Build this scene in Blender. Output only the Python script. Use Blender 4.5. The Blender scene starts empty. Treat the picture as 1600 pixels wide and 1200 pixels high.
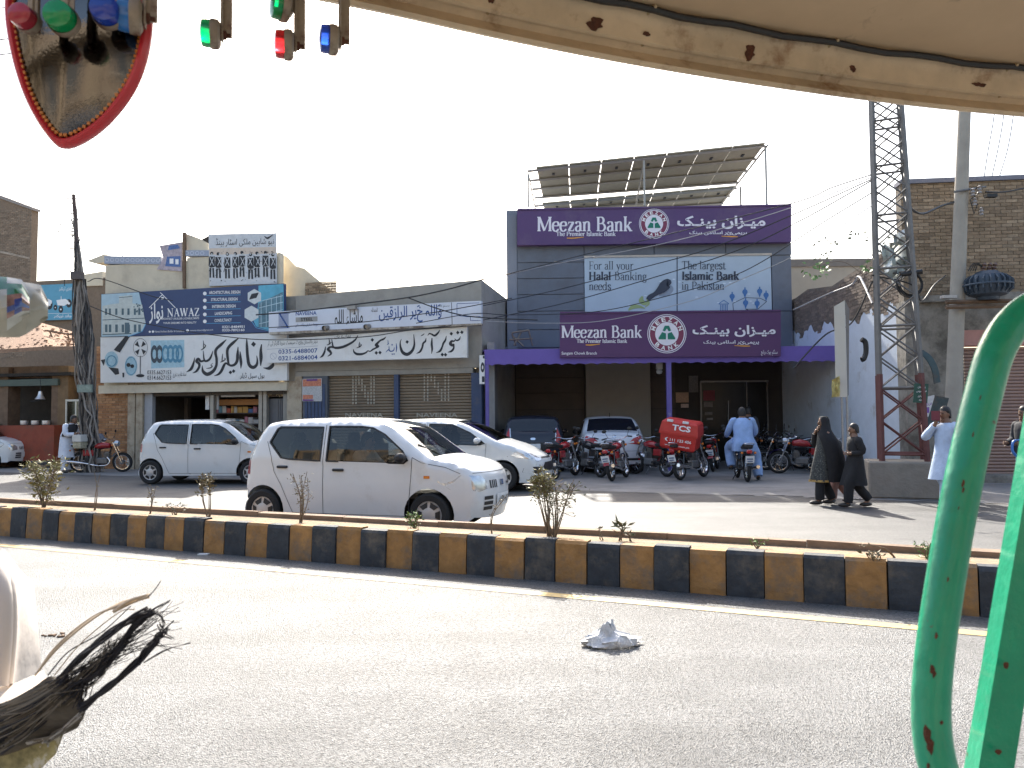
import bpy, bmesh, math, random
from mathutils import Vector, Matrix, geometry
from mathutils.bvhtree import BVHTree
R=math.radians
random.seed(7)
SC=bpy.context.scene
COL=SC.collection
# ---------------------------------------------------------------- camera
CAMH=1.5; FPX=1200.0
cam=bpy.data.cameras.new('camera'); cam.sensor_width=36; cam.lens=36*FPX/1600
cam.clip_start=0.02; cam.clip_end=2000
camo=bpy.data.objects.new('camera',cam); COL.objects.link(camo); SC.camera=camo
CROT=Matrix.Rotation(R(90+2.48),3,'X')@Matrix.Rotation(R(-0.5),3,'Z')
camo.matrix_world=Matrix.Translation((0,0,CAMH))@CROT.to_4x4()
cam.dof.use_dof=True; cam.dof.focus_distance=14; cam.dof.aperture_fstop=20
# ---------------------------------------------------------------- light
SUN_EL=42; SUN_AZ=-5      # azimuth measured from the view direction (+Y), negative = left
w=bpy.data.worlds.new('World'); SC.world=w; w.use_nodes=True
nt=w.node_tree; bg=nt.nodes['Background']
sky=nt.nodes.new('ShaderNodeTexSky'); sky.sky_type='NISHITA'; sky.sun_disc=False
sky.sun_elevation=R(SUN_EL); sky.sun_rotation=R(SUN_AZ); sky.dust_density=4.5; sky.air_density=1.2; sky.ozone_density=1.0
nt.links.new(sky.outputs[0],bg.inputs[0]); bg.inputs[1].default_value=0.15
sl=bpy.data.lights.new('sun','SUN'); sl.energy=4.2; sl.angle=R(0.55); sl.color=(1,.95,.86)
so=bpy.data.objects.new('sun',sl); COL.objects.link(so)
sd=Vector((math.sin(R(SUN_AZ))*math.cos(R(SUN_EL)),math.cos(R(SUN_AZ))*math.cos(R(SUN_EL)),math.sin(R(SUN_EL))))
so.rotation_euler=sd.to_track_quat('Z','Y').to_euler(); so.location=sd*60
SC.view_settings.view_transform='Standard'; SC.view_settings.look='None'
SC.view_settings.gamma=1; SC.view_settings.exposure=1.38
SC.view_settings.use_curve_mapping=False
SC.render.engine='CYCLES'
try:
    SC.cycles.max_bounces=7; SC.cycles.transparent_max_bounces=12; SC.cycles.caustics_reflective=False; SC.cycles.caustics_refractive=False
    SC.cycles.use_denoising=True
except Exception: pass
# ---------------------------------------------------------------- pixel helpers: a photo pixel to a point of the place
def ray(px,py): return CROT@Vector(((px-800)/FPX,-(py-600)/FPX,-1))
def G(px,py,h=0.0):
    d=ray(px,py); return Vector((0,0,CAMH))+d*((h-CAMH)/d.z)
def PD(px,py,Y):
    d=ray(px,py); return Vector((0,0,CAMH))+d*(Y/d.y)
class Plane:
    """vertical plane through a point, turned by yaw; n points to the street"""
    def __init__(s,p,yaw):
        a=R(yaw); s.p=Vector((p[0],p[1],0)); s.u=Vector((math.cos(a),-math.sin(a),0)); s.n=Vector((-math.sin(a),-math.cos(a),0)); s.yaw=yaw
    def hit(s,px,py,off=0.0):
        d=ray(px,py); o=Vector((0,0,CAMH)); q=s.p+s.n*off
        return o+d*((q-o).dot(s.n)/d.dot(s.n))
    def uz(s,px,py,off=0.0):
        h=s.hit(px,py,off); return (h-s.p).dot(s.u),h.z
    def at(s,u,z,off=0.0): return s.p+s.u*u+s.n*off+Vector((0,0,z))
# ---------------------------------------------------------------- mesh builder
def crom(pts,k=6,closed=False):
    P=[Vector(p) for p in pts]
    if len(P)<3: return P
    out=[]; n=len(P)
    for i in range(n if closed else n-1):
        p0=P[(i-1)%n] if closed or i>0 else P[0]*2-P[1]
        p1=P[i]; p2=P[(i+1)%n]
        p3=P[(i+2)%n] if closed or i+2<n else P[-1]*2-P[-2]
        for j in range(k):
            t=j/k
            out.append(.5*((2*p1)+(p2-p0)*t+(2*p0-5*p1+4*p2-p3)*t*t+(3*p1-p0-3*p2+p3)*t**3))
    if not closed: out.append(P[-1].copy())
    return out
def wmat(o): return (wmat(o.parent) if o.parent else Matrix())@o.matrix_basis
class MB:
    def __init__(s): s.v=[]; s.f=[]; s.m=[]; s.c=[]; s.col=None; s.mi=0
    def add(s,vs,fs):
        b=len(s.v); s.v.extend([Vector(x) for x in vs])
        for f in fs: s.f.append([b+i for i in f]); s.m.append(s.mi); s.c.append(s.col)
        return s
    def box(s,c,d,M=None,bev=0.0):
        x,y,z=d[0]/2,d[1]/2,d[2]/2; c=Vector(c)
        if bev>0:
            b=min(bev,x*.9,y*.9,z*.9); vs=[]; 
            for sx in(-1,1):
                for sy in(-1,1):
                    for sz in(-1,1):
                        vs+= [(sx*x,sy*(y-b),sz*(z-b)),(sx*(x-b),sy*y,sz*(z-b)),(sx*(x-b),sy*(y-b),sz*z)]
            I=lambda sx,sy,sz,k:((sx>0)*4+(sy>0)*2+(sz>0))*3+k
            fs=[]
            for a in(-1,1):
                fs.append([I(a,-1,-1,0),I(a,1,-1,0),I(a,1,1,0),I(a,-1,1,0)])
                fs.append([I(-1,a,-1,1),I(1,a,-1,1),I(1,a,1,1),I(-1,a,1,1)])
                fs.append([I(-1,-1,a,2),I(1,-1,a,2),I(1,1,a,2),I(-1,1,a,2)])
                for b2 in(-1,1):
                    fs.append([I(a,b2,-1,0),I(a,b2,1,0),I(a,b2,1,1),I(a,b2,-1,1)])
                    fs.append([I(a,-1,b2,0),I(a,1,b2,0),I(a,1,b2,2),I(a,-1,b2,2)])
                    fs.append([I(-1,a,b2,1),I(1,a,b2,1),I(1,a,b2,2),I(-1,a,b2,2)])
                    for c2 in(-1,1): fs.append([I(a,b2,c2,0),I(a,b2,c2,1),I(a,b2,c2,2)])
        else:
            vs=[(-x,-y,-z),(x,-y,-z),(x,y,-z),(-x,y,-z),(-x,-y,z),(x,-y,z),(x,y,z),(-x,y,z)]
            fs=[[0,3,2,1],[4,5,6,7],[0,1,5,4],[1,2,6,5],[2,3,7,6],[3,0,4,7]]
        vs=[Vector(p)+c for p in vs]
        if M is not None: vs=[M@p for p in vs]
        return s.add(vs,fs)
    def hexa(s,a,b):
        """prism between two equal-length point loops"""
        n=len(a); fs=[list(range(n))[::-1],list(range(n,2*n))]+[[i,(i+1)%n,n+(i+1)%n,n+i] for i in range(n)]
        return s.add(list(a)+list(b),fs)
    def tube(s,path,r,seg=8,cap=True):
        P=[Vector(p) for p in path]; n=len(P); rr=r if isinstance(r,(list,tuple)) else [r]*n
        t0=(P[1]-P[0]).normalized(); up=Vector((0,0,1)) if abs(t0.z)<.9 else Vector((1,0,0))
        nx=t0.cross(up).normalized(); vs=[]
        for i in range(n):
            t=(P[min(i+1,n-1)]-P[max(i-1,0)])
            t=t.normalized() if t.length>1e-9 else t0
            nx=(nx-t*nx.dot(t)); nx=nx.normalized() if nx.length>1e-6 else t.orthogonal().normalized()
            ny=t.cross(nx)
            for j in range(seg):
                a=2*math.pi*j/seg; vs.append(P[i]+(nx*math.cos(a)+ny*math.sin(a))*rr[i])
        fs=[[i*seg+j,i*seg+(j+1)%seg,(i+1)*seg+(j+1)%seg,(i+1)*seg+j] for i in range(n-1) for j in range(seg)]
        if cap: fs+= [list(range(seg))[::-1],[(n-1)*seg+j for j in range(seg)]]
        return s.add(vs,fs)
    def lathe(s,prof,M=None,seg=20):
        """profile (radius, height) turned about local Z"""
        n=len(prof); vs=[]
        for j in range(seg):
            a=2*math.pi*j/seg
            for r,h in prof: vs.append(Vector((r*math.cos(a),r*math.sin(a),h)))
        if M is not None: vs=[M@p for p in vs]
        fs=[[j*n+i,((j+1)%seg)*n+i,((j+1)%seg)*n+i+1,j*n+i+1] for j in range(seg) for i in range(n-1)]
        return s.add(vs,fs)
    def loft(s,rings,cap=True,closed=True):
        n=len(rings[0]); vs=[p for r in rings for p in r]; k=n if closed else n-1
        fs=[[i*n+j,i*n+(j+1)%n,(i+1)*n+(j+1)%n,(i+1)*n+j] for i in range(len(rings)-1) for j in range(k)]
        if cap: fs+=[list(range(n))[::-1],[(len(rings)-1)*n+j for j in range(n)]]
        return s.add(vs,fs)
    def ball(s,c,r,seg=12,M=None):
        r=Vector(r) if not isinstance(r,(int,float)) else Vector((r,r,r)); c=Vector(c); h=seg//2
        vs=[]
        for i in range(h+1):
            a=math.pi*i/h
            for j in range(seg):
                b=2*math.pi*j/seg; p=Vector((r.x*math.sin(a)*math.cos(b),r.y*math.sin(a)*math.sin(b),r.z*math.cos(a)))
                vs.append((M@p if M is not None else p)+c)
        return s.add(vs,[[i*seg+j,(i+1)*seg+j,(i+1)*seg+(j+1)%seg,i*seg+(j+1)%seg] for i in range(h) for j in range(seg)])
    def build(s,name,mats,parent=None,smooth=False,world=False,ang=40,merge=0):
        me=bpy.data.meshes.new(name); vs=s.v
        if parent is not None and world:
            inv=wmat(parent).inverted(); vs=[inv@p for p in vs]
        me.from_pydata([tuple(p) for p in vs],[],s.f)
        if not isinstance(mats,(list,tuple)): mats=[mats]
        for m in mats: me.materials.append(m)
        if len(mats)>1: me.polygons.foreach_set('material_index',s.m)
        if any(c is not None for c in s.c):
            a=me.color_attributes.new('Col','FLOAT_COLOR','CORNER'); dat=[]
            for f,c in zip(s.f,s.c):
                c=c or (1,1,1); dat+= list((c[0],c[1],c[2],1))*len(f)
            a.data.foreach_set('color',dat)
        bm=bmesh.new(); bm.from_mesh(me)
        if merge: bmesh.ops.remove_doubles(bm,verts=bm.verts,dist=merge)
        bmesh.ops.recalc_face_normals(bm,faces=bm.faces); bm.to_mesh(me); bm.free()
        if smooth:
            me.polygons.foreach_set('use_smooth',[True]*len(me.polygons))
            me.set_sharp_from_angle(angle=R(ang))
        me.update()
        o=bpy.data.objects.new(name,me); COL.objects.link(o)
        if parent is not None: o.parent=parent
        return o
def tag(o,label,cat,group=None):
    o['label']=label; o['category']=cat
    if group: o['group']=group
    return o
def thing(name,label,cat,loc=(0,0,0),rz=0.0,group=None):
    o=bpy.data.objects.new(name,None); o.empty_display_size=.1; COL.objects.link(o)
    o.location=loc; o.rotation_euler=(0,0,rz)
    return tag(o,label,cat,group)
def struct(o): o['kind']='structure'; return o
def stuff(o): o['kind']='stuff'; return o
def copy_tree(o,parent=None):
    c=o.copy(); COL.objects.link(c); c.parent=parent
    for ch in list(o.children): copy_tree(ch,c)
    return c
# ---------------------------------------------------------------- materials
MATS={}
def mat(name,col,rough=.7,metal=0.0,var=.12,scale=6.0,bump=0.0,bscale=40.0,spec=.5,attr=False,coat=0.0,dirt=None,dscale=1.3,dlo=.5,dhi=.7,trans=0.0,sheen=0.0,stretch=None,wpos=False):
    if name in MATS: return MATS[name]
    m=bpy.data.materials.new(name); m.use_nodes=True; t=m.node_tree; N=t.nodes; Lk=t.links.new
    b=N['Principled BSDF']; b.inputs['Roughness'].default_value=rough; b.inputs['Metallic'].default_value=metal
    b.inputs['Specular IOR Level'].default_value=spec; b.inputs['Coat Weight'].default_value=coat
    b.inputs['Transmission Weight'].default_value=trans
    tc=N.new('ShaderNodeTexCoord'); src=tc.outputs['Object']
    if wpos: ge=N.new('ShaderNodeNewGeometry'); src=ge.outputs['Position']
    if stretch:
        mp=N.new('ShaderNodeMapping'); mp.inputs['Scale'].default_value=stretch; Lk(src,mp.inputs[0]); src=mp.outputs[0]
    c4=(*col,1)
    if attr:
        at=N.new('ShaderNodeAttribute'); at.attribute_name='Col'; base=at.outputs['Color']
    else: base=None
    nz=N.new('ShaderNodeTexNoise'); nz.inputs['Scale'].default_value=scale; nz.inputs['Detail'].default_value=6; nz.inputs['Roughness'].default_value=.65; Lk(src,nz.inputs['Vector'])
    mr=N.new('ShaderNodeMapRange'); mr.inputs['From Min'].default_value=.25; mr.inputs['From Max'].default_value=.75
    mr.inputs['To Min'].default_value=1-var; mr.inputs['To Max'].default_value=1+var; Lk(nz.outputs['Fac'],mr.inputs['Value'])
    mx=N.new('ShaderNodeMix'); mx.data_type='RGBA'; mx.blend_type='MULTIPLY'; mx.inputs['Factor'].default_value=1
    if base is not None: Lk(base,mx.inputs['A'])
    else: mx.inputs['A'].default_value=c4
    Lk(mr.outputs[0],mx.inputs['B']); out=mx.outputs['Result']
    if dirt:
        n2=N.new('ShaderNodeTexNoise'); n2.inputs['Scale'].default_value=dscale; n2.inputs['Detail'].default_value=9; n2.inputs['Roughness'].default_value=.7; Lk(src,n2.inputs['Vector'])
        m2=N.new('ShaderNodeMapRange'); m2.inputs['From Min'].default_value=dlo; m2.inputs['From Max'].default_value=dhi; Lk(n2.outputs['Fac'],m2.inputs['Value'])
        x2=N.new('ShaderNodeMix'); x2.data_type='RGBA'; Lk(m2.outputs[0],x2.inputs['Factor']); Lk(out,x2.inputs['A']); x2.inputs['B'].default_value=(*dirt,1); out=x2.outputs['Result']
    Lk(out,b.inputs['Base Color'])
    if bump>0:
        n3=N.new('ShaderNodeTexNoise'); n3.inputs['Scale'].default_value=bscale; n3.inputs['Detail'].default_value=5; Lk(src,n3.inputs['Vector'])
        bp=N.new('ShaderNodeBump'); bp.inputs['Strength'].default_value=bump; bp.inputs['Distance'].default_value=.02; Lk(n3.outputs['Fac'],bp.inputs['Height']); Lk(bp.outputs[0],b.inputs['Normal'])
    MATS[name]=m; return m
def glass(name,tint,refl=.08):
    if name in MATS: return MATS[name]
    m=bpy.data.materials.new(name); m.use_nodes=True; t=m.node_tree; N=t.nodes; Lk=t.links.new
    for n in list(N): N.remove(n)
    o=N.new('ShaderNodeOutputMaterial'); mx=N.new('ShaderNodeMixShader'); tr=N.new('ShaderNodeBsdfTransparent'); gl=N.new('ShaderNodeBsdfGlossy')
    fr=N.new('ShaderNodeFresnel'); fr.inputs[0].default_value=1.5
    ad=N.new('ShaderNodeMath'); ad.operation='ADD'; ad.inputs[1].default_value=refl-.04; ad.use_clamp=True
    tr.inputs[0].default_value=(*tint,1); gl.inputs['Roughness'].default_value=.02
    Lk(fr.outputs[0],ad.inputs[0]); Lk(ad.outputs[0],mx.inputs[0]); Lk(tr.outputs[0],mx.inputs[1]); Lk(gl.outputs[0],mx.inputs[2]); Lk(mx.outputs[0],o.inputs[0])
    MATS[name]=m; return m
# ---------------------------------------------------------------- lettering
_TX={}
def shape_urdu(s):
    """join Urdu letters into their connected forms, in visual order"""
    F={'ا':(0xFE8D,0xFE8E),'آ':(0xFE81,0xFE82),'ب':(0xFE8F,0xFE90,0xFE91,0xFE92),'پ':(0xFB56,0xFB57,0xFB58,0xFB59),'ت':(0xFE95,0xFE96,0xFE97,0xFE98),
    'ٹ':(0xFB66,0xFB67,0xFB68,0xFB69),'ج':(0xFE9D,0xFE9E,0xFE9F,0xFEA0),'چ':(0xFB7A,0xFB7B,0xFB7C,0xFB7D),'ح':(0xFEA1,0xFEA2,0xFEA3,0xFEA4),'خ':(0xFEA5,0xFEA6,0xFEA7,0xFEA8),
    'د':(0xFEA9,0xFEAA),'ڈ':(0xFB88,0xFB89),'ر':(0xFEAD,0xFEAE),'ز':(0xFEAF,0xFEB0),'س':(0xFEB1,0xFEB2,0xFEB3,0xFEB4),'ش':(0xFEB5,0xFEB6,0xFEB7,0xFEB8),
    'ص':(0xFEB9,0xFEBA,0xFEBB,0xFEBC),'غ':(0xFECD,0xFECE,0xFECF,0xFED0),'ق':(0xFED5,0xFED6,0xFED7,0xFED8),'ک':(0xFB8E,0xFB8F,0xFB90,0xFB91),'گ':(0xFB92,0xFB93,0xFB94,0xFB95),
    'ل':(0xFEDD,0xFEDE,0xFEDF,0xFEE0),'م':(0xFEE1,0xFEE2,0xFEE3,0xFEE4),'ن':(0xFEE5,0xFEE6,0xFEE7,0xFEE8),'و':(0xFEED,0xFEEE),'ہ':(0xFBA6,0xFBA7,0xFBA8,0xFBA9),'ه':(0xFEE9,0xFEEA,0xFEEB,0xFEEC),
    'ی':(0xFBFC,0xFBFD,0xFBFE,0xFBFF),'ع':(0xFEC9,0xFECA,0xFECB,0xFECC),'ء':(0xFE80,),'ف':(0xFED1,0xFED2,0xFED3,0xFED4),'ـ':(0x640,0x640,0x640,0x640)}
    out=[]; n=len(s)
    for i,ch in enumerate(s):
        f=F.get(ch)
        if not f: out.append(ch); continue
        pv=F.get(s[i-1]) if i>0 else None; nx=F.get(s[i+1]) if i+1<n else None
        a=pv is not None and len(pv)==4; b=len(f)==4 and nx is not None and len(nx)>1
        k=(3 if b else 1) if a else (2 if b else 0)
        out.append(chr(f[min(k,len(f)-1)]))
    return ''.join(out[::-1])
def text2d(s,bold=0.0):
    k=(s,bold)
    if k in _TX: return _TX[k]
    c=bpy.data.curves.new('lettering','FONT'); c.body=s; c.size=1; c.offset=bold; c.resolution_u=2
    o=bpy.data.objects.new('lettering',c); me=o.to_mesh()
    vs=[(v.co.x,v.co.y) for v in me.vertices]; fs=[list(p.vertices) for p in me.polygons]
    o.to_mesh_clear(); bpy.data.objects.remove(o); bpy.data.curves.remove(c)
    _TX[k]=(vs,fs); return _TX[k]
class Ink:
    """flat print on a plane, laid out in photo pixels"""
    def __init__(s,plane,off): s.pl=plane; s.off=off; s.k=0; s.mb=MB()
    def _o(s): s.k+=1; return s.off+s.k*.00012
    def poly(s,pts):
        o=s._o(); s.mb.add([s.pl.hit(x,y,o) for x,y in pts],[list(range(len(pts)))]); return s
    def disc(s,cx,cy,r,r0=0,seg=40,ry=None):
        o=s._o(); ry=ry or r; A=[2*math.pi*i/seg for i in range(seg)]
        ou=[s.pl.hit(cx+r*math.cos(a),cy+ry*math.sin(a),o) for a in A]
        if r0<=0: s.mb.add(ou,[list(range(seg))])
        else:
            inn=[s.pl.hit(cx+r0*math.cos(a),cy+r0*ry/r*math.sin(a),o) for a in A]
            s.mb.add(ou+inn,[[i,(i+1)%seg,seg+(i+1)%seg,seg+i] for i in range(seg)])
        return s
    def brush(s,pts,sc=1.0,ox=0,oy=0,wk=1.0,k=5):
        """stroke (x, y, width) drawn with a swelling brush"""
        P=crom([(p[0],p[1],p[2]) for p in pts],k); o=s._o(); L=[];Rr=[]
        for i,p in enumerate(P):
            d=P[min(i+1,len(P)-1)]-P[max(i-1,0)]; d=Vector((d.x,d.y)); d=d.normalized() if d.length>1e-6 else Vector((1,0))
            nn=Vector((-d.y,d.x))*max(p.z,1)*.5*wk; q=Vector((p.x,p.y))
            L.append(q+nn); Rr.append(q-nn)
        f=lambda q:s.pl.hit(ox+q.x/sc,oy+q.y/sc,o)
        n=len(P); s.mb.add([f(q) for q in L]+[f(q) for q in Rr],[[i,i+1,n+i+1,n+i] for i in range(n-1)]); return s
    def dot(s,x,y,r,sc=1.0,ox=0,oy=0):
        return s.poly([(ox+(x+a)/sc,oy+(y+b)/sc) for a,b in((-r*.9,r*.1),(-r*.1,-r),(r*.9,-r*.1),(r*.1,r))])
    def line(s,x0,y0,x1,y1,w=1.0):
        d=Vector((x1-x0,y1-y0)).normalized(); n=Vector((-d.y,d.x))*w/2
        return s.poly([(x0+n.x,y0+n.y),(x1+n.x,y1+n.y),(x1-n.x,y1-n.y),(x0-n.x,y0-n.y)])
    def text(s,t,x0,yt,x1,yb,bold=0.0,dy=0.0,urdu=False,rot=None):
        vs,fs=text2d(shape_urdu(t) if urdu else t,bold)
        if not vs: return s
        X=[v[0] for v in vs]; Y=[v[1] for v in vs]; a,b,c,d=min(X),max(X),min(Y),max(Y); o=s._o()
        def f(v):
            tx=(v[0]-a)/(b-a or 1); ty=(v[1]-c)/(d-c or 1)
            x=x0+tx*(x1-x0); y=yb+(yt-yb)*ty+dy*tx
            if rot:
                cx,cy=(x0+x1)/2,(yt+yb)/2; qx,qy=x-cx,y-cy; x=cx+qx*math.cos(rot)-qy*math.sin(rot); y=cy+qx*math.sin(rot)+qy*math.cos(rot)
            return s.pl.hit(x,y,o)
        s.mb.add([f(v) for v in vs],fs); return s
    def serif(s,t,x0,yb,x1,cap,weight=1.0,dy=0.0):
        """high-contrast serif lettering from pen strokes; fits x0..x1, cap height in px"""
        tot=sum(SERIF.get(c,SERIF[' '])[0] for c in t); sx=(x1-x0)/tot; sy=cap/.7; cx=0; th=.1*weight; tn=.035*weight
        for c in t:
            adv,st=SERIF.get(c,SERIF[' ']); 
            for q in st:
                o=s._o()
                def mp(x,y): X=x0+(cx+x)*sx; return s.pl.hit(X,yb-y*sy+dy*(X-x0)/(x1-x0),o)
                if q[0]=='V':
                    _,x,a,b=q[:4]; ww=(q[4] if len(q)>4 else 1)*th/2
                    s.mb.add([mp(x-ww,a),mp(x+ww,a),mp(x+ww,b),mp(x-ww,b)],[[0,1,2,3]])
                elif q[0]=='H':
                    _,xa,xb,y=q; s.mb.add([mp(xa,y-tn/2),mp(xb,y-tn/2),mp(xb,y+tn/2),mp(xa,y+tn/2)],[[0,1,2,3]])
                else:
                    P=crom([(a,b,0) for a,b in q[1]],5) if q[0]=='C' else [Vector((a,b,0)) for a,b in q[1]]
                    wk=q[2] if len(q)>2 else 1; n=len(P); A=[];B=[]
                    for i,p in enumerate(P):
                        d=(P[min(i+1,n-1)]-P[max(i-1,0)]).normalized(); w_=(tn+(th-tn)*abs(d.y)**1.3)*.5*wk
                        A.append((p.x-d.y*w_,p.y+d.x*w_)); B.append((p.x+d.y*w_,p.y-d.x*w_))
                    s.mb.add([mp(*z) for z in A]+[mp(*z) for z in B],[[i,i+1,n+i+1,n+i] for i in range(n-1)])
            cx+=adv
        return s
    def build(s,name,m,parent): 
        return s.mb.build(name,m,parent,world=True)
def _stem(x,a,b): return [('V',x,a,b),('H',x-.1,x+.1,a+.015),('H',x-.1,x+.06 if b<.6 and b>.3 else x+.1,b-.015)]
O_=('C',[(.24,.46),(.09,.4),(.05,.22),(.1,.05),(.24,-.01),(.38,.05),(.43,.22),(.38,.4),(.24,.46)])
SERIF={' ':(.28,[]),
'M':(.9,_stem(.12,0,.7)+_stem(.78,0,.7)+[('L',[(.14,.69),(.45,.02)],1.1),('L',[(.45,.02),(.76,.69)],.5)]),
'e':(.46,[('H',.07,.4,.26),('C',[(.4,.26),(.36,.42),(.24,.46),(.1,.4),(.05,.22),(.1,.05),(.24,-.01),(.4,.09)])]),
'z':(.44,[('H',.06,.4,.44),('L',[(.36,.44),(.08,.01)],1.2),('H',.06,.4,.015),('V',.08,.34,.45,.3),('V',.38,0,.11,.3)]),
'a':(.46,[('V',.34,.03,.34),('H',.3,.45,.02),('C',[(.08,.36),(.12,.44),(.22,.46),(.31,.43),(.34,.33)]),('C',[(.34,.27),(.16,.23),(.07,.12),(.13,.01),(.24,0),(.34,.08)])]),
'n':(.54,_stem(.12,0,.45)+[('C',[(.13,.34),(.2,.43),(.3,.46),(.38,.42),(.4,.32)]),('V',.4,0,.34),('H',.3,.5,.015)]),
'm':(.82,_stem(.12,0,.45)+[('C',[(.13,.34),(.2,.43),(.3,.46),(.38,.42),(.4,.32)]),('V',.4,0,.34),('H',.3,.5,.015),('C',[(.41,.34),(.5,.43),(.58,.46),(.66,.42),(.68,.32)]),('V',.68,0,.34),('H',.58,.78,.015)]),
'r':(.4,_stem(.12,0,.45)+[('C',[(.13,.32),(.2,.42),(.3,.46),(.37,.42)],1.3)]),
'u':(.54,[('V',.12,.12,.45),('H',.02,.12,.435),('C',[(.12,.13),(.14,.03),(.22,-.01),(.32,.03),(.4,.12)]),('V',.4,0,.45),('H',.3,.4,.435),('H',.4,.5,.015)]),
'h':(.54,_stem(.12,0,.72)+[('C',[(.13,.34),(.2,.43),(.3,.46),(.38,.42),(.4,.32)]),('V',.4,0,.34),('H',.3,.5,.015)]),
'k':(.54,_stem(.12,0,.72)+[('L',[(.15,.17),(.42,.44)],.6),('L',[(.24,.27),(.44,.01)],1.2),('H',.36,.54,.015),('H',.32,.5,.435)]),
'B':(.64,_stem(.14,0,.7)+[('C',[(.14,.685),(.36,.68),(.46,.53),(.36,.38),(.14,.37)]),('C',[(.14,.37),(.42,.36),(.54,.19),(.42,.02),(.14,.015)])]),
'P':(.6,_stem(.14,0,.7)+[('C',[(.14,.685),(.4,.68),(.52,.51),(.4,.34),(.14,.33)])]),
'T':(.64,_stem(.32,0,.7)+[('H',.04,.6,.68),('V',.05,.55,.7,.35),('V',.59,.55,.7,.35)]),
'F':(.56,_stem(.14,0,.7)+[('H',.1,.5,.68),('V',.49,.54,.7,.35),('H',.14,.38,.36),('V',.38,.28,.44,.3)]),
'H':(.74,_stem(.14,0,.7)+_stem(.58,0,.7)+[('H',.14,.58,.36)]),
'I':(.32,_stem(.16,0,.7)),
'i':(.28,_stem(.13,0,.45)+[('V',.13,.56,.66)]),
'l':(.28,_stem(.13,0,.72)),
's':(.4,[('C',[(.33,.37),(.28,.45),(.18,.46),(.09,.41),(.1,.31),(.2,.24),(.31,.17),(.32,.06),(.22,-.01),(.12,.01),(.06,.1)],1.2)]),
'c':(.44,[('C',[(.38,.36),(.34,.44),(.24,.46),(.1,.4),(.05,.22),(.1,.05),(.24,-.01),(.39,.09)])]),
'o':(.48,[O_]),
'd':(.54,[('C',[(.38,.38),(.28,.46),(.16,.44),(.06,.32),(.06,.13),(.16,0),(.28,0),(.38,.09)]),('V',.4,0,.72),('H',.3,.42,.705),('H',.4,.5,.015)]),
'g':(.5,[('C',[(.22,.46),(.1,.4),(.09,.25),(.22,.17),(.35,.24),(.35,.39),(.22,.46)]),('C',[(.18,.17),(.08,.08),(.2,.02),(.38,-.03),(.36,-.16),(.2,-.21),(.06,-.15),(.1,-.04),(.2,.01)]),('H',.34,.48,.44)]),
'y':(.5,[('L',[(.08,.44),(.26,.04)],1.2),('C',[(.42,.44),(.26,.04),(.18,-.16),(.06,-.19)],.7),('H',0,.18,.435),('H',.33,.5,.435)]),
't':(.34,[('V',.14,.08,.58),('H',.02,.3,.435),('C',[(.14,.1),(.16,.01),(.24,-.01),(.32,.06)])]),
'N':(.8,[('V',.14,0,.7,.4),('V',.64,0,.7,.4),('L',[(.12,.69),(.64,.01)],1.3),('H',.04,.24,.015),('H',.02,.2,.685),('H',.54,.74,.685)]),
'A':(.74,[('L',[(.36,.7),(.12,.01)],.5),('L',[(.34,.7),(.6,.01)],1.2),('H',.2,.5,.24),('H',.02,.22,.015),('H',.48,.72,.015)]),
'W':(1.0,[('L',[(.1,.69),(.3,.01)],1.2),('L',[(.3,.01),(.5,.69)],.5),('L',[(.48,.69),(.68,.01)],1.2),('L',[(.68,.01),(.88,.69)],.5),('H',.0,.2,.685),('H',.38,.58,.685),('H',.78,.98,.685)]),
'Z':(.64,[('H',.06,.56,.68),('L',[(.52,.68),(.08,.02)],1.2),('H',.06,.56,.015),('V',.07,.54,.7,.35),('V',.56,0,.16,.35)]),
}
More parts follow.
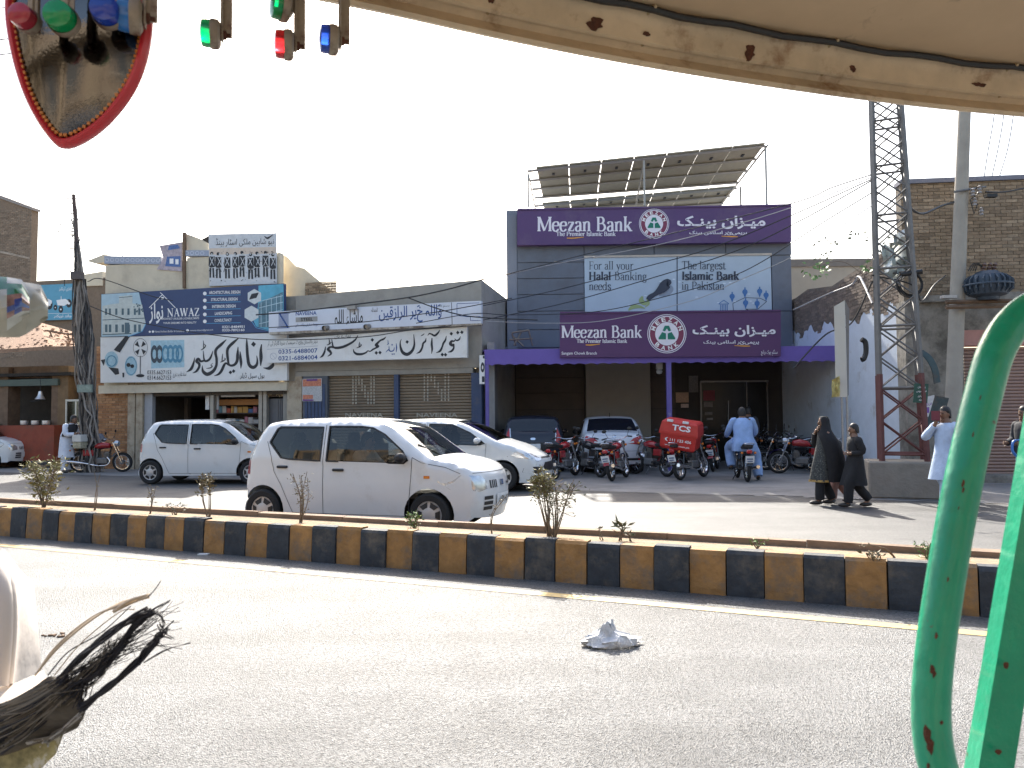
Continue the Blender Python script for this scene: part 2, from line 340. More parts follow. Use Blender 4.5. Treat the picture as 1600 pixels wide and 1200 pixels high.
# ================================================================ setting
TH=R(23.6); US=Vector((math.cos(TH),-math.sin(TH),0)); NS=Vector((math.sin(TH),math.cos(TH),0))
def SP(s,D,z=0.0): return US*s+NS*D+Vector((0,0,z))
def sheet(name,quad,m,parent=None):
    return MB().add(quad,[[0,1,2,3]]).build(name,m,parent)
M_earth=mat('dusty earth',(.30,.27,.22),.95,var=.2,scale=.8,bump=.4,bscale=12,wpos=True)
def asphalt(name,base,pale,rough,bd):
    m=mat(name,base,rough,var=.22,scale=2.2,dirt=pale,dscale=.55,dlo=.42,dhi=.72,wpos=True,stretch=None)
    t=m.node_tree; N=t.nodes; Lk=t.links.new; b=N['Principled BSDF']; ge=N.new('ShaderNodeNewGeometry')
    v=N.new('ShaderNodeTexVoronoi'); v.inputs['Scale'].default_value=120; Lk(ge.outputs['Position'],v.inputs['Vector'])
    n=N.new('ShaderNodeTexNoise'); n.inputs['Scale'].default_value=42; n.inputs['Detail'].default_value=8; n.inputs['Roughness'].default_value=.75; Lk(ge.outputs['Position'],n.inputs['Vector'])
    a=N.new('ShaderNodeMath'); a.operation='ADD'; Lk(v.outputs['Distance'],a.inputs[0]); Lk(n.outputs['Fac'],a.inputs[1])
    bp=N.new('ShaderNodeBump'); bp.inputs['Strength'].default_value=.75; bp.inputs['Distance'].default_value=bd; Lk(a.outputs[0],bp.inputs['Height']); Lk(bp.outputs[0],b.inputs['Normal'])
    # pits between the stones
    src=b.inputs['Base Color'].links[0].from_socket
    r=N.new('ShaderNodeMapRange'); r.inputs['From Min'].default_value=.40; r.inputs['From Max'].default_value=.52; r.inputs['To Min'].default_value=.12; r.inputs['To Max'].default_value=1.0; Lk(n.outputs['Fac'],r.inputs['Value'])
    x=N.new('ShaderNodeMix'); x.data_type='RGBA'; x.blend_type='MULTIPLY'; x.inputs['Factor'].default_value=.9; Lk(src,x.inputs['A']); Lk(r.outputs[0],x.inputs['B']); Lk(x.outputs['Result'],b.inputs['Base Color'])
    # tyre-polished and patched streaks along the carriageway
    mp=N.new('ShaderNodeMapping'); mp.inputs['Rotation'].default_value=(0,0,TH); mp.inputs['Scale'].default_value=(.12,1.6,1); Lk(ge.outputs['Position'],mp.inputs[0])
    n5=N.new('ShaderNodeTexNoise'); n5.inputs['Scale'].default_value=1.0; n5.inputs['Detail'].default_value=5; Lk(mp.outputs[0],n5.inputs['Vector'])
    r5=N.new('ShaderNodeMapRange'); r5.inputs['From Min'].default_value=.3; r5.inputs['From Max'].default_value=.7; r5.inputs['To Min'].default_value=.72; r5.inputs['To Max'].default_value=1.2; Lk(n5.outputs['Fac'],r5.inputs['Value'])
    x5=N.new('ShaderNodeMix'); x5.data_type='RGBA'; x5.blend_type='MULTIPLY'; x5.inputs['Factor'].default_value=1; Lk(x.outputs['Result'],x5.inputs['A']); Lk(r5.outputs[0],x5.inputs['B'])
    # fine cracks
    vc=N.new('ShaderNodeTexVoronoi'); vc.feature='DISTANCE_TO_EDGE'; vc.inputs['Scale'].default_value=.75
    nw_=N.new('ShaderNodeTexNoise'); nw_.inputs['Scale'].default_value=2.5; nw_.inputs['Detail'].default_value=6; Lk(ge.outputs['Position'],nw_.inputs['Vector'])
    va=N.new('ShaderNodeVectorMath'); va.operation='MULTIPLY_ADD'; va.inputs[1].default_value=(.5,.5,.5); Lk(nw_.outputs['Color'],va.inputs[0]); Lk(ge.outputs['Position'],va.inputs[2]); Lk(va.outputs[0],vc.inputs['Vector'])
    rc=N.new('ShaderNodeMapRange'); rc.inputs['From Min'].default_value=.0; rc.inputs['From Max'].default_value=.006; rc.inputs['To Min'].default_value=.55; rc.inputs['To Max'].default_value=1; Lk(vc.outputs['Distance'],rc.inputs['Value'])
    x6=N.new('ShaderNodeMix'); x6.data_type='RGBA'; x6.blend_type='MULTIPLY'; x6.inputs['Factor'].default_value=.6; Lk(x5.outputs['Result'],x6.inputs['A']); Lk(rc.outputs[0],x6.inputs['B']); Lk(x6.outputs['Result'],b.inputs['Base Color'])
    return m
M_road=asphalt('worn asphalt',(.135,.138,.138),(.20,.202,.198),.42,.010)
M_road2=asphalt('dusty asphalt',(.085,.085,.084),(.13,.128,.122),.55,.008)
M_fore=mat('forecourt concrete',(.22,.21,.20),.8,var=.25,scale=1.3,bump=.35,bscale=30,dirt=(.13,.125,.12),dscale=.7,wpos=True)
struct(sheet('ground',[(-900,-600,-.012),(900,-600,-.012),(900,1200,-.012),(-900,1200,-.012)],M_earth))
struct(sheet('near_road',[SP(-120,-4,0),SP(80,-4,0),SP(80,6.9,0),SP(-120,6.9,0)],M_road))
struct(sheet('far_road',[SP(-120,6.95,0),SP(80,6.95,0),SP(80,14.9,0),SP(-120,14.9,0)],M_road2))
struct(sheet('forecourt_pavement',[SP(-60,14.9,.004),SP(60,14.9,.004),SP(60,33,.004),SP(-60,33,.004)],M_fore))
# cracked edge between road and forecourt
ec=MB(); random.seed(3)
for k in range(26):
    s=-2+k*.45+random.uniform(-.1,.1); D=14.95+.12*math.sin(k*1.3); w_=random.uniform(.02,.07)
    ec.add([SP(s,D,.009),SP(s+.4,D+random.uniform(-.1,.1),.009),SP(s+.42,D+w_+.05,.009),SP(s+.05,D+w_,.009)],[[0,1,2,3]])
struct(ec.build('road_edge_crack',mat('crack dirt',(.06,.055,.05),.95)))
# worn yellow edge line
def worn(name,col,lo,hi,under):
    m=mat(name,col,.6,var=.15,scale=10,dirt=under,dscale=9,dlo=lo,dhi=hi,wpos=True); return m
M_yline=worn('worn yellow paint',(.50,.36,.14),.50,.70,(.2,.19,.17))
struct(sheet('edge_line',[SP(-60,6.06,.004),SP(30,6.06,.004),SP(30,6.19,.004),SP(-60,6.19,.004)],M_yline))
# median: kerb blocks, soil, rear edging
M_ky=mat('ochre kerb paint',(.31,.165,.055),.8,var=.35,scale=7,bump=.5,bscale=22,dirt=(.16,.125,.09),dscale=3.4,dlo=.47,dhi=.66,wpos=True)
M_kb=mat('black kerb paint',(.034,.040,.048),.8,var=.4,scale=6,bump=.5,bscale=22,dirt=(.12,.105,.085),dscale=3.2,dlo=.49,dhi=.68,wpos=True)
M_soil=mat('median soil',(.27,.2,.13),.98,var=.3,scale=5,bump=.8,bscale=25,wpos=True)
M_edge=mat('brown edging stone',(.22,.15,.10),.85,var=.3,scale=5,bump=.4,bscale=22,wpos=True)
median=MB().hexa([SP(-60,6.74,-.01),SP(30,6.74,-.01),SP(30,7.24,-.01),SP(-60,7.24,-.01)],[SP(-60,6.74,.345),SP(30,6.74,.345),SP(30,7.24,.345),SP(-60,7.24,.345)]).build('median',M_soil)
struct(median)
blk=None; random.seed(11)
for k in range(72):
    s=-14.6+k*.303
    dd=random.uniform(-.012,.012); hh=.372+random.uniform(-.012,.010)
    mb=MB(); j=lambda:random.uniform(-.006,.006)
    # slightly battered face with a bevelled top edge
    prof=[(0.0,-.01),(-.0,.05),(.012+abs(j()),hh-.03+j()),(.028+abs(j())*2,hh+j()*.5),(.15,hh),(.15,-.01)]
    L0,L1=s+.005+j()*.6,s+.298+j()*.6
    mb.hexa([SP(L0,6.62+dd+a+j()*.5,b) for a,b in prof],[SP(L1,6.62+dd+a+j()*.5,b) for a,b in prof])
    o=mb.build('kerb_block',M_ky if k%2==0 else M_kb,median)
for k in range(17):
    s=-15+k*1.22
    MB().hexa([SP(s+.003,7.20,-.01),SP(s+1.217,7.20+random.uniform(-.012,.012),-.01),SP(s+1.217,7.30,-.01),SP(s+.003,7.30,-.01)],
              [SP(s+.003,7.20,.40+random.uniform(-.012,.012)),SP(s+1.217,7.20,.40+random.uniform(-.012,.012)),SP(s+1.217,7.30,.40),SP(s+.003,7.30,.40)]).build('edging_stone',M_edge,median)
# ---------------------------------------------------------------- facade helpers
def fbox(mb,pl,u0,u1,z0,z1,d0,d1):
    q=[(u0,z0),(u1,z0),(u1,z1),(u0,z1)]
    return mb.hexa([pl.at(a,b,d0) for a,b in q],[pl.at(a,b,d1) for a,b in q])
def prism(mb,pl,pts,d0,d1):
    """pixel outline on the plane (as seen at offset d1) with real thickness"""
    q=[((h-pl.p).dot(pl.u),h.z) for h in(pl.hit(x,y,d1) for x,y in pts)]
    return mb.hexa([pl.at(a,b,d0) for a,b in q],[pl.at(a,b,d1) for a,b in q])
def rect(pl,x0,y0,x1,y1,off=0.0):
    ym=(y0+y1)/2; xm=(x0+x1)/2
    return pl.uz(x0,ym,off)[0],pl.uz(x1,ym,off)[0],pl.uz(xm,y1,off)[1],pl.uz(xm,y0,off)[1]
def pbox(mb,pl,x0,y0,x1,y1,d0,d1):
    u0,u1,z0,z1=rect(pl,x0,y0,x1,y1,d1); return fbox(mb,pl,u0,u1,z0,z1,d0,d1)
def bricks(mb,pl,u0,u1,z0,z1,d,pal,bw=.235,bh=.078,keep=None,depth=.02):
    r=0; z=z0
    while z<z1-.02:
        u=u0-(bw/2 if r%2 else 0)
        while u<u1:
            a,b=max(u,u0)+.006,min(u+bw,u1)-.006
            if b-a>.03 and (keep is None or keep((a+b)/2,z+bh/2)):
                c=random.choice(pal); g=random.uniform(.8,1.15); mb.col=(c[0]*g,c[1]*g,c[2]*g)
                e=d+depth*random.uniform(.3,1.0); zt=min(z+bh-.011,z1); q=[(a,z),(b,z),(b,zt),(a,zt)]
                fr=[pl.at(x,y,e) for x,y in q]; bk=[pl.at(x,y,d-.005) for x,y in q]
                mb.add(fr+bk,[[0,1,2,3],[0,1,5,4],[1,2,6,5],[2,3,7,6],[3,0,4,7]])
            u+=bw
        z+=bh; r+=1
    mb.col=None; return mb
M_brick=mat('brick faces',(1,1,1),.9,attr=True,var=.25,scale=14,bump=.4,bscale=60,wpos=True)
BROWN=[(.30,.22,.145),(.27,.20,.13),(.33,.25,.17),(.24,.175,.115)]
ORANGE=[(.40,.20,.09),(.36,.18,.08),(.44,.24,.12),(.33,.16,.075)]
M_mortar=mat('mud mortar',(.20,.165,.125),.95,var=.25,scale=5,bump=.5,bscale=30,wpos=True)
M_cream=mat('cream plaster',(.62,.55,.42),.9,var=.1,scale=2,bump=.15,bscale=30,dirt=(.42,.36,.27),dscale=1.1,dlo=.52,dhi=.8,wpos=True)
M_grey=mat('grey cement plaster',(.33,.31,.27),.92,var=.14,scale=2.5,bump=.25,bscale=25,dirt=(.24,.22,.19),dscale=.9,dlo=.5,dhi=.75,wpos=True)
M_oldpl=mat('stained old plaster',(.30,.275,.235),.95,var=.2,scale=3,bump=.5,bscale=14,dirt=(.13,.115,.095),dscale=1.7,dlo=.44,dhi=.62,wpos=True)
M_white=mat('white sign board',(.74,.74,.72),.5,var=.05,scale=3,dirt=(.55,.52,.46),dscale=1.4,dlo=.55,dhi=.85,wpos=True)
M_whitewall=mat('blue-white wall paint',(.66,.70,.76),.85,var=.08,scale=3,bump=.2,bscale=20,dirt=(.42,.40,.37),dscale=1.3,dlo=.56,dhi=.74,wpos=True)
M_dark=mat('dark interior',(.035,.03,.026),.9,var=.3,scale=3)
M_ink=mat('black sign ink',(.025,.027,.032),.6,var=.2,scale=8)
M_blueink=mat('blue sign ink',(.03,.08,.26),.6,var=.15,scale=8)
M_whiteink=mat('white sign ink',(.82,.82,.82),.5,var=.04)
M_steel=mat('galvanised steel',(.35,.35,.35),.45,.8,var=.15,scale=10)
M_wood=mat('old wood',(.17,.11,.07),.85,var=.3,scale=5,bump=.3,wpos=True)
def base_of(pl,x,off=0.0):
    u=pl.uz(x,650,off)[0]; return pl.at(u,0,off)
# ================================================================ electric shop (left)
LP=Plane(PD(600,653,22),12)
rz=lambda pl:-R(pl.yaw)
shop=thing('electric_shop','cream plastered shop with open front under the white electric store signboard','shop',base_of(LP,300),rz(LP))
u=lambda x,y=560,off=0:LP.uz(x,y,off)[0]
zz=lambda x,y,off=0:LP.uz(x,y,off)[1]
uA,uB=u(160),u(452); zs=zz(300,600)
mb=MB(); fbox(mb,LP,u(163),u(290),zs,zz(230,411),-.25,0); fbox(mb,LP,u(290),u(436),zs,zz(340,400),-.25,-.02)
fbox(mb,LP,u(163),u(163)+.2,zs,zz(163,411),-4,-.251); fbox(mb,LP,uA,uB,zs-.25,zs+.0,-4,.15)
mb.build('upper_wall',M_cream,shop,world=True)
# side wall stepping back on the right, ragged top
mb=MB(); q=[(433,395),(447,400),(462,416),(476,420),(490,432),(515,452),(515,500),(433,500)]
prism(mb,LP,q,-4,-.6); mb.build('side_wall',M_cream,shop,world=True)
mb=MB(); bricks(mb,LP,u(462),u(512),zz(480,470),zz(480,436),-.58,BROWN); stuff(mb.build('brickwork',M_brick,shop,world=True))
# patterned blue-grey parapet band with ring motifs
M_band=mat('blue grey parapet tiles',(.33,.37,.46),.6,var=.2,scale=14,wpos=True)
def band(x0,x1,y0,y1,slope):
    mb=MB(); prism(mb,LP,[(x0,y0),(x1,y0+slope),(x1,y1+slope),(x0,y1)],-.3,.03); o=mb.build('parapet_band',M_band,shop,world=True)
    ik=Ink(LP,.033); n=int((x1-x0)/8)
    for i in range(n): ik.disc(x0+4+i*8,(y0+y1)/2+slope*i/n,3.4,2.0,14)
    ik.build('band_motif',mat('band motif',(.5,.53,.6),.6),o)
band(163,251,400,412,1); band(288,327,391,400,0)
mb=MB(); prism(mb,LP,[(285,363),(289,363),(289,450),(285,450)],-.02,.06); mb.build('frame_post',M_wood,shop,world=True)
mb=MB(); prism(mb,LP,[(285,363),(310,372),(325,380),(325,400),(289,391)],-.5,-.1); mb.build('roof_lean_to',M_cream,shop,world=True)
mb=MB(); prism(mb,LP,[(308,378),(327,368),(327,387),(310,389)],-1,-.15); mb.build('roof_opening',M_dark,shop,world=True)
mb=MB(); prism(mb,LP,[(135,408),(163,397),(163,410),(150,412)],-.6,-.1); mb.build('eave',M_cream,shop,world=True)
# ground floor: brick pier, plaster posts, dark room
mb=MB(); fbox(mb,LP,u(150),u(200),0,zz(175,590),-.5,-.03); mb.build('pier_core',M_mortar,shop,world=True)
mb=MB(); bricks(mb,LP,u(150),u(200),.02,zz(175,540),-.03,ORANGE); stuff(mb.build('brickwork',M_brick,shop,world=True))
M_post=mat('flaking plaster post',(.45,.38,.28),.9,var=.2,scale=4,bump=.4,dirt=(.25,.17,.11),dscale=2.5,wpos=True)
for a,b in((200,211),(213,223),(449,462)):
    mb=MB(); fbox(mb,LP,u(a,650),u(b,650),0,zz(a,596),-.5,.02); mb.build('plaster_post',M_post,shop,world=True)
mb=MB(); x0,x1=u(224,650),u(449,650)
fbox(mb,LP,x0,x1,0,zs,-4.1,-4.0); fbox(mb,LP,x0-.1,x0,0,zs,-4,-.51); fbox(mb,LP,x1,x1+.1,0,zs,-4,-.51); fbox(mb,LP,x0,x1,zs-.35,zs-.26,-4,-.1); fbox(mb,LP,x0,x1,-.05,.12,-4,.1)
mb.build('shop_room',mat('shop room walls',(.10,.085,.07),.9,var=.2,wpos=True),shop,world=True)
mb=MB(); fbox(mb,LP,u(224,650),u(236,650),.1,zs-.25,-.2,-.05); mb.build('shutter_guide',mat('pale grey paint',(.38,.39,.41),.6,var=.1,wpos=True),shop,world=True)
M_frame=mat('aluminium frame',(.36,.33,.28),.5,.3,var=.15,wpos=True)
for a in(328,404,411):
    mb=MB(); fbox(mb,LP,u(a,650)-.06,u(a,650)+.05,.1,zs-.25,-.25,-.1); mb.build('front_frame',M_frame,shop,world=True)
mb=MB(); pbox(mb,LP,224,598,412,604,-.3,-.08); mb.build('front_lintel',M_frame,shop,world=True)
mb=MB(); pbox(mb,LP,284,610,293,690,-2.2,-2.0); mb.build('inner_post',mat('dim post',(.2,.17,.14),.9),shop,world=True)
mb=MB(); pbox(mb,LP,413,623,449,720,-.4,-.3)
for i in range(5): pbox(mb,LP,433+i*3,624,434.4+i*3,720,-.3,-.28)
mb.build('side_door',mat('grey metal door',(.16,.16,.165),.6,.2,wpos=True),shop,world=True)
mb=MB(); pbox(mb,LP,411,600,449,620,-.3,-.22); d=mb.build('carved_panel',mat('brown carved board',(.10,.07,.045),.8,wpos=True),shop,world=True)
ik=Ink(LP,-.215); random.seed(5)
for i in range(46):
    x=random.uniform(413,447); y=random.uniform(602,618); a=random.uniform(0,6.3); l=random.uniform(1.5,3)
    ik.brush([(x,y,.6),(x+l*math.cos(a),y+l*math.sin(a),1.2),(x+l*1.6*math.cos(a+.7),y+l*1.6*math.sin(a+.7),.5)])
ik.build('carving',mat('gilt carving',(.5,.38,.2),.6),shop)
# shelves with goods
rack=thing('shelf_rack','glass fronted display shelves full of goods inside the electric shop','shelf',base_of(LP,370,-1),rz(LP))
mb=MB()
for y in(628,645,662,680): pbox(mb,LP,333,y,408,y+1.6,-1.6,-.9)
pbox(mb,LP,333,600,335,720,-1.6,-.9); pbox(mb,LP,405,600,407,720,-1.6,-.9); pbox(mb,LP,333,600,408,720,-1.7,-1.61)
mb.build('shelf_boards',mat('dark shelf',(.09,.07,.06),.7),rack,world=True)
mb=MB(); pbox(mb,LP,321,604,327,640,-.35,-.3); pbox(mb,LP,336,605,341,640,-.35,-.3); pbox(mb,LP,345,604,398,620,-.35,-.3)
o=mb.build('printed_cards',M_white,rack,world=True)
ik=Ink(LP,-.297); ik.poly([(361,606),(396,606),(396,613),(361,613)]); ik.build('green_print',mat('green print',(.04,.22,.12),.6),rack)
ik=Ink(LP,-.297); ik.text('7',347,656,356,668,.02); ik.build('lettering',M_ink,rack)
mb=MB(); pbox(mb,LP,333,624,405,633,-.8,-.75); mb.build('orange_strip',mat('orange strip',(.45,.2,.06),.6),rack,world=True)
pal=[(.55,.12,.08),(.6,.6,.58),(.1,.2,.45),(.6,.35,.1),(.55,.52,.5),(.5,.2,.25),(.15,.3,.4)]
random.seed(21)
for y1 in(645,662,680):
    x=336
    while x<401:
        w_=random.uniform(4,8); h_=random.uniform(6,11); c=random.choice(pal)
        mb=MB(); pbox(mb,LP,x,y1-h_,x+w_,y1-.1,-1.4,-1.0)
        tag(mb.build('carton',mat('carton %d'%pal.index(c),c,.6,var=.1)),('red','white','blue','orange','grey','pink','teal')[pal.index(c)]+' goods carton on the '+{645:'top',662:'middle',680:'bottom'}[y1]+' shelf of the electric shop','carton','cartons on the shelves of the electric shop'); x+=w_+.8
# ---- signs of the electric shop
def sign(name,label,pl,pts,d0,d1,m,cat='sign'):
    xs=sum(p[0] for p in pts)/len(pts); ys=max(p[1] for p in pts)
    t=thing(name,label,cat,pl.hit(xs,ys,d1),rz(pl)); mb=MB(); prism(mb,pl,pts,d0,d1); mb.build('board',m,t,world=True); return t
nw=sign('signboard','navy architect and builder signboard with building photos, above the electric store sign',LP,[(158,459.5),(443.5,443),(443.5,518.5),(158,526.5)],.16,.3,mat('navy sign vinyl',(.035,.06,.15),.5,var=.08,wpos=True))
o_=.304
ik=Ink(LP,o_); ik.poly([(158.5,460),(217,456.8),(228,506),(222,517),(204,524.8),(158.5,526)]); ik.build('photo_sky',mat('photo pale blue',(.42,.58,.66),.5,var=.2,scale=3,wpos=True),nw)
ik=Ink(LP,o_+.002)
ik.poly([(160,503),(160,478),(176,475),(186,474),(186,463),(207,461),(207,474),(222,476),(227,503),(222,514),(204,522),(160,523)])
ik.build('photo_building',mat('photo building',(.55,.60,.57),.5,var=.18,scale=9,wpos=True),nw)
ik=Ink(LP,o_+.004)
for x in(164,170,180,190,199,209,216):
    ik.poly([(x,482),(x+3.4,482),(x+3.4,492),(x,492)]); ik.poly([(x,507),(x+4,507),(x+4,519),(x,519)])
ik.poly([(195,504),(202,504),(202,521),(195,521)]); ik.line(160,500,226,497,1.2); ik.line(160,523,205,521,1.5); ik.line(186,465,207,463,1)
random.seed(2)
for i in range(16): ik.disc(random.uniform(209,223),random.uniform(473,487),random.uniform(.8,1.6),0,8)
ik.build('photo_windows',mat('photo dark teal',(.09,.15,.18),.5,var=.2,scale=9,wpos=True),nw)
ik=Ink(LP,o_); ik.poly([(404,446.2),(443,443.8),(443,513),(420,516),(400,510),(394,496),(403,480)]); ik.build('photo_sky',mat('photo cyan',(.10,.38,.52),.5,var=.25,scale=3,wpos=True),nw)
ik=Ink(LP,o_+.002); ik.poly([(404,474),(442,456),(442,512),(404,511)]); ik.build('photo_building',mat('photo glass block',(.10,.20,.25),.5,var=.35,scale=8,wpos=True),nw)
ik=Ink(LP,o_+.003)
for y in(462,472,484,497): ik.line(405,y+9,442,y,.9)
for x in(408,416,424,432,439): ik.line(x,474-(x-404)*.4,x,511,.8)
ik.build('photo_lines',mat('photo pale line',(.45,.6,.66),.5),nw)
def hexagon(ik,cx,cy,r): ik.poly([(cx+r*math.cos(a*math.pi/3+.52),cy+r*math.sin(a*math.pi/3+.52)) for a in range(6)])
ik=Ink(LP,o_+.005); hexagon(ik,397.5,463.5,12); hexagon(ik,393,490,12.5); ik.build('hexagon_print',mat('photo off white',(.6,.64,.64),.5,var=.15,scale=12,wpos=True),nw)
ik=Ink(LP,o_+.006)
for i in range(7): ik.line(390+i*1.6,468-i*.4,394+i*1.6,459-i*.3,1.6)
ik.build('hexagon_sketch',M_ink,nw)
ik=Ink(LP,o_+.001)
ik.serif('NAWAZ',261,494.6,312,12.5,1.25,-.9)
ik.text('ARCHITECT | BUILDER | CONSULTANTS',252,496.6,311,500.6,.012,-1); ik.text('YOUR DREAMS INTO REALITY',255,503.2,307,506.4,.01,-1)
ik.line(233,481,254,460,1.1); ik.line(253,459.5,274,481,1.1); ik.line(254,460,250,457,.9)
ik.text('نواز',233,474,255,506,.02,0,True); ik.poly([(252,464),(256,464),(256,468),(252,468)])
for i,tx in enumerate(('ARCHITECTURAL DESIGN','STRUCTURAL DESIGN','INTERIOR DESIGN','LANDSCAPING','CONSULTANCY')):
    y=457.6+i*10.9; l=len(tx); c=351-i*.6; hw=l*1.22
    ik.text(tx,c-hw,y-2.8,c+hw,y+2.0,.02,-1); ik.disc(320,y+1,2.9,0,16)
ik.text('0321-8484951',347,508.8,382,512.9,.02,-.5); ik.text('0333-7892160',347,514,382,518,.02,-.5)
ik.text('Nawaz Architect Builder & Consultants',242,516.6,288,519.6,.0,-1); ik.text('nawazarchitects@gmail.com',297,514.8,333,518.2,0,-1); ik.disc(293,516.6,2.4,0,14); ik.disc(239,518.2,1.9,0,14); ik.disc(234,518.4,1.6,0,14)
ik.build('lettering',M_whiteink,nw)
ik=Ink(LP,o_+.0005)
for i in range(5): ik.line(322,461.8+i*10.9,376,460.6+i*10.9,.8)
ik.line(228,506,222,518,.9); ik.line(222,518,200,526,.9); ik.line(392,500,400,512,.9); ik.line(400,512,420,517,.9)
ik.build('cyan_lines',mat('cyan ink',(.10,.36,.62),.5),nw)
rn=sign('signboard','white electric store signboard with painted fans, coils and large black Urdu lettering',LP,[(157,527),(448,520),(448.5,594.5),(157,598)],.16,.28,M_white)
o_=.284; Z=dict(sc=8.42,ox=270,oy=520); ik=Ink(LP,o_)
for st in ([(1322,398,14),(1312,430,46),(1275,462,48),(1240,468,30),(1190,460,6)],[(1168,150,12),(1158,230,34),(1160,330,44),(1155,435,10)],
 [(972,70,10),(975,180,34),(985,320,40),(1005,420,42),(1055,455,44),(1100,425,36),(1112,370,24),(1104,300,8)],[(885,245,8),(890,330,34),(898,400,32),(895,470,8)],
 [(858,185,8),(852,280,36),(845,370,38),(810,420,34),(760,430,30),(735,405,26),(722,330,34),(716,240,36),(738,185,38),(800,125,36),(870,66,8)],
 [(742,425,26),(700,400,26),(672,430,34),(640,500,36),(600,545,28),(545,566,6)],[(655,275,6),(650,330,14),(648,375,12)],[(625,388,8),(660,372,16),(692,345,12),(672,330,6)],
 [(705,88,8),(640,150,36),(580,205,36),(560,255,36),(575,340,34),(572,430,34),(530,505,42),(455,545,48),(400,510,38),(388,455,14),(392,430,5)],
 [(440,468,6),(490,462,14),(520,440,12),(500,425,9),(528,398,5)],
 [(528,235,6),(508,300,22),(480,350,30),(440,372,28),(415,360,24),(405,300,16),(400,235,6)],[(410,365,26),(370,375,28),(335,345,38),(312,375,36),(345,405,36),(345,450,32),(310,505,28),(260,530,5)],
 [(400,100,5),(405,150,12),(402,195,10)],[(368,228,7),(405,205,15),(432,170,12),(412,150,6)],[(288,325,6),(272,400,26),(240,475,36),(180,516,5)]): ik.brush(st,**Z)
ik.dot(1062,150,36,**Z); ik.dot(758,520,26,**Z); ik.dot(800,504,26,**Z)
ik.text('0335.6627153',230,578.6,267.5,585,.008); ik.text('0314.6627153',230,586.6,267.5,593.4,.008)
ik.text('ہول سیل ڈیلر',375,582,413,592.5,.006,0,True); ik.text('استاد غلام مرتضی',270,581,291,592,.0,-1,True)
Q=dict(sc=5.161,ox=150,oy=440); q=lambda *p:[(150+a/5.161,440+b/5.161) for a,b in p]
ik.poly(q((143,550),(236,440),(275,440),(192,572),(160,560))); ik.poly(q((100,690),(180,700),(187,745),(155,752))); ik.poly(q((38,632),(75,625),(62,680)))
for a in range(4):
    an=.75+a*1.57; c=math.cos; s_=math.sin
    ik.poly(q((358+10*c(an),535+10*s_(an)),(358+50*c(an-.33),535+62*s_(an-.33)),(358+50*c(an+.33),535+62*s_(an+.33))))
ik.disc(150+358/5.161,440+533/5.161,11.3,10.8,ry=14.6); ik.line(219.2,556,219,584,1.2); ik.disc(219,587,6.6,0,20,ry=2.5); ik.poly(q((212,735),(228,735),(226,772),(214,772)))
ik.disc(150+262/5.161,440+672/5.161,3.2,0,14); ik.disc(150+292/5.161,440+682/5.161,3,0,14)
ik.build('lettering',M_ink,rn)
M_lb=mat('light blue print',(.36,.55,.63),.5,var=.2,scale=14,wpos=True)
ik=Ink(LP,o_-.002); ik.poly(q((440,475),(712,470),(712,690),(445,700))); ik.disc(150+282/5.161,440+680/5.161,9.6,0,ry=15.5); ik.disc(150+125/5.161,440+630/5.161,10.5,0,ry=13); ik.build('picture_print',M_lb,rn)
ik=Ink(LP,o_+.006)
for x,c in((470,0),(512,0)): ik.disc(150+x/5.161,440+585/5.161,5.6,3.0,ry=14)
ik.build('coil_print',mat('coil charcoal',(.05,.07,.09),.5),rn)
ik=Ink(LP,o_+.007)
for x in(560,600,640,672): ik.disc(150+x/5.161,440+582/5.161,5.8,3.6,ry=14)
ik.disc(150+125/5.161,440+640/5.161,8,6.6,ry=9); ik.disc(150+282/5.161,440+680/5.161,8.6,8.0,ry=14)
ik.build('coil_print',mat('coil blue',(.08,.25,.38),.5,var=.3,scale=20,wpos=True),rn)
# band poster on the roof, torn banner
bp=sign('band_poster','black and white poster of a uniformed music band on the roof edge',LP,[(326,366),(431.5,364),(432,443),(327,447)],.02,.06,mat('poster pale grey',(.58,.60,.62),.6,var=.12,scale=6,wpos=True),'poster')
ik=Ink(LP,.064); ik.text('نیو شاہین ملکی اسٹار بینڈ',337,372,428,386,.0,-2,True)
random.seed(9)
for i in range(9):
    x=331+i*12+random.uniform(-2,2); h=random.uniform(-2,3); t0=398+h
    ik.disc(x,t0-2,2.6,0,12); ik.poly([(x-4.5,t0+3),(x+4.5,t0+3),(x+5,t0+19),(x+2,t0+20),(x-3,t0+20),(x-5,t0+17)])
    ik.poly([(x-3.6,t0+21),(x-.6,t0+21),(x-1,t0+36),(x-3.6,t0+36)]); ik.poly([(x+.8,t0+21),(x+3.6,t0+21),(x+4.2,t0+36),(x+1.4,t0+36)])
    ik.line(x+random.uniform(-6,6),t0+26,x+random.uniform(-6,6),t0+10,1)
ik.brush([(413,369,.6),(418,372,3),(426,367,.6)])
for i in range(70): ik.disc(random.uniform(328,431),random.uniform(392,441),random.uniform(.4,1.1),0,6)
ik.build('print',M_ink,bp)
ik=Ink(LP,.068)
for i in range(9): 
    x=331+i*12; ik.line(x-3,402,x+3,415,.9); ik.line(x+3,402,x-3,415,.9); ik.disc(x,397,1.3,0,8)
ik.build('print',mat('poster pale grey',(0,0,0)),bp)
ik=Ink(LP,.062); ik.poly([(327,388),(431,386),(431,396),(327,398)]); ik.build('stained_strip',mat('stained strip',(.62,.52,.43),.6),bp)
tb=sign('torn_banner','small torn blue and pink banner flapping beside the roof post',LP,[(249,384),(284,378),(284,424),(245,421),(255,403)],.0,.03,mat('banner pink grey',(.42,.36,.40),.6,var=.35,scale=9,wpos=True),'banner')
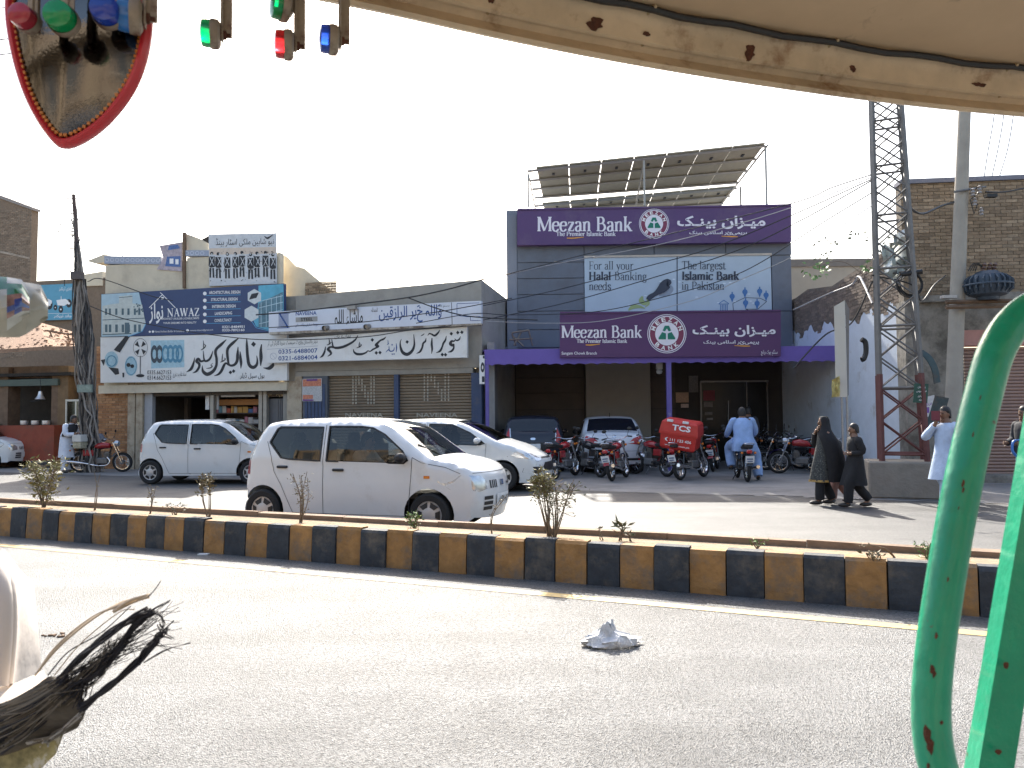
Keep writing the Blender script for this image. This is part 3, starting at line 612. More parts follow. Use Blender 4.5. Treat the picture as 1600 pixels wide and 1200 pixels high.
ik=Ink(LP,.034); ik.poly([(261,401),(282,400),(282,417),(258,416)]); ik.poly([(264,384),(278,382),(281,388),(262,391)]); ik.build('print',mat('banner blue',(.09,.16,.36),.6,var=.5,scale=25,wpos=True),tb)
ik=Ink(LP,.036); ik.poly([(265,404),(271,404),(271,412),(265,412)]); ik.poly([(274,405),(279,405),(279,413),(274,413)]); ik.build('print',M_whiteink,tb)
mb=MB()
for x,y in((299,341),(326,339),(378,341),(431,338),(164,372),(191,384)): mb=MB(); mb.tube([LP.hit(x,y,-.1),LP.hit(x+.5,y+(30 if x>290 else 26),-.1)],.012,5); tag(mb.build('roof_rod',M_steel),'thin steel rod on the electric shop roof, '+{299:'left of the band poster',326:'at the left edge of the band poster',378:'over the middle of the band poster',431:'at the right edge of the band poster',164:'at the left corner',191:'short, second from the left corner'}[x],'rod','steel rods on the electric shop roof')
# ================================================================ cement store with roller shutters
cs=thing('cement_store','low grey plastered store with two tan roller shutters','shop',base_of(LP,610),rz(LP))
zt=zz(610,448)
mb=MB(); q=[(462,463),(752,437),(752,560),(462,575)]
pts=[(LP.uz(*p)) for p in q]; zb=2.9
a=[LP.at(pts[0][0],zb,0),LP.at(pts[1][0],zb,0),LP.at(*pts[1],0),LP.at(*pts[0],0)]
mb.hexa([p-LP.n*.3 for p in a],a)
uR=pts[1][0]
# right hand side wall running back
e0,e1=LP.at(uR,0,-.3),LP.at(uR,0,-6.2)
mb.hexa([e0-LP.u*.25,e0,e0+Vector((0,0,pts[1][1])),e0-LP.u*.25+Vector((0,0,pts[1][1]))],[e1-LP.u*.25,e1,e1+Vector((0,0,pts[1][1]-.1)),e1-LP.u*.25+Vector((0,0,pts[1][1]-.1))])
mb.build('plaster_wall',M_grey,cs,world=True)
mb=MB(); fbox(mb,LP,u(462),uR-.26,zb-.15,zb-.01,-5,.02); mb.build('roof_slab',M_grey,cs,world=True)
mb=MB(); fbox(mb,LP,u(440),u(464),0,zz(455,462),-.8,-.1); mb.build('party_wall',M_grey,cs,world=True)
M_blue=mat('dark blue paint',(.045,.07,.14),.6,var=.2,scale=4,bump=.15,dirt=(.12,.115,.11),dscale=2.2,dlo=.56,dhi=.8,wpos=True)
for a,b,m in((462,472,M_post),(474,512,mat('slate door frame',(.10,.11,.13),.7,wpos=True)),(616,623,M_blue),(737,753,M_blue)):
    mb=MB(); fbox(mb,LP,u(a,640),u(b,640),0,zb-.15,-.4,.03); mb.build('front_pier',m,cs,world=True)
mb=MB()
for i in range(6): pbox(mb,LP,476+i*5.5,600,480+i*5.5,725,.03,.05)
mb.build('door_leaf',M_blue,cs,world=True)
def shutter(name,pl,x0,x1,y0,d,m,parent,pitch=.085,zlow=.05):
    mb=MB(); a,b=pl.uz(x0,640,d)[0],pl.uz(x1,640,d)[0]; zt=pl.uz((x0+x1)/2,y0,d)[1]; n=int((zt-zlow)/pitch); P=[]
    for i in range(n):
        z=zlow+i*pitch
        for t,o in((0,-.02),(.12,0.006),(.3,.016),(.55,.018),(.8,.01),(.93,-.012)): P.append((z+t*pitch,o))
    k=len(P); mb.add([pl.at(a,z,d+o) for z,o in P]+[pl.at(b,z,d+o) for z,o in P],[[i,i+1,k+i+1,k+i] for i in range(k-1)])
    return mb.build(name,m,parent,world=True)
M_tan=mat('tan shutter paint',(.24,.185,.125),.6,.15,var=.12,scale=2,bump=.06,dirt=(.15,.115,.08),dscale=1.2,dlo=.5,dhi=.8,wpos=True)
shutter('roller_shutter',LP,512,616,560,-.12,M_tan,cs); shutter('roller_shutter',LP,623,737,556,-.12,M_tan,cs)
M_stencil=mat('pale stencil paint',(.42,.38,.30),.7,var=.3,scale=20,wpos=True)
for cx,cy,wd in((568,605,33),(682,600,38)):
    ik=Ink(LP,-.095); x0=cx-wd/2; x1=cx+wd/2; y0=cy-28; y1=cy+28
    for i in range(8):
        x=x0+wd*i/7
        for j in range(11):
            y=y0+(y1-y0)*j/11
            if i in(0,1,6,7) or abs((i-1)/5-(j/11))<.17 or j<1: ik.line(x,y,x,y+3.6,2.0)
    ik.text('NAVEENA',x0-12,645,x1+14,652,.02)
    ik.build('stencil_print',M_stencil,cs)
ps=sign('wall_poster','small orange and pink printed poster on the slate door frame','' or LP,[(472,592),(503,591),(503,627),(472,627)],.06,.07,mat('poster grey',(.45,.45,.45),.6,var=.4,scale=30,wpos=True),'poster')
ik=Ink(LP,.072); ik.poly([(473,593),(502,592),(502,603),(473,604)]); ik.poly([(473,617),(489,617),(489,623),(473,624)]); ik.build('print',mat('poster orange red',(.55,.2,.12),.6,var=.4,scale=25,wpos=True),ps)
ik=Ink(LP,.074); ik.poly([(479,592.5),(496,592),(496,595),(479,595.5)]); ik.poly([(473,624),(490,624),(490,626.5),(473,626.5)]); ik.build('print',mat('poster purple',(.16,.06,.22),.6),ps)
# upper long board
nv=sign('signboard','long white steel dealer signboard with blue Arabic lettering, upper of two on the cement store',LP,[(420,487.5),(705,472),(752,470),(752,505),(705,508),(420,521)],.45,.6,mat('bluish white board',(.66,.69,.76),.45,var=.06,scale=3,dirt=(.5,.5,.5),dscale=1.5,dlo=.58,dhi=.85,wpos=True))
o_=.604; ik=Ink(LP,o_)
ik.text('وَاللہ خَیر الرازقین',592,479,690,506,.012,-4,True)
for i in range(9): ik.line(436+i*1.75,490,436+i*1.75,512,.75)
ik.line(437,490,450,512,2.4); ik.line(433,490,453,489.4,.8); ik.line(433,513,453,512,.8)
ik.text('NAVEENA',462,487.2,494.5,493,.018,-1.2); ik.line(460,509.5,495,506.6,.8); ik.text('نوینا سٹیل پاکستان',461,506,497,511.6,0,-1.6,True)
for p in(((714,474.4),(749,473.2)),((714,474.4),(714,493)),((714,493),(731,495)),((731,495),(751,494.5)),((735,495),(735,501)),((735,501),(751,500.5))): ik.line(*p[0],*p[1],.8)
ik.build('lettering',M_blueink,nv)
ik=Ink(LP,o_); ik.text('ماشاء اللہ',523,484,567,508,.012,-2,True); ik.text('الحمدللہ',580,480.6,590,487.5,0,0,True); ik.text('بسم اللہ',683,476.5,702,481.5,0,-1,True)
ik.line(705.5,472.5,706.5,507.5,.9); ik.build('lettering',M_ink,nv)
ik=Ink(LP,o_-.001); ik.poly([(462,496),(496,494.3),(496,502),(462,503.5)]); ik.build('grey_bar',mat('grey bar',(.32,.32,.31),.5),nv)
ik=Ink(LP,o_+.006); ik.text('STEEL',470,496.6,489,501.8,.02,-.8); ik.build('lettering',M_ink,nv)
mb=MB(); prism(mb,LP,[(421,519),(705,507),(752,505),(752,507.5),(705,510),(421,523)],.42,.64); mb.build('bottom_rail',mat('worn rail',(.5,.45,.38),.6,.2,dirt=(.15,.11,.08),dscale=3,dlo=.45,dhi=.6,wpos=True),nv,world=True)
for x,y in((506,513),(571,511)):
    mb=MB(); a=LP.hit(x,y,.75); b_=LP.hit(x+7,y-1,.55); mb.tube([a,b_],.075,14,cap=False); mb.tube([a+(b_-a)*.25,b_],.06,14)
    mb.build('flood_lamp',mat('lamp shell',(.3,.28,.26),.4,.6),nv,smooth=True,world=True)
mb=MB(); pbox(mb,LP,542,476,555,483,.5,.75); mb.build('lamp_box',mat('lamp shell',(0,0,0)),nv,world=True)
# lower big board
tv=sign('signboard','white iron and cement store signboard with bold black Urdu lettering and two phone numbers',LP,[(416,531),(729.5,510.5),(729.5,558.5),(416,567)],.36,.5,mat('white sign board',(0,0,0)))
o_=.504; Z=dict(sc=8.89,ox=560,oy=460); ik=Ink(LP,o_)
T1=([(1418,582,5),(1400,625,22),(1365,640,20),(1335,612,6)],[(1345,635,14),(1325,650,22),(1295,650,30),(1278,685,44),(1310,708,36),(1326,690,16),(1322,750,26),(1290,790,28),(1240,803,5)],
 [(1222,575,6),(1208,635,24),(1180,680,28),(1165,725,24),(1135,785,30),(1078,812,5)],[(1022,605,14),(1018,690,30),(1024,760,26),(1015,825,6)],[(962,572,5),(985,545,18),(1015,552,22),(1060,572,30),(1105,535,24),(1135,488,5)],
 [(940,605,6),(930,650,24),(900,680,26),(885,740,26),(855,795,28),(805,822,5)],[(868,578,6),(890,565,14),(918,545,7)],
 [(768,555,8),(775,640,18),(775,710,28),(745,785,38),(680,832,46),(615,805,42),(585,730,28),(582,660,14),(598,620,5)],
 [(385,588,6),(350,620,26),(305,640,24),(270,672,30),(245,705,40),(275,720,34),(240,745,22),(200,765,22),(165,790,16),(130,785,16),(105,808,22),(50,828,30),(-20,828,34),(-60,800,24),(-70,760,8)])
for st in T1: ik.brush(st,**Z)
for x,y in((1380,530),(1437,526),(1290,546),(1165,836),(1210,838),(677,660),(193,632),(248,812),(300,808)): ik.dot(x,y,27,**Z)
Z2=dict(sc=4.571,ox=400,oy=460)
for st in ([(740,338,3),(737,358,8),(735,378,6)],[(718,382,4),(738,375,9),(752,362,7),(742,352,3)],
 [(728,292,4),(708,325,12),(670,352,16),(620,375,18),(575,382,18),(552,374,13),(545,345,8),(540,318,4)],[(556,378,14),(530,376,14),(515,392,20),(530,408,18),(535,425,14),(512,443,4)],
 [(520,312,3),(524,335,8),(522,352,6)],[(505,362,4),(524,355,8),(538,340,6)],[(497,372,4),(490,408,13),(475,438,14),(455,452,3)]): ik.brush(st,**Z2)
ik.text('ڈیلر پاکستان وائٹ سیمنٹ سریا گارڈر ٹی آر',418,533,496,542,.0,-4,True); ik.text('ہمارے ہاں',523,522,548,530,0,-1,True)
ik.build('lettering',M_ink,tv)
ik=Ink(LP,o_); ik.text('0335-6488007',435,546,496,553,.012,-2); ik.text('0321-6884004',435,556.5,496,563.5,.012,-2)
for st in ([(525,678,5),(530,740,16),(525,802,6)],[(500,735,5),(490,775,14),(460,790,15),(430,780,14),(425,720,8)],[(440,785,12),(415,770,14),(380,805,5)],[(408,632,4),(412,660,9),(410,690,6)],[(395,700,4),(412,692,9),(425,675,5)]): ik.brush(st,**Z)
for x,y in((468,700),(470,830),(495,828)): ik.dot(x,y,13,**Z)
ik.build('lettering',M_blueink,tv)
ik=Ink(LP,o_-.002); ik.disc(427,556.5,5.2,4.4,24); ik.line(424,553,430,560,.7); ik.poly([(417,545.5),(497,540),(497,540.8),(417,546.3)])
ik.build('faint_print',mat('faint grey print',(.45,.46,.5),.5),tv)
# black and white hanging sign on the blue pier
vs_=sign('hanging_sign','narrow black and white vertical sign on a bracket beside the purple canopy post',LP,[(749,555),(757,555),(757,600),(749,600)],.3,.36,M_white)
ik=Ink(LP,.364); ik.disc(754,574,3,1.2,16,ry=8); ik.poly([(753,588),(757,588),(757,597),(753,597)]); ik.poly([(754.5,556),(757,556),(757,560),(754.5,560)]); ik.build('print',M_ink,vs_)
mb=MB()
for y in(562,592): mb.tube([LP.hit(748,y,.33),LP.hit(760,y,.33)],.012,6)
mb.build('bracket',M_steel,vs_,world=True)
# ================================================================ bank
BP=Plane(PD(1020,652,24.2),1.5); CP=Plane(PD(1045,652,20.9),1.5)
bank=thing('bank_building','two storey grey panelled bank with a purple sign band across its top','building',base_of(BP,1020),rz(BP))
M_clad=mat('blue grey cladding',(.125,.145,.18),.55,var=.07,scale=3,bump=.05,dirt=(.10,.11,.13),dscale=.8,wpos=True)
M_clad2=mat('lighter grey cladding',(.19,.21,.25),.6,var=.07,scale=3,wpos=True)
bu=lambda x,y=450,o=0:BP.uz(x,y,o)[0]; bz=lambda y,x=1020,o=0:BP.uz(x,y,o)[1]
zslab=3.45; ztop=bz(322)
mb=MB(); fbox(mb,BP,bu(792),bu(1238),zslab,ztop-.05,-6,-.06); fbox(mb,BP,bu(792),bu(808),zslab,bz(332),-.06,-.02)
mb.build('upper_storey',M_clad2,bank,world=True)
def panel(x0,y0,x1,y1):
    u0,u1,z0,z1=rect(BP,x0,y0,x1,y1); mb=MB(); g=.012; fbox(mb,BP,u0+g,u1-g,z0+g,z1-g,-.06,0.0); mb.build('cladding_panel',M_clad,bank,world=True)
for a,b in((382,410),(410,435),(435,460),(460,486),(486,515),(515,543)): panel(808,a,912.5,b)
for a,b in((912.5,1022),(1022,1134),(1134,1237)): panel(a,380,b,399)
for a,b in((399,486),(486,543)): panel(1206,a,1237,b)
panel(912.5,486,1206,543)
# window film
wf=thing('window_poster','pale blue advertising film across the bank upper window','poster',BP.hit(1058,486),rz(BP))
mb=MB(); pbox(mb,BP,913.5,400,1205,485.5,-.05,.012); mb.build('film',mat('pale blue film',(.40,.49,.57),.35,var=.06,scale=2,wpos=True),wf,world=True)
mb=MB(); pbox(mb,BP,912.5,397.5,1206,400.5,-.05,.05); mb.build('top_frame',mat('cream frame',(.5,.45,.38),.5),wf,world=True)
ik=Ink(BP,.016); ik.poly([(1057.2,400.5),(1058.8,400.5),(1058.8,486),(1057.2,486)]); ik.serif('For all your',920,421,990,12.5,.9); ik.serif('Halal',920,437.5,955,12.5,1.7); ik.serif('Banking',960,437.5,1011,12.5,.9); ik.serif('needs',920,453,955,12.5,.9)
ik.serif('The largest',1065,420.5,1134,12.5,.9); ik.serif('Islamic Bank',1065,437,1155,12.5,1.7); ik.serif('in Pakistan',1065,452.5,1132,12.5,.9)
ik.brush([(1046,446,2),(1044,442,13),(1038,447,16),(1033,452,13),(1024,459,7),(1016,464,8),(1012,468,6)],k=6); ik.build('lettering',mat('navy print',(.025,.035,.06),.5),wf)
ik=Ink(BP,.014); ik.brush([(1030,462,2),(1040,459,9),(1048,452,9),(1048,446,2)]); ik.build('drop_shade',mat('film grey blue',(.25,.30,.36),.5),wf)
ik=Ink(BP,.02); ik.brush([(1014,470,2),(1008,474,6),(1002,470,8),(1004,463,3)]); ik.brush([(1008,482,1),(998,479,5),(988,480,6),(982,485,2)]); ik.brush([(1010,466,1),(1014,474,3),(1008,480,1)]); ik.build('leaf_print',mat('leaf print',(.30,.38,.16),.5),wf)
ik=Ink(BP,.018)
pins=((1144,463),(1164,456),(1187,455),(1197,461),(1165,473),(1183,474))
for x,y in pins: ik.disc(x,y,4.2,0,16); ik.poly([(x-2.6,y+3),(x+2.6,y+3),(x,y+10)]); ik.poly([(x-1,y-7),(x+1,y-7),(x+1,y-3),(x-1,y-3)])
for k in range(5): ik.line(1126+k*2.6,476,1126+k*2.6,485.5,1.1)
ik.line(1123,474.5,1131,469,1); ik.line(1131,469,1139,474.5,1); ik.line(1123,475,1139,475,1); ik.build('pin_print',mat('pin blue',(.05,.16,.38),.5),wf)
ik=Ink(BP,.017)
for a,b in(((1145,474),(1146,485)),((1145,474),(1164,465)),((1164,465),(1188,466)),((1188,466),(1198,471)),((1198,471),(1184,483)),((1184,483),(1165,483)),((1165,483),(1172,485.5))): ik.line(*a,*b,.9)
ik.build('route_print',mat('navy print',(0,0,0)),wf)
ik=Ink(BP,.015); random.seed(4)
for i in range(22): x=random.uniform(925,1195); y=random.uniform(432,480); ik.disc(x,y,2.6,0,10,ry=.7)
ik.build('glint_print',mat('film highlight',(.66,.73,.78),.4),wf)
# purple signs
M_pur=mat('purple sign vinyl',(.082,.037,.135),.5,var=.1,scale=1.2,dirt=(.13,.09,.16),dscale=.9,dlo=.5,dhi=.8,wpos=True); M_pur2=mat('plum sign vinyl',(.075,.022,.105),.45,var=.07,scale=2,wpos=True)
M_gold=mat('orange swoosh',(.75,.34,.03),.5); M_mar=mat('emblem maroon',(.20,.03,.075),.5); M_grn=mat('emblem green',(.0,.17,.11),.5); M_lilac=mat('white vinyl lettering',(.74,.72,.78),.45,var=.04)
def emblem(pl,off,cx,cy,r,t):
    ik=Ink(pl,off); ik.disc(cx,cy,r,r*.965); ik.disc(cx,cy,r*.92,r*.87); ik.disc(cx,cy,r*.60,0); ik.build('emblem_ring',M_lilac,t)
    ik=Ink(pl,off); ik.disc(cx,cy,r*.865,r*.605); ik.build('emblem_ring',M_mar,t)
    ik=Ink(pl,off+.006)
    for i,c in enumerate('MEEZAN'):
        a=R(-158+i*27.2); x=cx+r*.735*math.cos(a); y=cy+r*.735*math.sin(a); h=r*.105; ik.text(c,x-h,y-h,x+h,y+h,.03,rot=a+math.pi/2)
    for i,c in enumerate('BANK'):
        a=R(131-i*27.2); x=cx+r*.735*math.cos(a); y=cy+r*.735*math.sin(a); h=r*.105; ik.text(c,x-h,y-h,x+h,y+h,.03,rot=a-math.pi/2)
    ik.build('emblem_lettering',M_whiteink,t)
    ik=Ink(pl,off+.004); k=r*.036
    P=lambda *p:[(cx+a*k,cy+b*k) for a,b in p]
    ik.poly(P((-3,-11.5),(3,-11.5),(6.2,-4.5),(2.6,-3.4),(0,-7.5),(-2.6,-3.4),(-6.2,-4.5)))
    ik.poly(P((-6.8,-2.5),(-1.2,-.5),(-1.2,8),(-11.5,8),(-12,6))); ik.poly(P((6.8,-2.5),(1.2,-.5),(1.2,8),(11.5,8),(12,6)))
    ik.build('emblem_green',M_grn,t)
def bank_sign(pl,d,x0,y0,x1,y1,lab,ex,ey,er,T,m):
    t=sign('bank_sign',lab,pl,[(x0,y0+ (4 if y0<400 else 0)),(x1,y0-(5 if y0<400 else 0)),(x1,y1-(4 if y0<400 else 2)),(x0,y1+(1 if y0<400 else 0))],d-.22,d,m)
    e=d+.004; emblem(pl,e,ex,ey,er,t); ik=Ink(pl,e)
    xa,yb,xb,cap,tx0,ty,tx1,tc,ua,ut,ub,ubm,va,vt,vb,vbm=T
    ik.serif('Meezan Bank',xa,yb,xb,cap,1.35); ik.serif('The Premier Islamic Bank',tx0,ty,tx1,tc,1.5)
    ik.text('میـزان بینـک',ua,ut,ub,ubm,.03,0,True); ik.text('پریمیئر اسلامی بینک',va,vt,vb,vbm,.02,0,True)
    if y0>400: ik.text('Sangam Chowk Branch',877.5,549.5,932.5,555.5,.012); ik.text('سنگم چوک برانچ',1189,546,1215,556,.0,0,True)
    ik.build('lettering',M_lilac,t)
    ik=Ink(pl,e+.001); L=tx1-tx0; ik.brush([(tx0+L*.18,ty+3.4,1.2),(tx0+L*.3,ty+3.4,1.8),(tx0+L*.46,ty+2,.5)]); ik.brush([(va+(vb-va)*.56,vbm+1.0,.5),(va+(vb-va)*.72,vbm+1.6,1.8),(va+(vb-va)*.84,vbm+1.8,1.2)])
    ik.build('swoosh',M_gold,t)
    mb=MB(); pbox(mb,pl,x0,y0-1,x1,y0+1.5,d-.02,d+.03); mb.build('top_trim',m,t,world=True)
    return t
bank_sign(BP,.28,808,323.5,1236.5,382,'long purple bank sign with round emblem at the top of the grey bank',1022,349.5,23.5,(839,361,988,22,869,368.6,962,6.5,1058,337,1196,358,1077,360.5,1167,368),M_pur)
bank_sign(CP,.12,875,487,1220,558.5,'plum bank sign with round emblem and branch name mounted on the purple canopy',1042,521.5,30.5,(877,527.5,1003,18.5,901,535.6,980,5.6,1082,508,1212,526.5,1099,531.5,1186,539),M_pur2)
# canopy
can=thing('canopy','purple canopy with scalloped valance over the bank forecourt','canopy',base_of(CP,1045),rz(CP))
M_can=mat('purple canopy fabric',(.15,.105,.38),.75,var=.1,scale=3,bump=.1,wpos=True)
cu=lambda x,y=560:CP.uz(x,y)[0]; cz=lambda y,x=1045:CP.uz(x,y)[1]
ca,cb,c0,c1=cu(757),cu(1349),cz(568.5),cz(543)
n=150; up=[];lo=[]
for i in range(n+1):
    uu=ca+(cb-ca)*i/n; up.append(CP.at(uu,c1,0)); lo.append(CP.at(uu,c0+.045*abs(math.sin(uu*math.pi/.32))**.7,.004*math.sin(uu*9)))
mb=MB(); mb.add(up+lo+[p-CP.n*.02 for p in up]+[p-CP.n*.02 for p in lo],[[i,i+1,n+2+i,n+1+i] for i in range(n)]+[[2*n+2+i,2*n+3+i,3*n+4+i,3*n+3+i] for i in range(n)]+[[i,i+1,2*n+3+i,2*n+2+i] for i in range(n)]+[[n+1+i,n+2+i,3*n+4+i,3*n+3+i] for i in range(n)])
mb.build('valance',M_can,can,world=True)
mb=MB(); 
fr=[CP.at(ca,c1,-.025),CP.at(cb,c1,-.025)]; bk=[BP.at(bu(757)-.3,c1+.12,.02),BP.at(bu(1349)+.2,c1+.12,.02)]
mb.hexa([fr[0],fr[1],bk[1],bk[0]],[p-Vector((0,0,.04)) for p in(fr[0],fr[1],bk[1],bk[0])]); mb.build('roof_sheet',M_can,can,world=True)
for x in(761,1045.5,1338):
    mb=MB(); a=CP.at(cu(x,600),0,-.06); mb.box(a+Vector((0,0,c0/2+.05)),(.13 if x!=761 else .1,.1,c0+.1)); mb.build('post',mat('purple post paint',(.13,.10,.34),.6,var=.15,scale=5,dirt=(.3,.3,.4),dscale=4,dlo=.6,dhi=.8,wpos=True),can,world=True)
mb=MB(); mb.box(CP.hit(1030,572,-.5),(.16,.16,.18)); mb.lathe([(.0,-.14),(.07,-.12),(.09,-.05),(.05,0),(.03,.05)],Matrix.Translation(CP.hit(1030,577,-.5)),12); mb.build('hanging_lamp',mat('lamp grey',(.4,.4,.4),.5),can,world=True)
# ground floor behind the canopy
M_brown=mat('dark brown panel',(.075,.055,.04),.6,var=.2,scale=2,bump=.05,wpos=True); M_beige=mat('beige wall',(.34,.31,.26),.85,var=.06,scale=3,wpos=True)
GP=Plane(PD(1020,652,25.6),1.5); gu=lambda x,y=640:GP.uz(x,y)[0]
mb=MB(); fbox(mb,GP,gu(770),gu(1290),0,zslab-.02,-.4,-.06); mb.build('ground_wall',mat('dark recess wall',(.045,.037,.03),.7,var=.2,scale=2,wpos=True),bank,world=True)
gz=lambda y,x=860:GP.uz(x,y)[1]
zr=[.05,gz(682),gz(640),gz(614),gz(590),gz(560)]
for a,b in zip(zr,zr[1:]):
    for x0,x1 in((806,913),(1017,1056)):
        mb=MB(); fbox(mb,GP,gu(x0)+.01,gu(x1)-.01,a+.012,b-.012,-.06,0); mb.build('wall_panel',M_brown,bank,world=True)
mb=MB(); fbox(mb,GP,gu(915),gu(1015),0,zslab,-.06,.25); mb.build('beige_column',M_beige,bank,world=True)
mb=MB(); fbox(mb,BP,bu(757,600)-.2,bu(1290,600),zslab-.001,zslab+.3,-2.2,-.07); mb.build('floor_slab',M_clad2,bank,world=True)
mb=MB(); fbox(mb,CP,cu(757)+.05,cu(757)+.25,0,3.6,-5,-.4); mb.build('left_boundary_wall',mat('grey side wall',(.28,.275,.27),.85,wpos=True),bank,world=True)
# glass entrance
M_alu=mat('door aluminium',(.22,.21,.2),.4,.5)
mb=MB()
for x0,x1,y0,y1 in((1095,1097,596,720),(1167,1168.5,596,720),(1199,1201,596,720),(1095,1201,594.5,597)): pbox(mb,GP,x0,y0,x1,y1,.02,.08)
mb.build('door_frame',M_alu,bank,world=True)
for x0,x1 in((1097,1167),(1168.5,1199)):
    mb=MB(); pbox(mb,GP,x0,597,x1,722,.035,.045); mb.build('glass_door',mat('dark door glass',(.02,.019,.017),.22,var=.1,spec=.25),bank,world=True)
mb=MB(); mb.tube([GP.hit(1138,626,.1),GP.hit(1138,662,.1)],.015,8); mb.build('door_handle',M_steel,bank,world=True)
pn=thing('notice_papers','orange and white notices pasted on the dark bank wall beside the purple post','notice',GP.hit(1066,640,.01),rz(GP))
for x0,y0,x1,y1,m in((1056,613,1076,629,mat('notice tan',(.50,.33,.22),.7,var=.3,scale=30,wpos=True)),(1064,631,1076,637,mat('notice pale',(.55,.42,.36),.7,var=.3,scale=30,wpos=True)),(1076,587,1091,613,mat('notice grey',(.17,.155,.14),.7,var=.4,scale=25,wpos=True))):
    mb=MB(); pbox(mb,GP,x0,y0,x1,y1,.0,.015); mb.build('notice',m,pn,world=True)
pd=thing('door_posters','faded red and grey posters on the bank glass door','poster',GP.hit(1106,660,.06),rz(GP))
for x0,y0,x1,y1,c in((1099,610,1117,626,(.20,.03,.04)),(1100,628,1114,636,(.2,.17,.15)),(1101,644,1113,648,(.2,.18,.16)),(1104,653,1114,656,(.25,.22,.2))):
    mb=MB(); pbox(mb,GP,x0,y0,x1,y1,.05,.055); mb.build('poster_sheet',mat('door poster %d'%y0,c,.6,var=.3,scale=20),pd,world=True)
# solar array on the bank roof
sol=thing('solar_array','tilted rooftop solar panels on a steel frame above the bank','solar panels',BP.at(bu(1000),ztop,-2.5),rz(BP))
M_pvb=mat('panel backsheet',(.36,.33,.25),.7,var=.08,scale=6,wpos=True); M_al=mat('aluminium rail',(.36,.35,.32),.5,.4,var=.1,wpos=True)
A=PD(838,262,23.9); B=PD(1197,224,23.9); Cc=PD(1150,287,26.6); Dd=PD(848,309,26.6)
A2=PD(846,321,23.0); B2=PD(1143,291.5,23.0)
def bil(a,b,c,d,s,t): return (a*(1-s)+b*s)*(1-t)+(d*(1-s)+c*s)*t
def arr(a,b,c,d,nu,nv):
    nn=(b-a).cross(d-a).normalized(); nn=nn if nn.z>0 else -nn
    for i in range(nu):
        for j in range(nv):
            s0,s1,t0,t1=i/nu+.006/nu,(i+1)/nu-.024/nu,j/nv+.004,(j+1)/nv-.004
            q=[bil(a,b,c,d,s,t) for s,t in((s0,t0),(s1,t0),(s1,t1),(s0,t1))]
            o=MB().hexa(q,[p+nn*.04 for p in q]).build('solar_panel',M_pvb,sol,world=True)
            q2=[bil(a,b,c,d,s,t)-nn*.004 for s,t in(((s0+s1)/2-.006,t0+.2*(t1-t0)),((s0+s1)/2+.006,t0+.2*(t1-t0)),((s0+s1)/2+.006,t0+.26*(t1-t0)),((s0+s1)/2-.006,t0+.26*(t1-t0)))]
            MB().hexa(q2,[p-nn*.02 for p in q2]).build('junction_box',M_ink,o,world=True)
    for t in(.03,.33,.62,.93):
        p,q=bil(a,b,c,d,-.04,t)-nn*.05,bil(a,b,c,d,1.0,t)-nn*.05
        MB().tube([p,q],.045,4).build('rail',M_al,sol,world=True)
arr(A,B,Cc,Dd,7,1)
d2=(Dd-A).normalized(); Y2=27.3; arr(PD(847,318,Y2),PD(1152,291,Y2),PD(1118,330,Y2+2),PD(858,345,Y2+2),7,1)
MB().tube([B+Vector((.05,0,-.06)),PD(1125,322,28.8)],.04,4).build('rail',M_al,sol,world=True)
for p in(PD(825,270,24),PD(1196,228,24),PD(1157,292,26.6),PD(1006,250,24)):
    MB().tube([p,Vector((p.x,p.y,ztop-.05))],.035,6).build('support_post',M_al,sol,world=True)
MB().tube([PD(1004,262,24.2),PD(993,325,26)],.03,5).build('brace',M_al,sol,world=True)
MB().tube([PD(826,273,24),PD(836,325,26)],.025,5).build('brace',M_al,sol,world=True)
# broken wood on the canopy
wd=thing('scrap_frame','broken wooden frame lying on the purple canopy','scrap wood',BP.hit(812,543,1.2),0)
for a,b in(((800,520),(826,516)),((800,521),(806,540)),((826,516),(832,540)),((796,531),(832,529)),((803,540),(815,518)),((818,541),(800,524))):
    MB().tube([BP.hit(*a,1.2),BP.hit(*b,1.0)],.028,4).build('slat',mat('grey old wood',(.24,.2,.16),.9),wd,world=True)
# ================================================================ right side: side wall, brick building
XW=8.95
sw=thing('side_wall','high side wall, bare brick above and blue-white paint below, right of the bank','wall',(XW,20.5,0),0)
y0,y1=17.2,25.4
def wz(px,py):  # height on the wall x=XW seen at pixel
    d=ray(px,py); t=XW/d.x; return d.y*t,CAMH+d.z*t
top=[wz(1243,466),wz(1262,452),wz(1300,447),wz(1340,420),wz(1372,398),wz(1415,380)]
top=[(y1,top[0][1])]+top+[(y0,top[-1][1])]; top=[(y,z) for y,z in top if y0<=y<=y1]
lst=sorted(set(top)); pts=[(y0,0)]+[(y1,0)]+sorted([p for p in top],key=lambda p:-p[0])
mb=MB(); mb.hexa([Vector((XW,y,z)) for y,z in pts],[Vector((XW+.3,y,z)) for y,z in pts]); mb.build('wall_core',M_mortar,sw,world=True)
XP=Plane((XW,21,0),0); XP.u=Vector((0,-1,0)); XP.n=Vector((-1,0,0)); XP.p=Vector((XW,0,0))
def topz(y):
    s=sorted(top)
    for (a,za),(b,zb_) in zip(s,s[1:]):
        if a<=y<=b: return za+(zb_-za)*(y-a)/max(b-a,1e-6)
    return s[0][1] if y<s[0][0] else s[-1][1]
def paintz(y): return wz(1250,520)[1]+(3.95-wz(1250,520)[1])*(25-y)/8+.12*math.sin(y*5)+.08*math.sin(y*13)
mb=MB(); bricks(mb,XP,-y1,-y0,2.3,5.9,0,[(.22,.17,.13),(.2,.155,.12),(.25,.19,.145)],keep=lambda u_,z:z<topz(-u_)-.05 and z>paintz(-u_)); stuff(mb.build('brickwork',M_brick,sw,world=True))
mb=MB(); n=60; a=[];b=[]
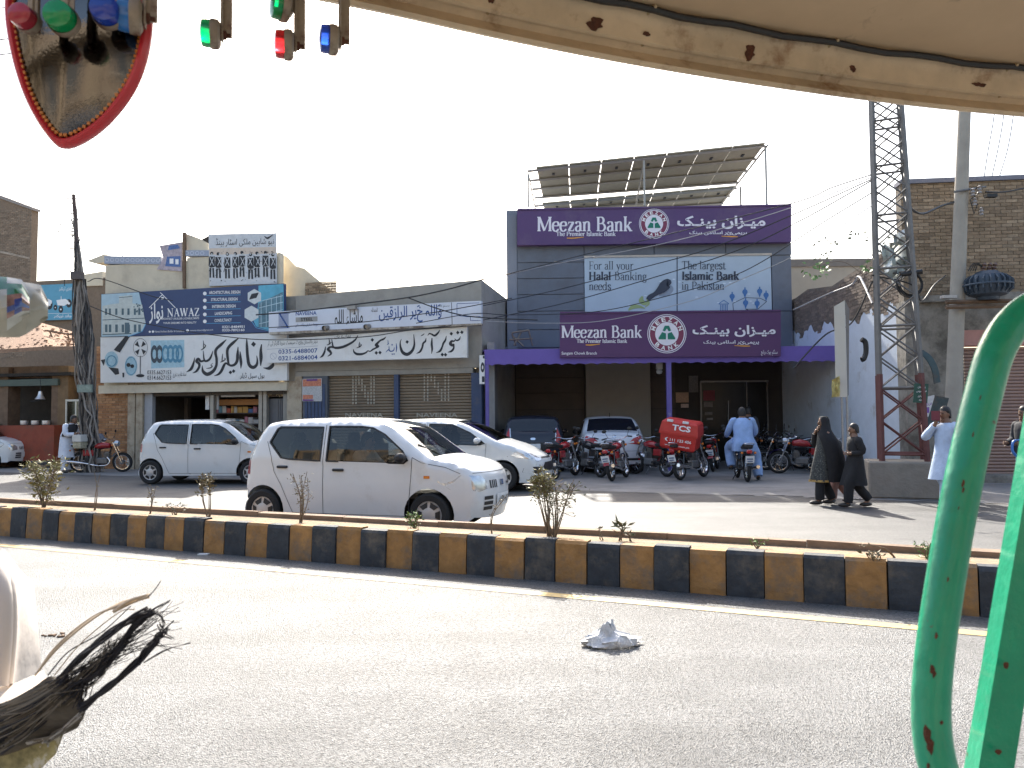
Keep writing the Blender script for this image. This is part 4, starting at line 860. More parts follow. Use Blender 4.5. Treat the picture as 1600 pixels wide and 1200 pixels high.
for i in range(n+1):
    y=y0+(y1-y0)*i/n; a.append(Vector((XW-.012,y,0))); b.append(Vector((XW-.012,y,paintz(y))))
mb.add(a+b,[[i,i+1,n+2+i,n+1+i] for i in range(n)]); mb.build('painted_plaster',M_whitewall,sw,world=True)
fb=thing('rear_building','plain tan wall of a building behind the bank side wall','building',(11.5,30,0),0)
FBP=Plane(PD(1300,650,30),0); mb=MB(); pbox(mb,FBP,1200,406,1440,660,-3,0); mb.build('wall',mat('tan render',(.42,.36,.28),.9,var=.12,scale=1,wpos=True),fb,world=True)
mb=MB(); pbox(mb,FBP,1199,404,1441,416,-3,.06); mb.build('parapet',mat('dark parapet',(.22,.19,.16),.9,wpos=True),fb,world=True)
RP=Plane(PD(1415,646,17.2),6)
rb=thing('brick_building','tall brown brick building with stained plaster base and pink shutter, right of the lattice tower','building',base_of(RP,1500),rz(RP))
ru=lambda x,y=600:RP.uz(x,y)[0]; rzz=lambda y,x=1500:RP.uz(x,y)[1]
U0,U1=ru(1417),ru(1417)+9; zt=rzz(284,1420); zl=rzz(468)
mb=MB(); fbox(mb,RP,U0,U1,zl,zt,-.32,-.02); mb.build('brick_core',M_mortar,rb,world=True)
mb=MB(); bricks(mb,RP,U0,ru(1640),zl+.05,zt-.06,-.02,BROWN); stuff(mb.build('brickwork',M_brick,rb,world=True))
mb=MB(); fbox(mb,RP,U0-.02,U1,zt-.05,zt+.05,-.34,.05); mb.build('coping',mat('blue grey coping',(.2,.2,.24),.8,wpos=True),rb,world=True)
us=ru(1507)
mb=MB(); fbox(mb,RP,U0,us,0,zl,-.5,-.0); fbox(mb,RP,us,U1,rzz(516),zl,-.5,0); mb.build('plaster_base',M_oldpl,rb,world=True)
mb=MB(); prism(mb,RP,[(1440,462),(1600,455),(1680,452),(1680,462),(1600,466),(1440,472)],0,.14); mb.build('ledge',M_oldpl,rb,world=True)
mb=MB(); fbox(mb,RP,us,U1,rzz(540),rzz(516)-.005,-.45,.05); mb.build('pink_lintel',mat('faded pink paint',(.46,.24,.20),.8,var=.15,scale=3,wpos=True),rb,world=True)
shutter('roller_shutter',RP,1508,1700,541,-.15,mat('pink tan shutter',(.36,.235,.19),.6,.1,var=.14,scale=1.2,dirt=(.3,.25,.17),dscale=.6,wpos=True),rb,.075)
mb=MB(); fbox(mb,RP,us-.3,U1,0,.16,-.1,.5); mb.build('door_step',M_oldpl,rb,world=True)
# ================================================================ far left: brick block, tractor billboard, tea stall
FL=Plane(PD(20,650,37),14)
fl=thing('brick_block','tall plain brown brick building at the far left edge','building',base_of(FL,20),rz(FL))
mb=MB(); q=[(-140,262),(0,309),(49.5,327),(44,522),(44,690),(-140,690)]; prism(mb,FL,q,-.4,0); mb.build('brick_core',mat('brown brick wall',(.21,.155,.11),.95,var=.2,scale=9,bump=.4,bscale=22,wpos=True),fl,world=True)
mb=MB(); bricks(mb,FL,FL.uz(-40,600)[0],FL.uz(45,600)[0],FL.uz(0,560)[1],FL.uz(0,330)[1],0,[(.24,.18,.13),(.22,.165,.12),(.26,.2,.145)],keep=lambda a,z:z<FL.uz(0,313)[1]+(a-FL.uz(0,600)[0])*-.33); stuff(mb.build('brickwork',M_brick,fl,world=True))
mb=MB(); prism(mb,FL,[(-140,258),(0,305),(50.5,324),(50.5,328),(0,310),(-140,263)],-.42,.06); mb.build('coping',mat('grey coping',(.28,.25,.23),.9),fl,world=True)
mb=MB(); prism(mb,FL,[(-60,378),(46,402),(46,405),(-60,382)],0,.03); mb.build('mortar_streak',mat('pale streak',(.36,.3,.24),.9,var=.4,scale=8,wpos=True),fl,world=True)
TB=Plane(PD(100,650,32.5),12)
tbd=thing('low_brick_building','low brown building carrying the tractor billboard behind the cable pole','building',base_of(TB,110),rz(TB))
mb=MB(); pbox(mb,TB,40,437,165,690,-5,-.1); mb.build('wall',mat('brown brick wall',(0,0,0)),tbd,world=True)
mb=MB(); prism(mb,TB,[(124,430),(160,424),(160,446),(135,447)],-2,-.05); mb.build('eave',M_cream,tbd,world=True)
bb=sign('billboard','sky blue billboard with two tractors printed on it',TB,[(50,446),(116,443),(116,499),(50,501)],-.05,.05,mat('sky blue vinyl',(.10,.33,.47),.5,var=.08,wpos=True),'billboard')
ik=Ink(TB,.054); ik.text('جاند ٹریکٹر',84,491,112,497,.02,0,True); ik.text('الغازی ٹریکٹرز',92,448,112,455,0,0,True); ik.line(66,490,114,489.5,.5)
for x in(72,98): ik.poly([(x-10,469),(x+4,467),(x+9,470),(x+9,474),(x+2,478),(x-8,477)]); ik.poly([(x-3,463),(x-2,463),(x-2,468),(x-3,468)])
for x,y,r in((107.5,474,3.5),(77,476,4),(86.5,480.5,1.6),(95,483.5,2.4)): ik.disc(x,y,r*.55,0,16)
ik.build('print',M_whiteink,bb)
ik=Ink(TB,.0535)
for x,y,r in((107.5,474,4.4),(77,476,5.2),(86.5,480.5,3),(95,483.5,3.6)): ik.disc(x,y,r,0,20,ry=r*1.5)
ik.poly([(90,474),(103,470),(105,475),(94,480)]); ik.build('print',M_ink,bb)
# tea stall
TS=Plane(PD(60,650,25.5),12)
st=thing('tea_stall','dim roadside food stall with earthen roof and red counter at the left','stall',base_of(TS,60),rz(TS))
M_thatch=mat('earth and straw roof',(.30,.19,.125),.98,var=.35,scale=9,bump=.9,bscale=30,wpos=True)
mb=MB(); f=[TS.hit(x,y,.9) for x,y in((-120,556),(0,546),(75,541),(122,541))]; bk=[TS.hit(x,y,-2.5) for x,y in((-120,525),(0,517),(60,503),(120,520))]
mb.add(f+bk+[p-Vector((0,0,.12)) for p in f]+[p-Vector((0,0,.12)) for p in bk],[[i,i+1,5+i,4+i] for i in range(3)]+[[8+i,9+i,13+i,12+i] for i in range(3)]+[[i,i+1,9+i,8+i] for i in range(3)]+[[4+i,5+i,13+i,12+i] for i in range(3)]+[[0,4,12,8],[3,7,15,11]]); mb.build('roof',M_thatch,st,world=True)
random.seed(6)
rb_=stuff(MB().build('roof_rubble',M_thatch,st)) if False else None
mb=MB()
for i in range(260):
    s,t=random.random(),random.random(); k=min(int(s*3),2); e=s*3-k; p=(f[k]*(1-e)+f[k+1]*e)*(1-t)+(bk[k]*(1-e)+bk[k+1]*e)*t; g=random.uniform(.03,.1)
    mb.box(p+Vector((0,0,.01)),(g,g*.8,g*.5),Matrix.Translation(p)@Matrix.Rotation(random.uniform(0,3),4,'Z')@Matrix.Translation(-p))
stuff(mb.build('roof_rubble',M_thatch,st,world=True))
for a,b in(((75,517),(118,524)),((78,518),(83,530)),((106,523),(110,534))): MB().tube([TS.hit(*a,-.6),TS.hit(*b,-.6)],.03,5).build('roof_stick',M_wood,st,world=True)
mb=MB(); tu=lambda x:TS.uz(x,640)[0]
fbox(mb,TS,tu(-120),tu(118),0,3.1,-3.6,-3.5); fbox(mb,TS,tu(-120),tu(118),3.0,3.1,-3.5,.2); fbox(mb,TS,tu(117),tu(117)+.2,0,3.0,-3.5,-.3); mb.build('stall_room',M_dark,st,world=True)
for a,b,m in((-14,12,M_wood),(80,90,M_wood),(90,106,mat('ochre plaster pier',(.20,.13,.07),.9,var=.25,scale=5,bump=.4,wpos=True))):
    mb=MB(); fbox(mb,TS,tu(a),tu(b),0,TS.uz(90,572)[1],-.5,.0); mb.build('pier',m,st,world=True)
mb=MB(); pbox(mb,TS,-120,594,90,604,-.1,.1); mb.build('green_beam',mat('dull green paint',(.10,.13,.11),.8,wpos=True),st,world=True)
mb=MB(); pbox(mb,TS,-120,574,100,592,-.4,-.2); mb.build('brown_beam',M_wood,st,world=True)
mb=MB(); pbox(mb,TS,-120,665,84,720,.1,.5); mb.build('red_counter',mat('rust red counter',(.27,.055,.025),.7,var=.25,scale=4,dirt=(.12,.05,.03),dscale=2,wpos=True),st,world=True)
for x in(38,55,72): 
    p=TS.hit(x,661,.2); tag(MB().lathe([(0,0),(.11,0),(.12,.05),(.12,.13),(.1,.13),(.09,.03),(0,.03)],Matrix.Translation(p-Vector((0,0,.05))),14).build('tin_pot',mat('bright tin',(.7,.7,.7),.35,.6),smooth=True),{38:'left',55:'middle',72:'right'}[x]+' of three shiny tin pots on the red stall counter','pot','tin pots on the stall counter')
lm=thing('hanging_lantern','bright metal lantern hanging inside the stall','lantern',TS.hit(63,632,.1),0)
p=TS.hit(63,618,.1); MB().lathe([(.0,.16),(.05,.14),(.07,.05),(.08,0),(.16,-.12),(.15,-.13),(0,-.1)],Matrix.Translation(p),14).build('shade',mat('bright tin',(0,0,0)),lm,smooth=True,world=True)
MB().tube([p+Vector((0,0,.15)),p+Vector((0,0,.6))],.008,5).build('cord',M_ink,lm,world=True)
MB().tube([TS.hit(47,627,.1),TS.hit(63,626,.1)],.015,5).build('hook_rail',M_ink,lm,world=True)
gc=thing('glass_cabinet','small glass food cabinet beside the cable pole','cabinet',TS.hit(118,668,.3),rz(TS))
mb=MB()
for a in((102,626,104,668),(117,626,119,668),(131,624,134,668),(102,624,134,627),(102,665,134,668)): pbox(mb,TS,*a,.2,.26)
mb.build('frame',mat('pale aluminium',(.5,.5,.47),.4,.4),gc,world=True)
mb=MB(); pbox(mb,TS,104,627,131,665,-.1,-.05); mb.build('back_panel',mat('cabinet green grey',(.14,.17,.15),.6,var=.5,scale=6),gc,world=True)
mb=MB(); pbox(mb,TS,104,627,131,665,.225,.23); mb.build('pane',glass('cabinet glass',(.75,.8,.78),.08),gc,world=True)
mb=MB(); pbox(mb,TS,122,664,150,688,-.1,.3); tag(mb.build('crate',mat('brown crate',(.13,.085,.05),.8,var=.3,scale=6,wpos=True)),'brown wooden crate under the cable pole','crate')
# buildings across the street behind the camera (seen in the mirror)
random.seed(31)
for i,(x0,x1,h,c) in enumerate(((-26,-12,9,(.24,.18,.12)),(-12,1,7,(.26,.21,.16)),(1,13,10,(.22,.16,.11)),(13,26,8,(.27,.21,.15)))):
    y=-13+x0*-.25; t=thing('opposite_building',('tan brick','cream','brown brick','pale brown')[i]+' building with rows of windows across the road behind the viewer','building',((x0+x1)/2,y,0),R(-14))
    mb=MB().box((0,-4,h/2),(x1-x0-.1,8,h)); mb.build('wall',mat('opposite wall %d'%i,c,.9,var=.15,scale=1.2,bump=.2,bscale=12),t)
    for fl_ in range(int(h//3)):
        for k in range(3):
            xx=-(x1-x0)/2+(k+.5)*(x1-x0)/3; MB().box((xx,.03,fl_*3+1.8),(1.6,.1,1.5)).build('window',mat('opposite window',(.06,.065,.07),.3),t); MB().box((xx,.12,fl_*3+.98),(1.9,.3,.1)).build('sill',mat('opposite sill',(.5,.46,.4),.8),t)
    for k in range(4):
        xx=-(x1-x0)/2+k*(x1-x0)/3.2+.3; MB().box((xx,.2,h/2),(.45,.4,h)).build('pilaster',mat('opposite pilaster',(.34,.28,.2),.9,var=.2,scale=2),t)
    for z in(3.1,6.1): MB().box((0,.5,z),(x1-x0-.2,1.0,.16)).build('ledge',mat('opposite ledge',(.3,.26,.21),.9,var=.2),t)
    MB().hexa([Vector((x,.2,z)) for x,z in((-3,2.9),(3,2.9),(3,2.8),(-3,2.8))],[Vector((x,2.2,z)) for x,z in((-3,2.3),(3,2.3),(3,2.2),(-3,2.2))]).build('awning',mat('opposite awning',(.10,.12,.16),.8,var=.3),t)
    MB().box((-1.5,.05,1.2),(2.6,.12,2.4)).build('shutter',mat('opposite shutter',(.12,.14,.16),.6,var=.3),t)
# ================================================================ vehicles
M_carwhite=mat('white car paint',(.68,.69,.68),.25,var=.03,coat=.5,scale=3,dirt=(.52,.49,.44),dscale=1.8,dlo=.58,dhi=.85)
M_carsilver=mat('pale silver car paint',(.66,.68,.72),.28,.0,var=.02,coat=.6)
M_cardark=mat('dark blue car paint',(.02,.023,.035),.3,.1,var=.05,coat=.2)
M_rubber=mat('tyre rubber',(.018,.018,.018),.85,var=.2); M_blk=mat('black plastic',(.015,.015,.016),.5,var=.1)
M_hub=mat('silver wheel cover',(.48,.49,.50),.35,.4,var=.05); M_chrome=mat('chrome',(.75,.75,.76),.12,1.0,var=.02)
M_red=mat('red lamp lens',(.42,.012,.015),.18,var=.05,coat=.5); M_amber=mat('amber lens',(.7,.2,.02),.2)
M_clear=mat('headlamp reflector',(.55,.57,.6),.12,.7,var=.25,scale=18); M_gap=mat('panel gap',(.04,.04,.042),.8)
M_plate=mat('number plate',(.72,.73,.72),.5); M_win=glass('car window glass',(.48,.51,.50),.07); M_wscr=glass('windscreen glass',(.62,.68,.66),.12)
M_tint=mat('tinted window',(.012,.014,.018),.06,var=.1,spec=.7); M_int=mat('car interior',(.06,.058,.055),.85)
def inpoly(x,z,P):
    c=False; n=len(P)
    for i in range(n):
        a,b=P[i],P[(i+1)%n]
        if (a[1]>z)!=(b[1]>z) and x<(b[0]-a[0])*(z-a[1])/(b[1]-a[1])+a[0]: c=not c
    return c
def segd(p,a,b):
    ab=Vector(b)-Vector(a); t=max(0,min(1,(Vector(p)-Vector(a)).dot(ab)/max(ab.length_squared,1e-9))); return (Vector(p)-Vector(a)-ab*t).length
def dens(P,step,closed=True):
    out=[]; n=len(P)
    for i in range(n if closed else n-1):
        a,b=Vector(P[i]),Vector(P[(i+1)%n]); k=max(1,int((b-a).length/step))
        for j in range(k): out.append(tuple(a+(b-a)*j/k))
    if not closed: out.append(tuple(P[-1]))
    return out
def tri2d(outer,holes,step):
    vs=[];es=[]
    for lp in [outer]+holes:
        b=len(vs); vs+=lp; es+=[(b+i,b+(i+1)%len(lp)) for i in range(len(lp))]
    X=[p[0] for p in outer]; Z=[p[1] for p in outer]; x=min(X)+step/2; r=0
    while x<max(X):
        z=min(Z)+(step/2 if r%2 else step*.9)
        while z<max(Z):
            if inpoly(x,z,outer) and not any(inpoly(x,z,h) for h in holes):
                if min(segd((x,z),lp[i],lp[(i+1)%len(lp)]) for lp in [outer]+holes for i in range(len(lp)))>step*.35: vs.append((x,z))
            z+=step
        x+=step; r+=1
    ov,oe,of,_,_,_=geometry.delaunay_2d_cdt([Vector(p) for p in vs],es,[],0,1e-5)
    fs=[]
    for f in of:
        cx=sum(ov[i].x for i in f)/len(f); cz=sum(ov[i].y for i in f)/len(f)
        if inpoly(cx,cz,outer) and not any(inpoly(cx,cz,h) for h in holes): fs.append(list(f))
    return [tuple(v) for v in ov],fs
SEC=[-1,-.985,-.95,-.9,-.75,-.5,-.25,0,.25,.5,.75,.9,.95,.985,1]
def make_car(name,label,S,paint,loc,rz,group=None,see=False):
    t=thing(name,label,'car',loc,rz,group); W=S['W']/2; zb=S['belt']; zr=S['roof']; up=S['prof']; xs=[p[0] for p in up]; xa,xb=min(xs),max(xs); xc=(xa+xb)/2
    def yside(x,z):
        e=abs((x-xc)/((xb-xa)/2)); y=W*(1-S.get('taper',.10)*max(0,e-.35)**2.2/.65**2.2)
        if z>zb: y*=1-S.get('tumble',.17)*((z-zb)/(zr-zb))**1.15
        else: y*=1-.035*((z-.6)/.45)**2
        return y
    U=[tuple(p)[:2] for p in crom([(a,b,0) for a,b in up],S.get('k',3))]
    sill=S.get('sill',.2); arch=[]
    for xw in (S['xf'],S['xr']):
        ra=S['ra']; zc=S['wr']; a0=math.asin((zc-sill)/ra) if zc-sill<ra else 1.2
        A=[math.pi+a0-(math.pi+2*a0)*i/14 for i in range(15)] if False else [(-a0)+(math.pi+2*a0)*i/14 for i in range(15)]
        arch.append([(xw+ra*math.cos(q),zc+ra*math.sin(q)) for q in A])
    bottom=[(xb-.1,sill+.0)]+arch[0]+arch[1]+[(xa+.1,sill)]
    outer=dens(U,.07,False)+dens([U[-1]]+bottom+[U[0]],.12,False)[1:-1]
    ul=len(dens(U,.07,False)); Ud=outer[:ul]
    holes=[dens(h,.09) for h in S['win']] if see else []
    vs,fs=tri2d(outer,holes,.075); rr=.075; ins=S.get('inset',.06); mb=MB(); V=[]
    def rim(x,z):
        d=min(segd((x,z),Ud[i],Ud[i+1]) for i in range(ul-1))
        if d>=rr: return 0
        q=(rr-d)/rr; return ins*(1-math.sqrt(max(0,1-q*q)))
    for x,z in vs: V.append((x,yside(x,z)-rim(x,z),z))
    mb.add(V,fs); mb.add([(x,-y,z) for x,y,z in V],fs)
    # top, nose and tail skin
    nrm=[]
    for i in range(ul):
        a,b=Vector(Ud[max(i-1,0)]),Vector(Ud[min(i+1,ul-1)]); d=(b-a).normalized(); nrm.append(Vector((-d.y,d.x)))
    rows=[]
    for i,(x,z) in enumerate(Ud):
        ye=yside(x,z)-ins; n_=nrm[i]; bul=.03+S.get('bulge',.11)*max(0,abs(n_.x)-.55)/.45 if z<zb+.05 else .035
        row=[]
        for s in SEC:
            k=bul*(1-abs(s)**2.4); row.append(Vector((x+n_.x*k,s*ye,z+n_.y*k)))
        rows.append(row)
    glassf={'windscreen':[],'rear_window':[]}; body=[]
    ns=len(SEC); vv=[p for r in rows for p in r]
    for i in range(ul-1):
        xm=(Ud[i][0]+Ud[i+1][0])/2; zm=(Ud[i][1]+Ud[i+1][1])/2
        for j in range(ns-1):
            f=[i*ns+j,i*ns+j+1,(i+1)*ns+j+1,(i+1)*ns+j]; inner=2<=j<=ns-4; g=None
            for nm in glassf:
                x0,x1,z0,z1=S[nm]
                if inner and x0<xm<x1 and z0<zm<z1: g=nm
            (glassf[g] if g else body).append(f)
    mb.add(vv,body); mb.build('body',paint,t,smooth=True,ang=38,merge=.002)
    for nm,ff in glassf.items():
        if ff: MB().add(vv,ff).build(nm,(M_wscr if nm=='windscreen' else M_win) if see else M_tint,t,smooth=True)
    full=MB(); full.add(vv,[[i*ns+j,i*ns+j+1,(i+1)*ns+j+1,(i+1)*ns+j] for i in range(ul-1) for j in range(ns-1)]); full.add(V,fs); full.add([(x,-y,z) for x,y,z in V],fs)
    bv=BVHTree.FromPolygons([tuple(p) for p in full.v],full.f)
    def ribbon(nm,pts,w_,m,sides=(1,-1),off=.003):
        for sg in sides:
            mb=MB(); P=[Vector(p) for p in pts]; n=len(P); A=[];B=[]
            for i,p in enumerate(P):
                d=(P[min(i+1,n-1)]-P[max(i-1,0)]).normalized(); q=Vector((-d.y,d.x))*w_/2
                for L,e in((A,p+q),(B,p-q)): L.append((e.x,sg*(yside(e.x,e.y)-rim(e.x,e.y)+off),e.y))
            mb.add(A+B,[[i,i+1,n+i+1,n+i] for i in range(n-1)]); mb.build(nm,m,t)
    def patch(nm,poly,view,m,off=.006,step=.05,parent=None,mirror=False):
        o=None
        for sg in((1,-1) if mirror else (1,)):
            vs,fs=tri2d(dens(poly,step),[],step); P=[]
            for a,b in vs:
                if view=='front': o_,d=Vector((9,a*sg,b)),Vector((-1,0,0))
                elif view=='rear': o_,d=Vector((-9,a*sg,b)),Vector((1,0,0))
                elif view=='side': o_,d=Vector((a,9*sg,b)),Vector((0,-sg,0))
                h,_,_,_=bv.ray_cast(o_,d); 
                P.append(h-d*off if h is not None else None)
            ok=[f for f in fs if all(P[i] is not None for i in f)]
            o=MB().add([p or Vector((0,0,0)) for p in P],ok).build(nm,m,parent or t,smooth=True)
        return o
    # side windows
    for h in S['win']:
        H=dens(h,.08)+[h[0]]
        if see:
            vs2,fs2=tri2d(dens(h,.09),[],.09)
            for sg in(1,-1): MB().add([(x,sg*(yside(x,z)-.012),z) for x,z in vs2],fs2).build('side_window',M_win,t,smooth=True)
        else: patch('side_window',h,'side',M_tint,.004,.08,None,True)
        ribbon('window_rubber',H,.022,M_blk)
    for ln in S.get('lines',[]): ribbon('door_gap',dens(ln,.06,False),.007,M_gap)
    for x,z in S.get('handles',[]):
        for sg in(1,-1): MB().box((x,sg*(yside(x,z)+.012),z),(.17,.035,.035),bev=.012).build('door_handle',S.get('hm',M_blk),t)
    if 'mirror' in S:
        x,z=S['mirror']
        for sg in(1,-1): MB().box((x,sg*(yside(x,z)+.09),z),(.13,.17,.12),bev=.04).build('wing_mirror',S.get('mm',M_blk),t,smooth=True)
    # wheels
    for xw in(S['xf'],S['xr']):
        for sg in(1,-1):
            r=S['wr']; M=Matrix.Translation((xw,sg*(W-.095),r))@Matrix.Rotation(-sg*math.pi/2,4,'X')
            wl=MB().lathe([(r*.62,-.08),(r*.9,-.085),(r*.99,-.06),(r,-.02),(r,.02),(r*.99,.06),(r*.9,.085),(r*.66,.08),(r*.62,.05)],M,28).build('wheel',M_rubber,t,smooth=True)
            MB().lathe([(r*.66,.075),(r*.63,.06),(r*.58,.055),(r*.3,.075),(r*.12,.082),(0,.082)],M,28).build('wheel_cover',M_hub,wl,smooth=True)
            sl_=MB()
            for k in range(S.get('spk',6)):
                a=2*math.pi*k/S.get('spk',6); c=Matrix.Rotation(a,4,'Z')
                sl_.add([M@(c@Vector(p)) for p in((r*.33,-.035,.0755),(r*.55,-.06,.0655),(r*.55,.06,.0655),(r*.33,.035,.0755))],[[0,1,2,3]])
            sl_.build('cover_slots',M_blk,wl)
    # underside and cabin
    mb=MB().box(((xa+xb)/2,0,.36),(xb-xa-.5,2*W-.52,.34)); mb.build('underbody',M_blk,t)
    MB().box((xc,0,sill+.02),(S['xf']-S['xr']-2*S['ra']-.04,2*W-.12,.05)).build('floor_pan',M_blk,t)
    if see:
        for x in(S['seat'],S['seat']-.85):
            for sg in(1,-1):
                s_=MB().box((x,sg*.34,.62),(.5,.46,.18),bev=.06).box((x-.27,sg*.34,.92),(.14,.44,.56),bev=.06).box((x-.29,sg*.34,1.24),(.09,.24,.15),bev=.04); s_.build('seat',M_int,t,smooth=True)
        MB().box((S['seat']+.85,0,.86),(.4,2*W-.25,.16),bev=.05).build('dashboard',M_int,t)
        MB().box((xc-.2,0,.5),(2.2,2*W-.2,.06)).build('cabin_floor',M_int,t)
    for p in S.get('patch',[]): patch(*p[:2],p[2],p[3],*p[4:])
    return t,patch,yside,bv
def rr_(y0,z0,y1,z1,c=.02): return [(y0+c,z0),(y1-c,z0),(y1,z0+c),(y1,z1-c),(y1-c,z1),(y0+c,z1),(y0,z1-c),(y0,z0+c)]
# kei hatchback: x forward, nose at +1.7
ALTO=dict(W=1.475,belt=.93,roof=1.475,sill=.2,wr=.277,ra=.335,xf=1.08,xr=-1.38+.0,seat=.1,taper=.11,tumble=.16,bulge=.10,
 prof=[(-1.66,.3),(-1.70,.45),(-1.70,.75),(-1.665,.95),(-1.56,1.2),(-1.42,1.4),(-1.28,1.455),(-.8,1.478),(-.2,1.478),(.2,1.455),(.5,1.38),(.85,1.14),(1.08,.985),(1.3,.945),(1.52,.885),(1.63,.80),(1.68,.65),(1.69,.42),(1.65,.25)],
 windscreen=(.34,1.06,1.0,1.43),rear_window=(-1.62,-1.36,1.0,1.4),
 win=[[(-1.3,1.19),(-1.09,.985),(-.95,.965),(-.47,.945),(-.47,1.39),(-1.15,1.395),(-1.2,1.37)],[(-.38,.945),(.74,.925),(.80,.96),(.72,1.08),(.45,1.29),(.27,1.375),(.1,1.395),(-.38,1.4)]],
 lines=[[(-.43,1.42),(-.43,.26),(-.36,.24)],[(.86,1.0),(.84,.7),(.80,.26)],[(-1.34,1.2),(-1.25,1.0),(-1.2,.8),(-1.08,.62),(-.98,.42),(-.9,.26)],[(-.9,.255),(.8,.255)],[(-1.5,1.22),(-1.60,.95)],[(.86,1.0),(1.0,.93),(1.3,.88),(1.5,.8)]],
 handles=[(-1.06,.86),(-.2,.83)],mirror=(.74,1.0))
def alto(label,loc,rz,see=True,plate='APY 67',group='white hatchbacks on the far carriageway'):
    t,patch,ys,bv=make_car('hatchback_car',label,ALTO,M_carwhite,loc,rz,group,see)
    hl=patch('headlamp',[(.42,.60),(.56,.57),(.70,.60),(.715,.70),(.68,.78),(.50,.765),(.42,.70)],'front',M_clear,.006,.05,None,True)
    for sg in(1,-1): MB().ball((1.575,sg*.555,.68),(.05,.06,.06),12).build('lamp_lens',M_chrome,t,smooth=True)
    patch('grille',[(.20,.625),(.36,.615),(.36,.64),(.20,.65)],'front',M_blk,.006)
    for k in range(4): patch('grille_slot',[(-.20-k*.05,.60),(-.17-k*.05,.60),(-.17-k*.05,.70),(-.20-k*.05,.70)],'front',M_gap,.005)
    for s_ in(1,-1):
        for k in range(3): patch('air_intake',[(s_*.30,.33+k*.065),(s_*.48,.33+k*.065),(s_*.48,.375+k*.065),(s_*.30,.375+k*.065)],'front',M_blk,.006)
    pl_=patch('number_plate',rr_(-.22,.36,.22,.52,.01),'front',M_plate,.02)
    vs,fs=text2d(plate or 'APV',.01); X=[v[0] for v in vs]; w_=max(X)-min(X); s_=.36/w_
    h=bv.ray_cast(Vector((9,0,.44)),Vector((-1,0,0)))[0]
    if plate: MB().add([(h.x+.032,-.18+(v[0]-min(X))*s_,.40+v[1]*s_*1.2) for v in vs],fs).build('plate_lettering',M_ink,t)
    patch('front_badge',[(-.06,.62),(.06,.62),(.06,.69),(-.06,.69)],'front',M_chrome,.008)
    patch('bonnet_gap',[(-.6,.80),(.6,.80),(.6,.807),(-.6,.807)],'front',M_gap,.003)
    patch('indicator',[(1.02,.735),(1.10,.735),(1.10,.77),(1.02,.77)],'side',M_amber,.008,.03,None,True)
    patch('tail_lamp',[(.52,.75),(.66,.75),(.655,.95),(.56,.95)],'rear',M_red,.006,.05,None,True)
    patch('number_plate',rr_(-.22,.55,.22,.67,.01),'rear',M_plate,.015)
    wp=MB()
    for sg in(.3,-.25): wp.tube([(1.03,sg,1.02),(.86,sg-.28,1.155)],.012,5)
    wp.build('wiper',M_blk,t)
    return t
# main hatchback: near side wheels at given photo columns
def car_at(pxf,zf,ang,S):
    a=R(ang); d=Vector((math.cos(a),-math.sin(a),0)); nr=Vector((-math.sin(a),-math.cos(a),0))  # heading, near-side normal
    X=(pxf-800)/FPX*zf; c=Vector((X,zf,0))-nr*(S['W']/2-.05)-d*S['xf']
    return (c.x,c.y,0),-a
loc,rz_=car_at(670,9.75,18,ALTO); main=alto('white hatchback driving past nearest the median with its driver visible',loc,rz_,True,'APV 670'); MAIN=(loc,rz_)
loc,rz_=car_at(392,17.9,6,ALTO); alto('white hatchback parked in front of the electric shop, partly hidden by the nearest car',loc,rz_,True,None)
loc,rz_=car_at(-12,24.6,6,ALTO); alto('white hatchback whose nose alone shows at the left edge',loc,rz_,True,None)
AQUA=dict(W=1.695,belt=.93,roof=1.445,sill=.18,wr=.295,ra=.35,xf=1.28,xr=-1.27,taper=.13,tumble=.2,bulge=.14,seat=.2,
 prof=[(-1.93,.35),(-1.97,.55),(-1.95,.85),(-1.85,1.1),(-1.6,1.33),(-1.2,1.42),(-.5,1.455),(0,1.445),(.4,1.38),(.8,1.2),(1.15,1.02),(1.45,.93),(1.72,.82),(1.9,.68),(1.97,.52),(1.98,.38),(1.94,.24)],
 windscreen=(.28,1.12,1.03,1.41),rear_window=(-1.85,-1.4,1.05,1.38),
 win=[[(-1.35,1.12),(-1.1,1.0),(-.38,.96),(-.38,1.36),(-.9,1.375),(-1.2,1.3)],[(-.30,.96),(.75,.93),(.92,.97),(.6,1.19),(.2,1.36),(-.30,1.375)]],
 lines=[[(-.34,1.4),(-.34,.28)],[(.95,.98),(.93,.7),(.88,.28)],[(-.9,.26),(.88,.26)]],handles=[(-1.0,.87),(-.15,.85)],mirror=(.78,1.03),hm=M_carwhite,mm=M_carwhite,spk=5)
loc,rz_=car_at(784,15.6,13,AQUA); t,patch,_,_=make_car('hatchback_car','white low hatchback with swept headlamps behind the nearest car',AQUA,M_carwhite,loc,rz_,'white hatchbacks on the far carriageway',True)
patch('headlamp',[(.46,.64),(.62,.60),(.82,.70),(.80,.79),(.60,.76)],'front',M_clear,.006,.05,None,True); patch('grille',[(-.45,.40),(.45,.40),(.5,.5),(.38,.58),(-.38,.58),(-.5,.5)],'front',M_blk,.006); patch('upper_grille',[(-.45,.66),(.45,.66),(.4,.69),(-.4,.69)],'front',M_blk,.006)
patch('headlamp_side',[(1.45,.74),(1.62,.68),(1.86,.66),(1.78,.74),(1.6,.79)],'side',M_clear,.008,.04,None,True); patch('fog_recess',rr_(.6,.36,.78,.5,.03),'front',M_gap,.006,.05,None,True)
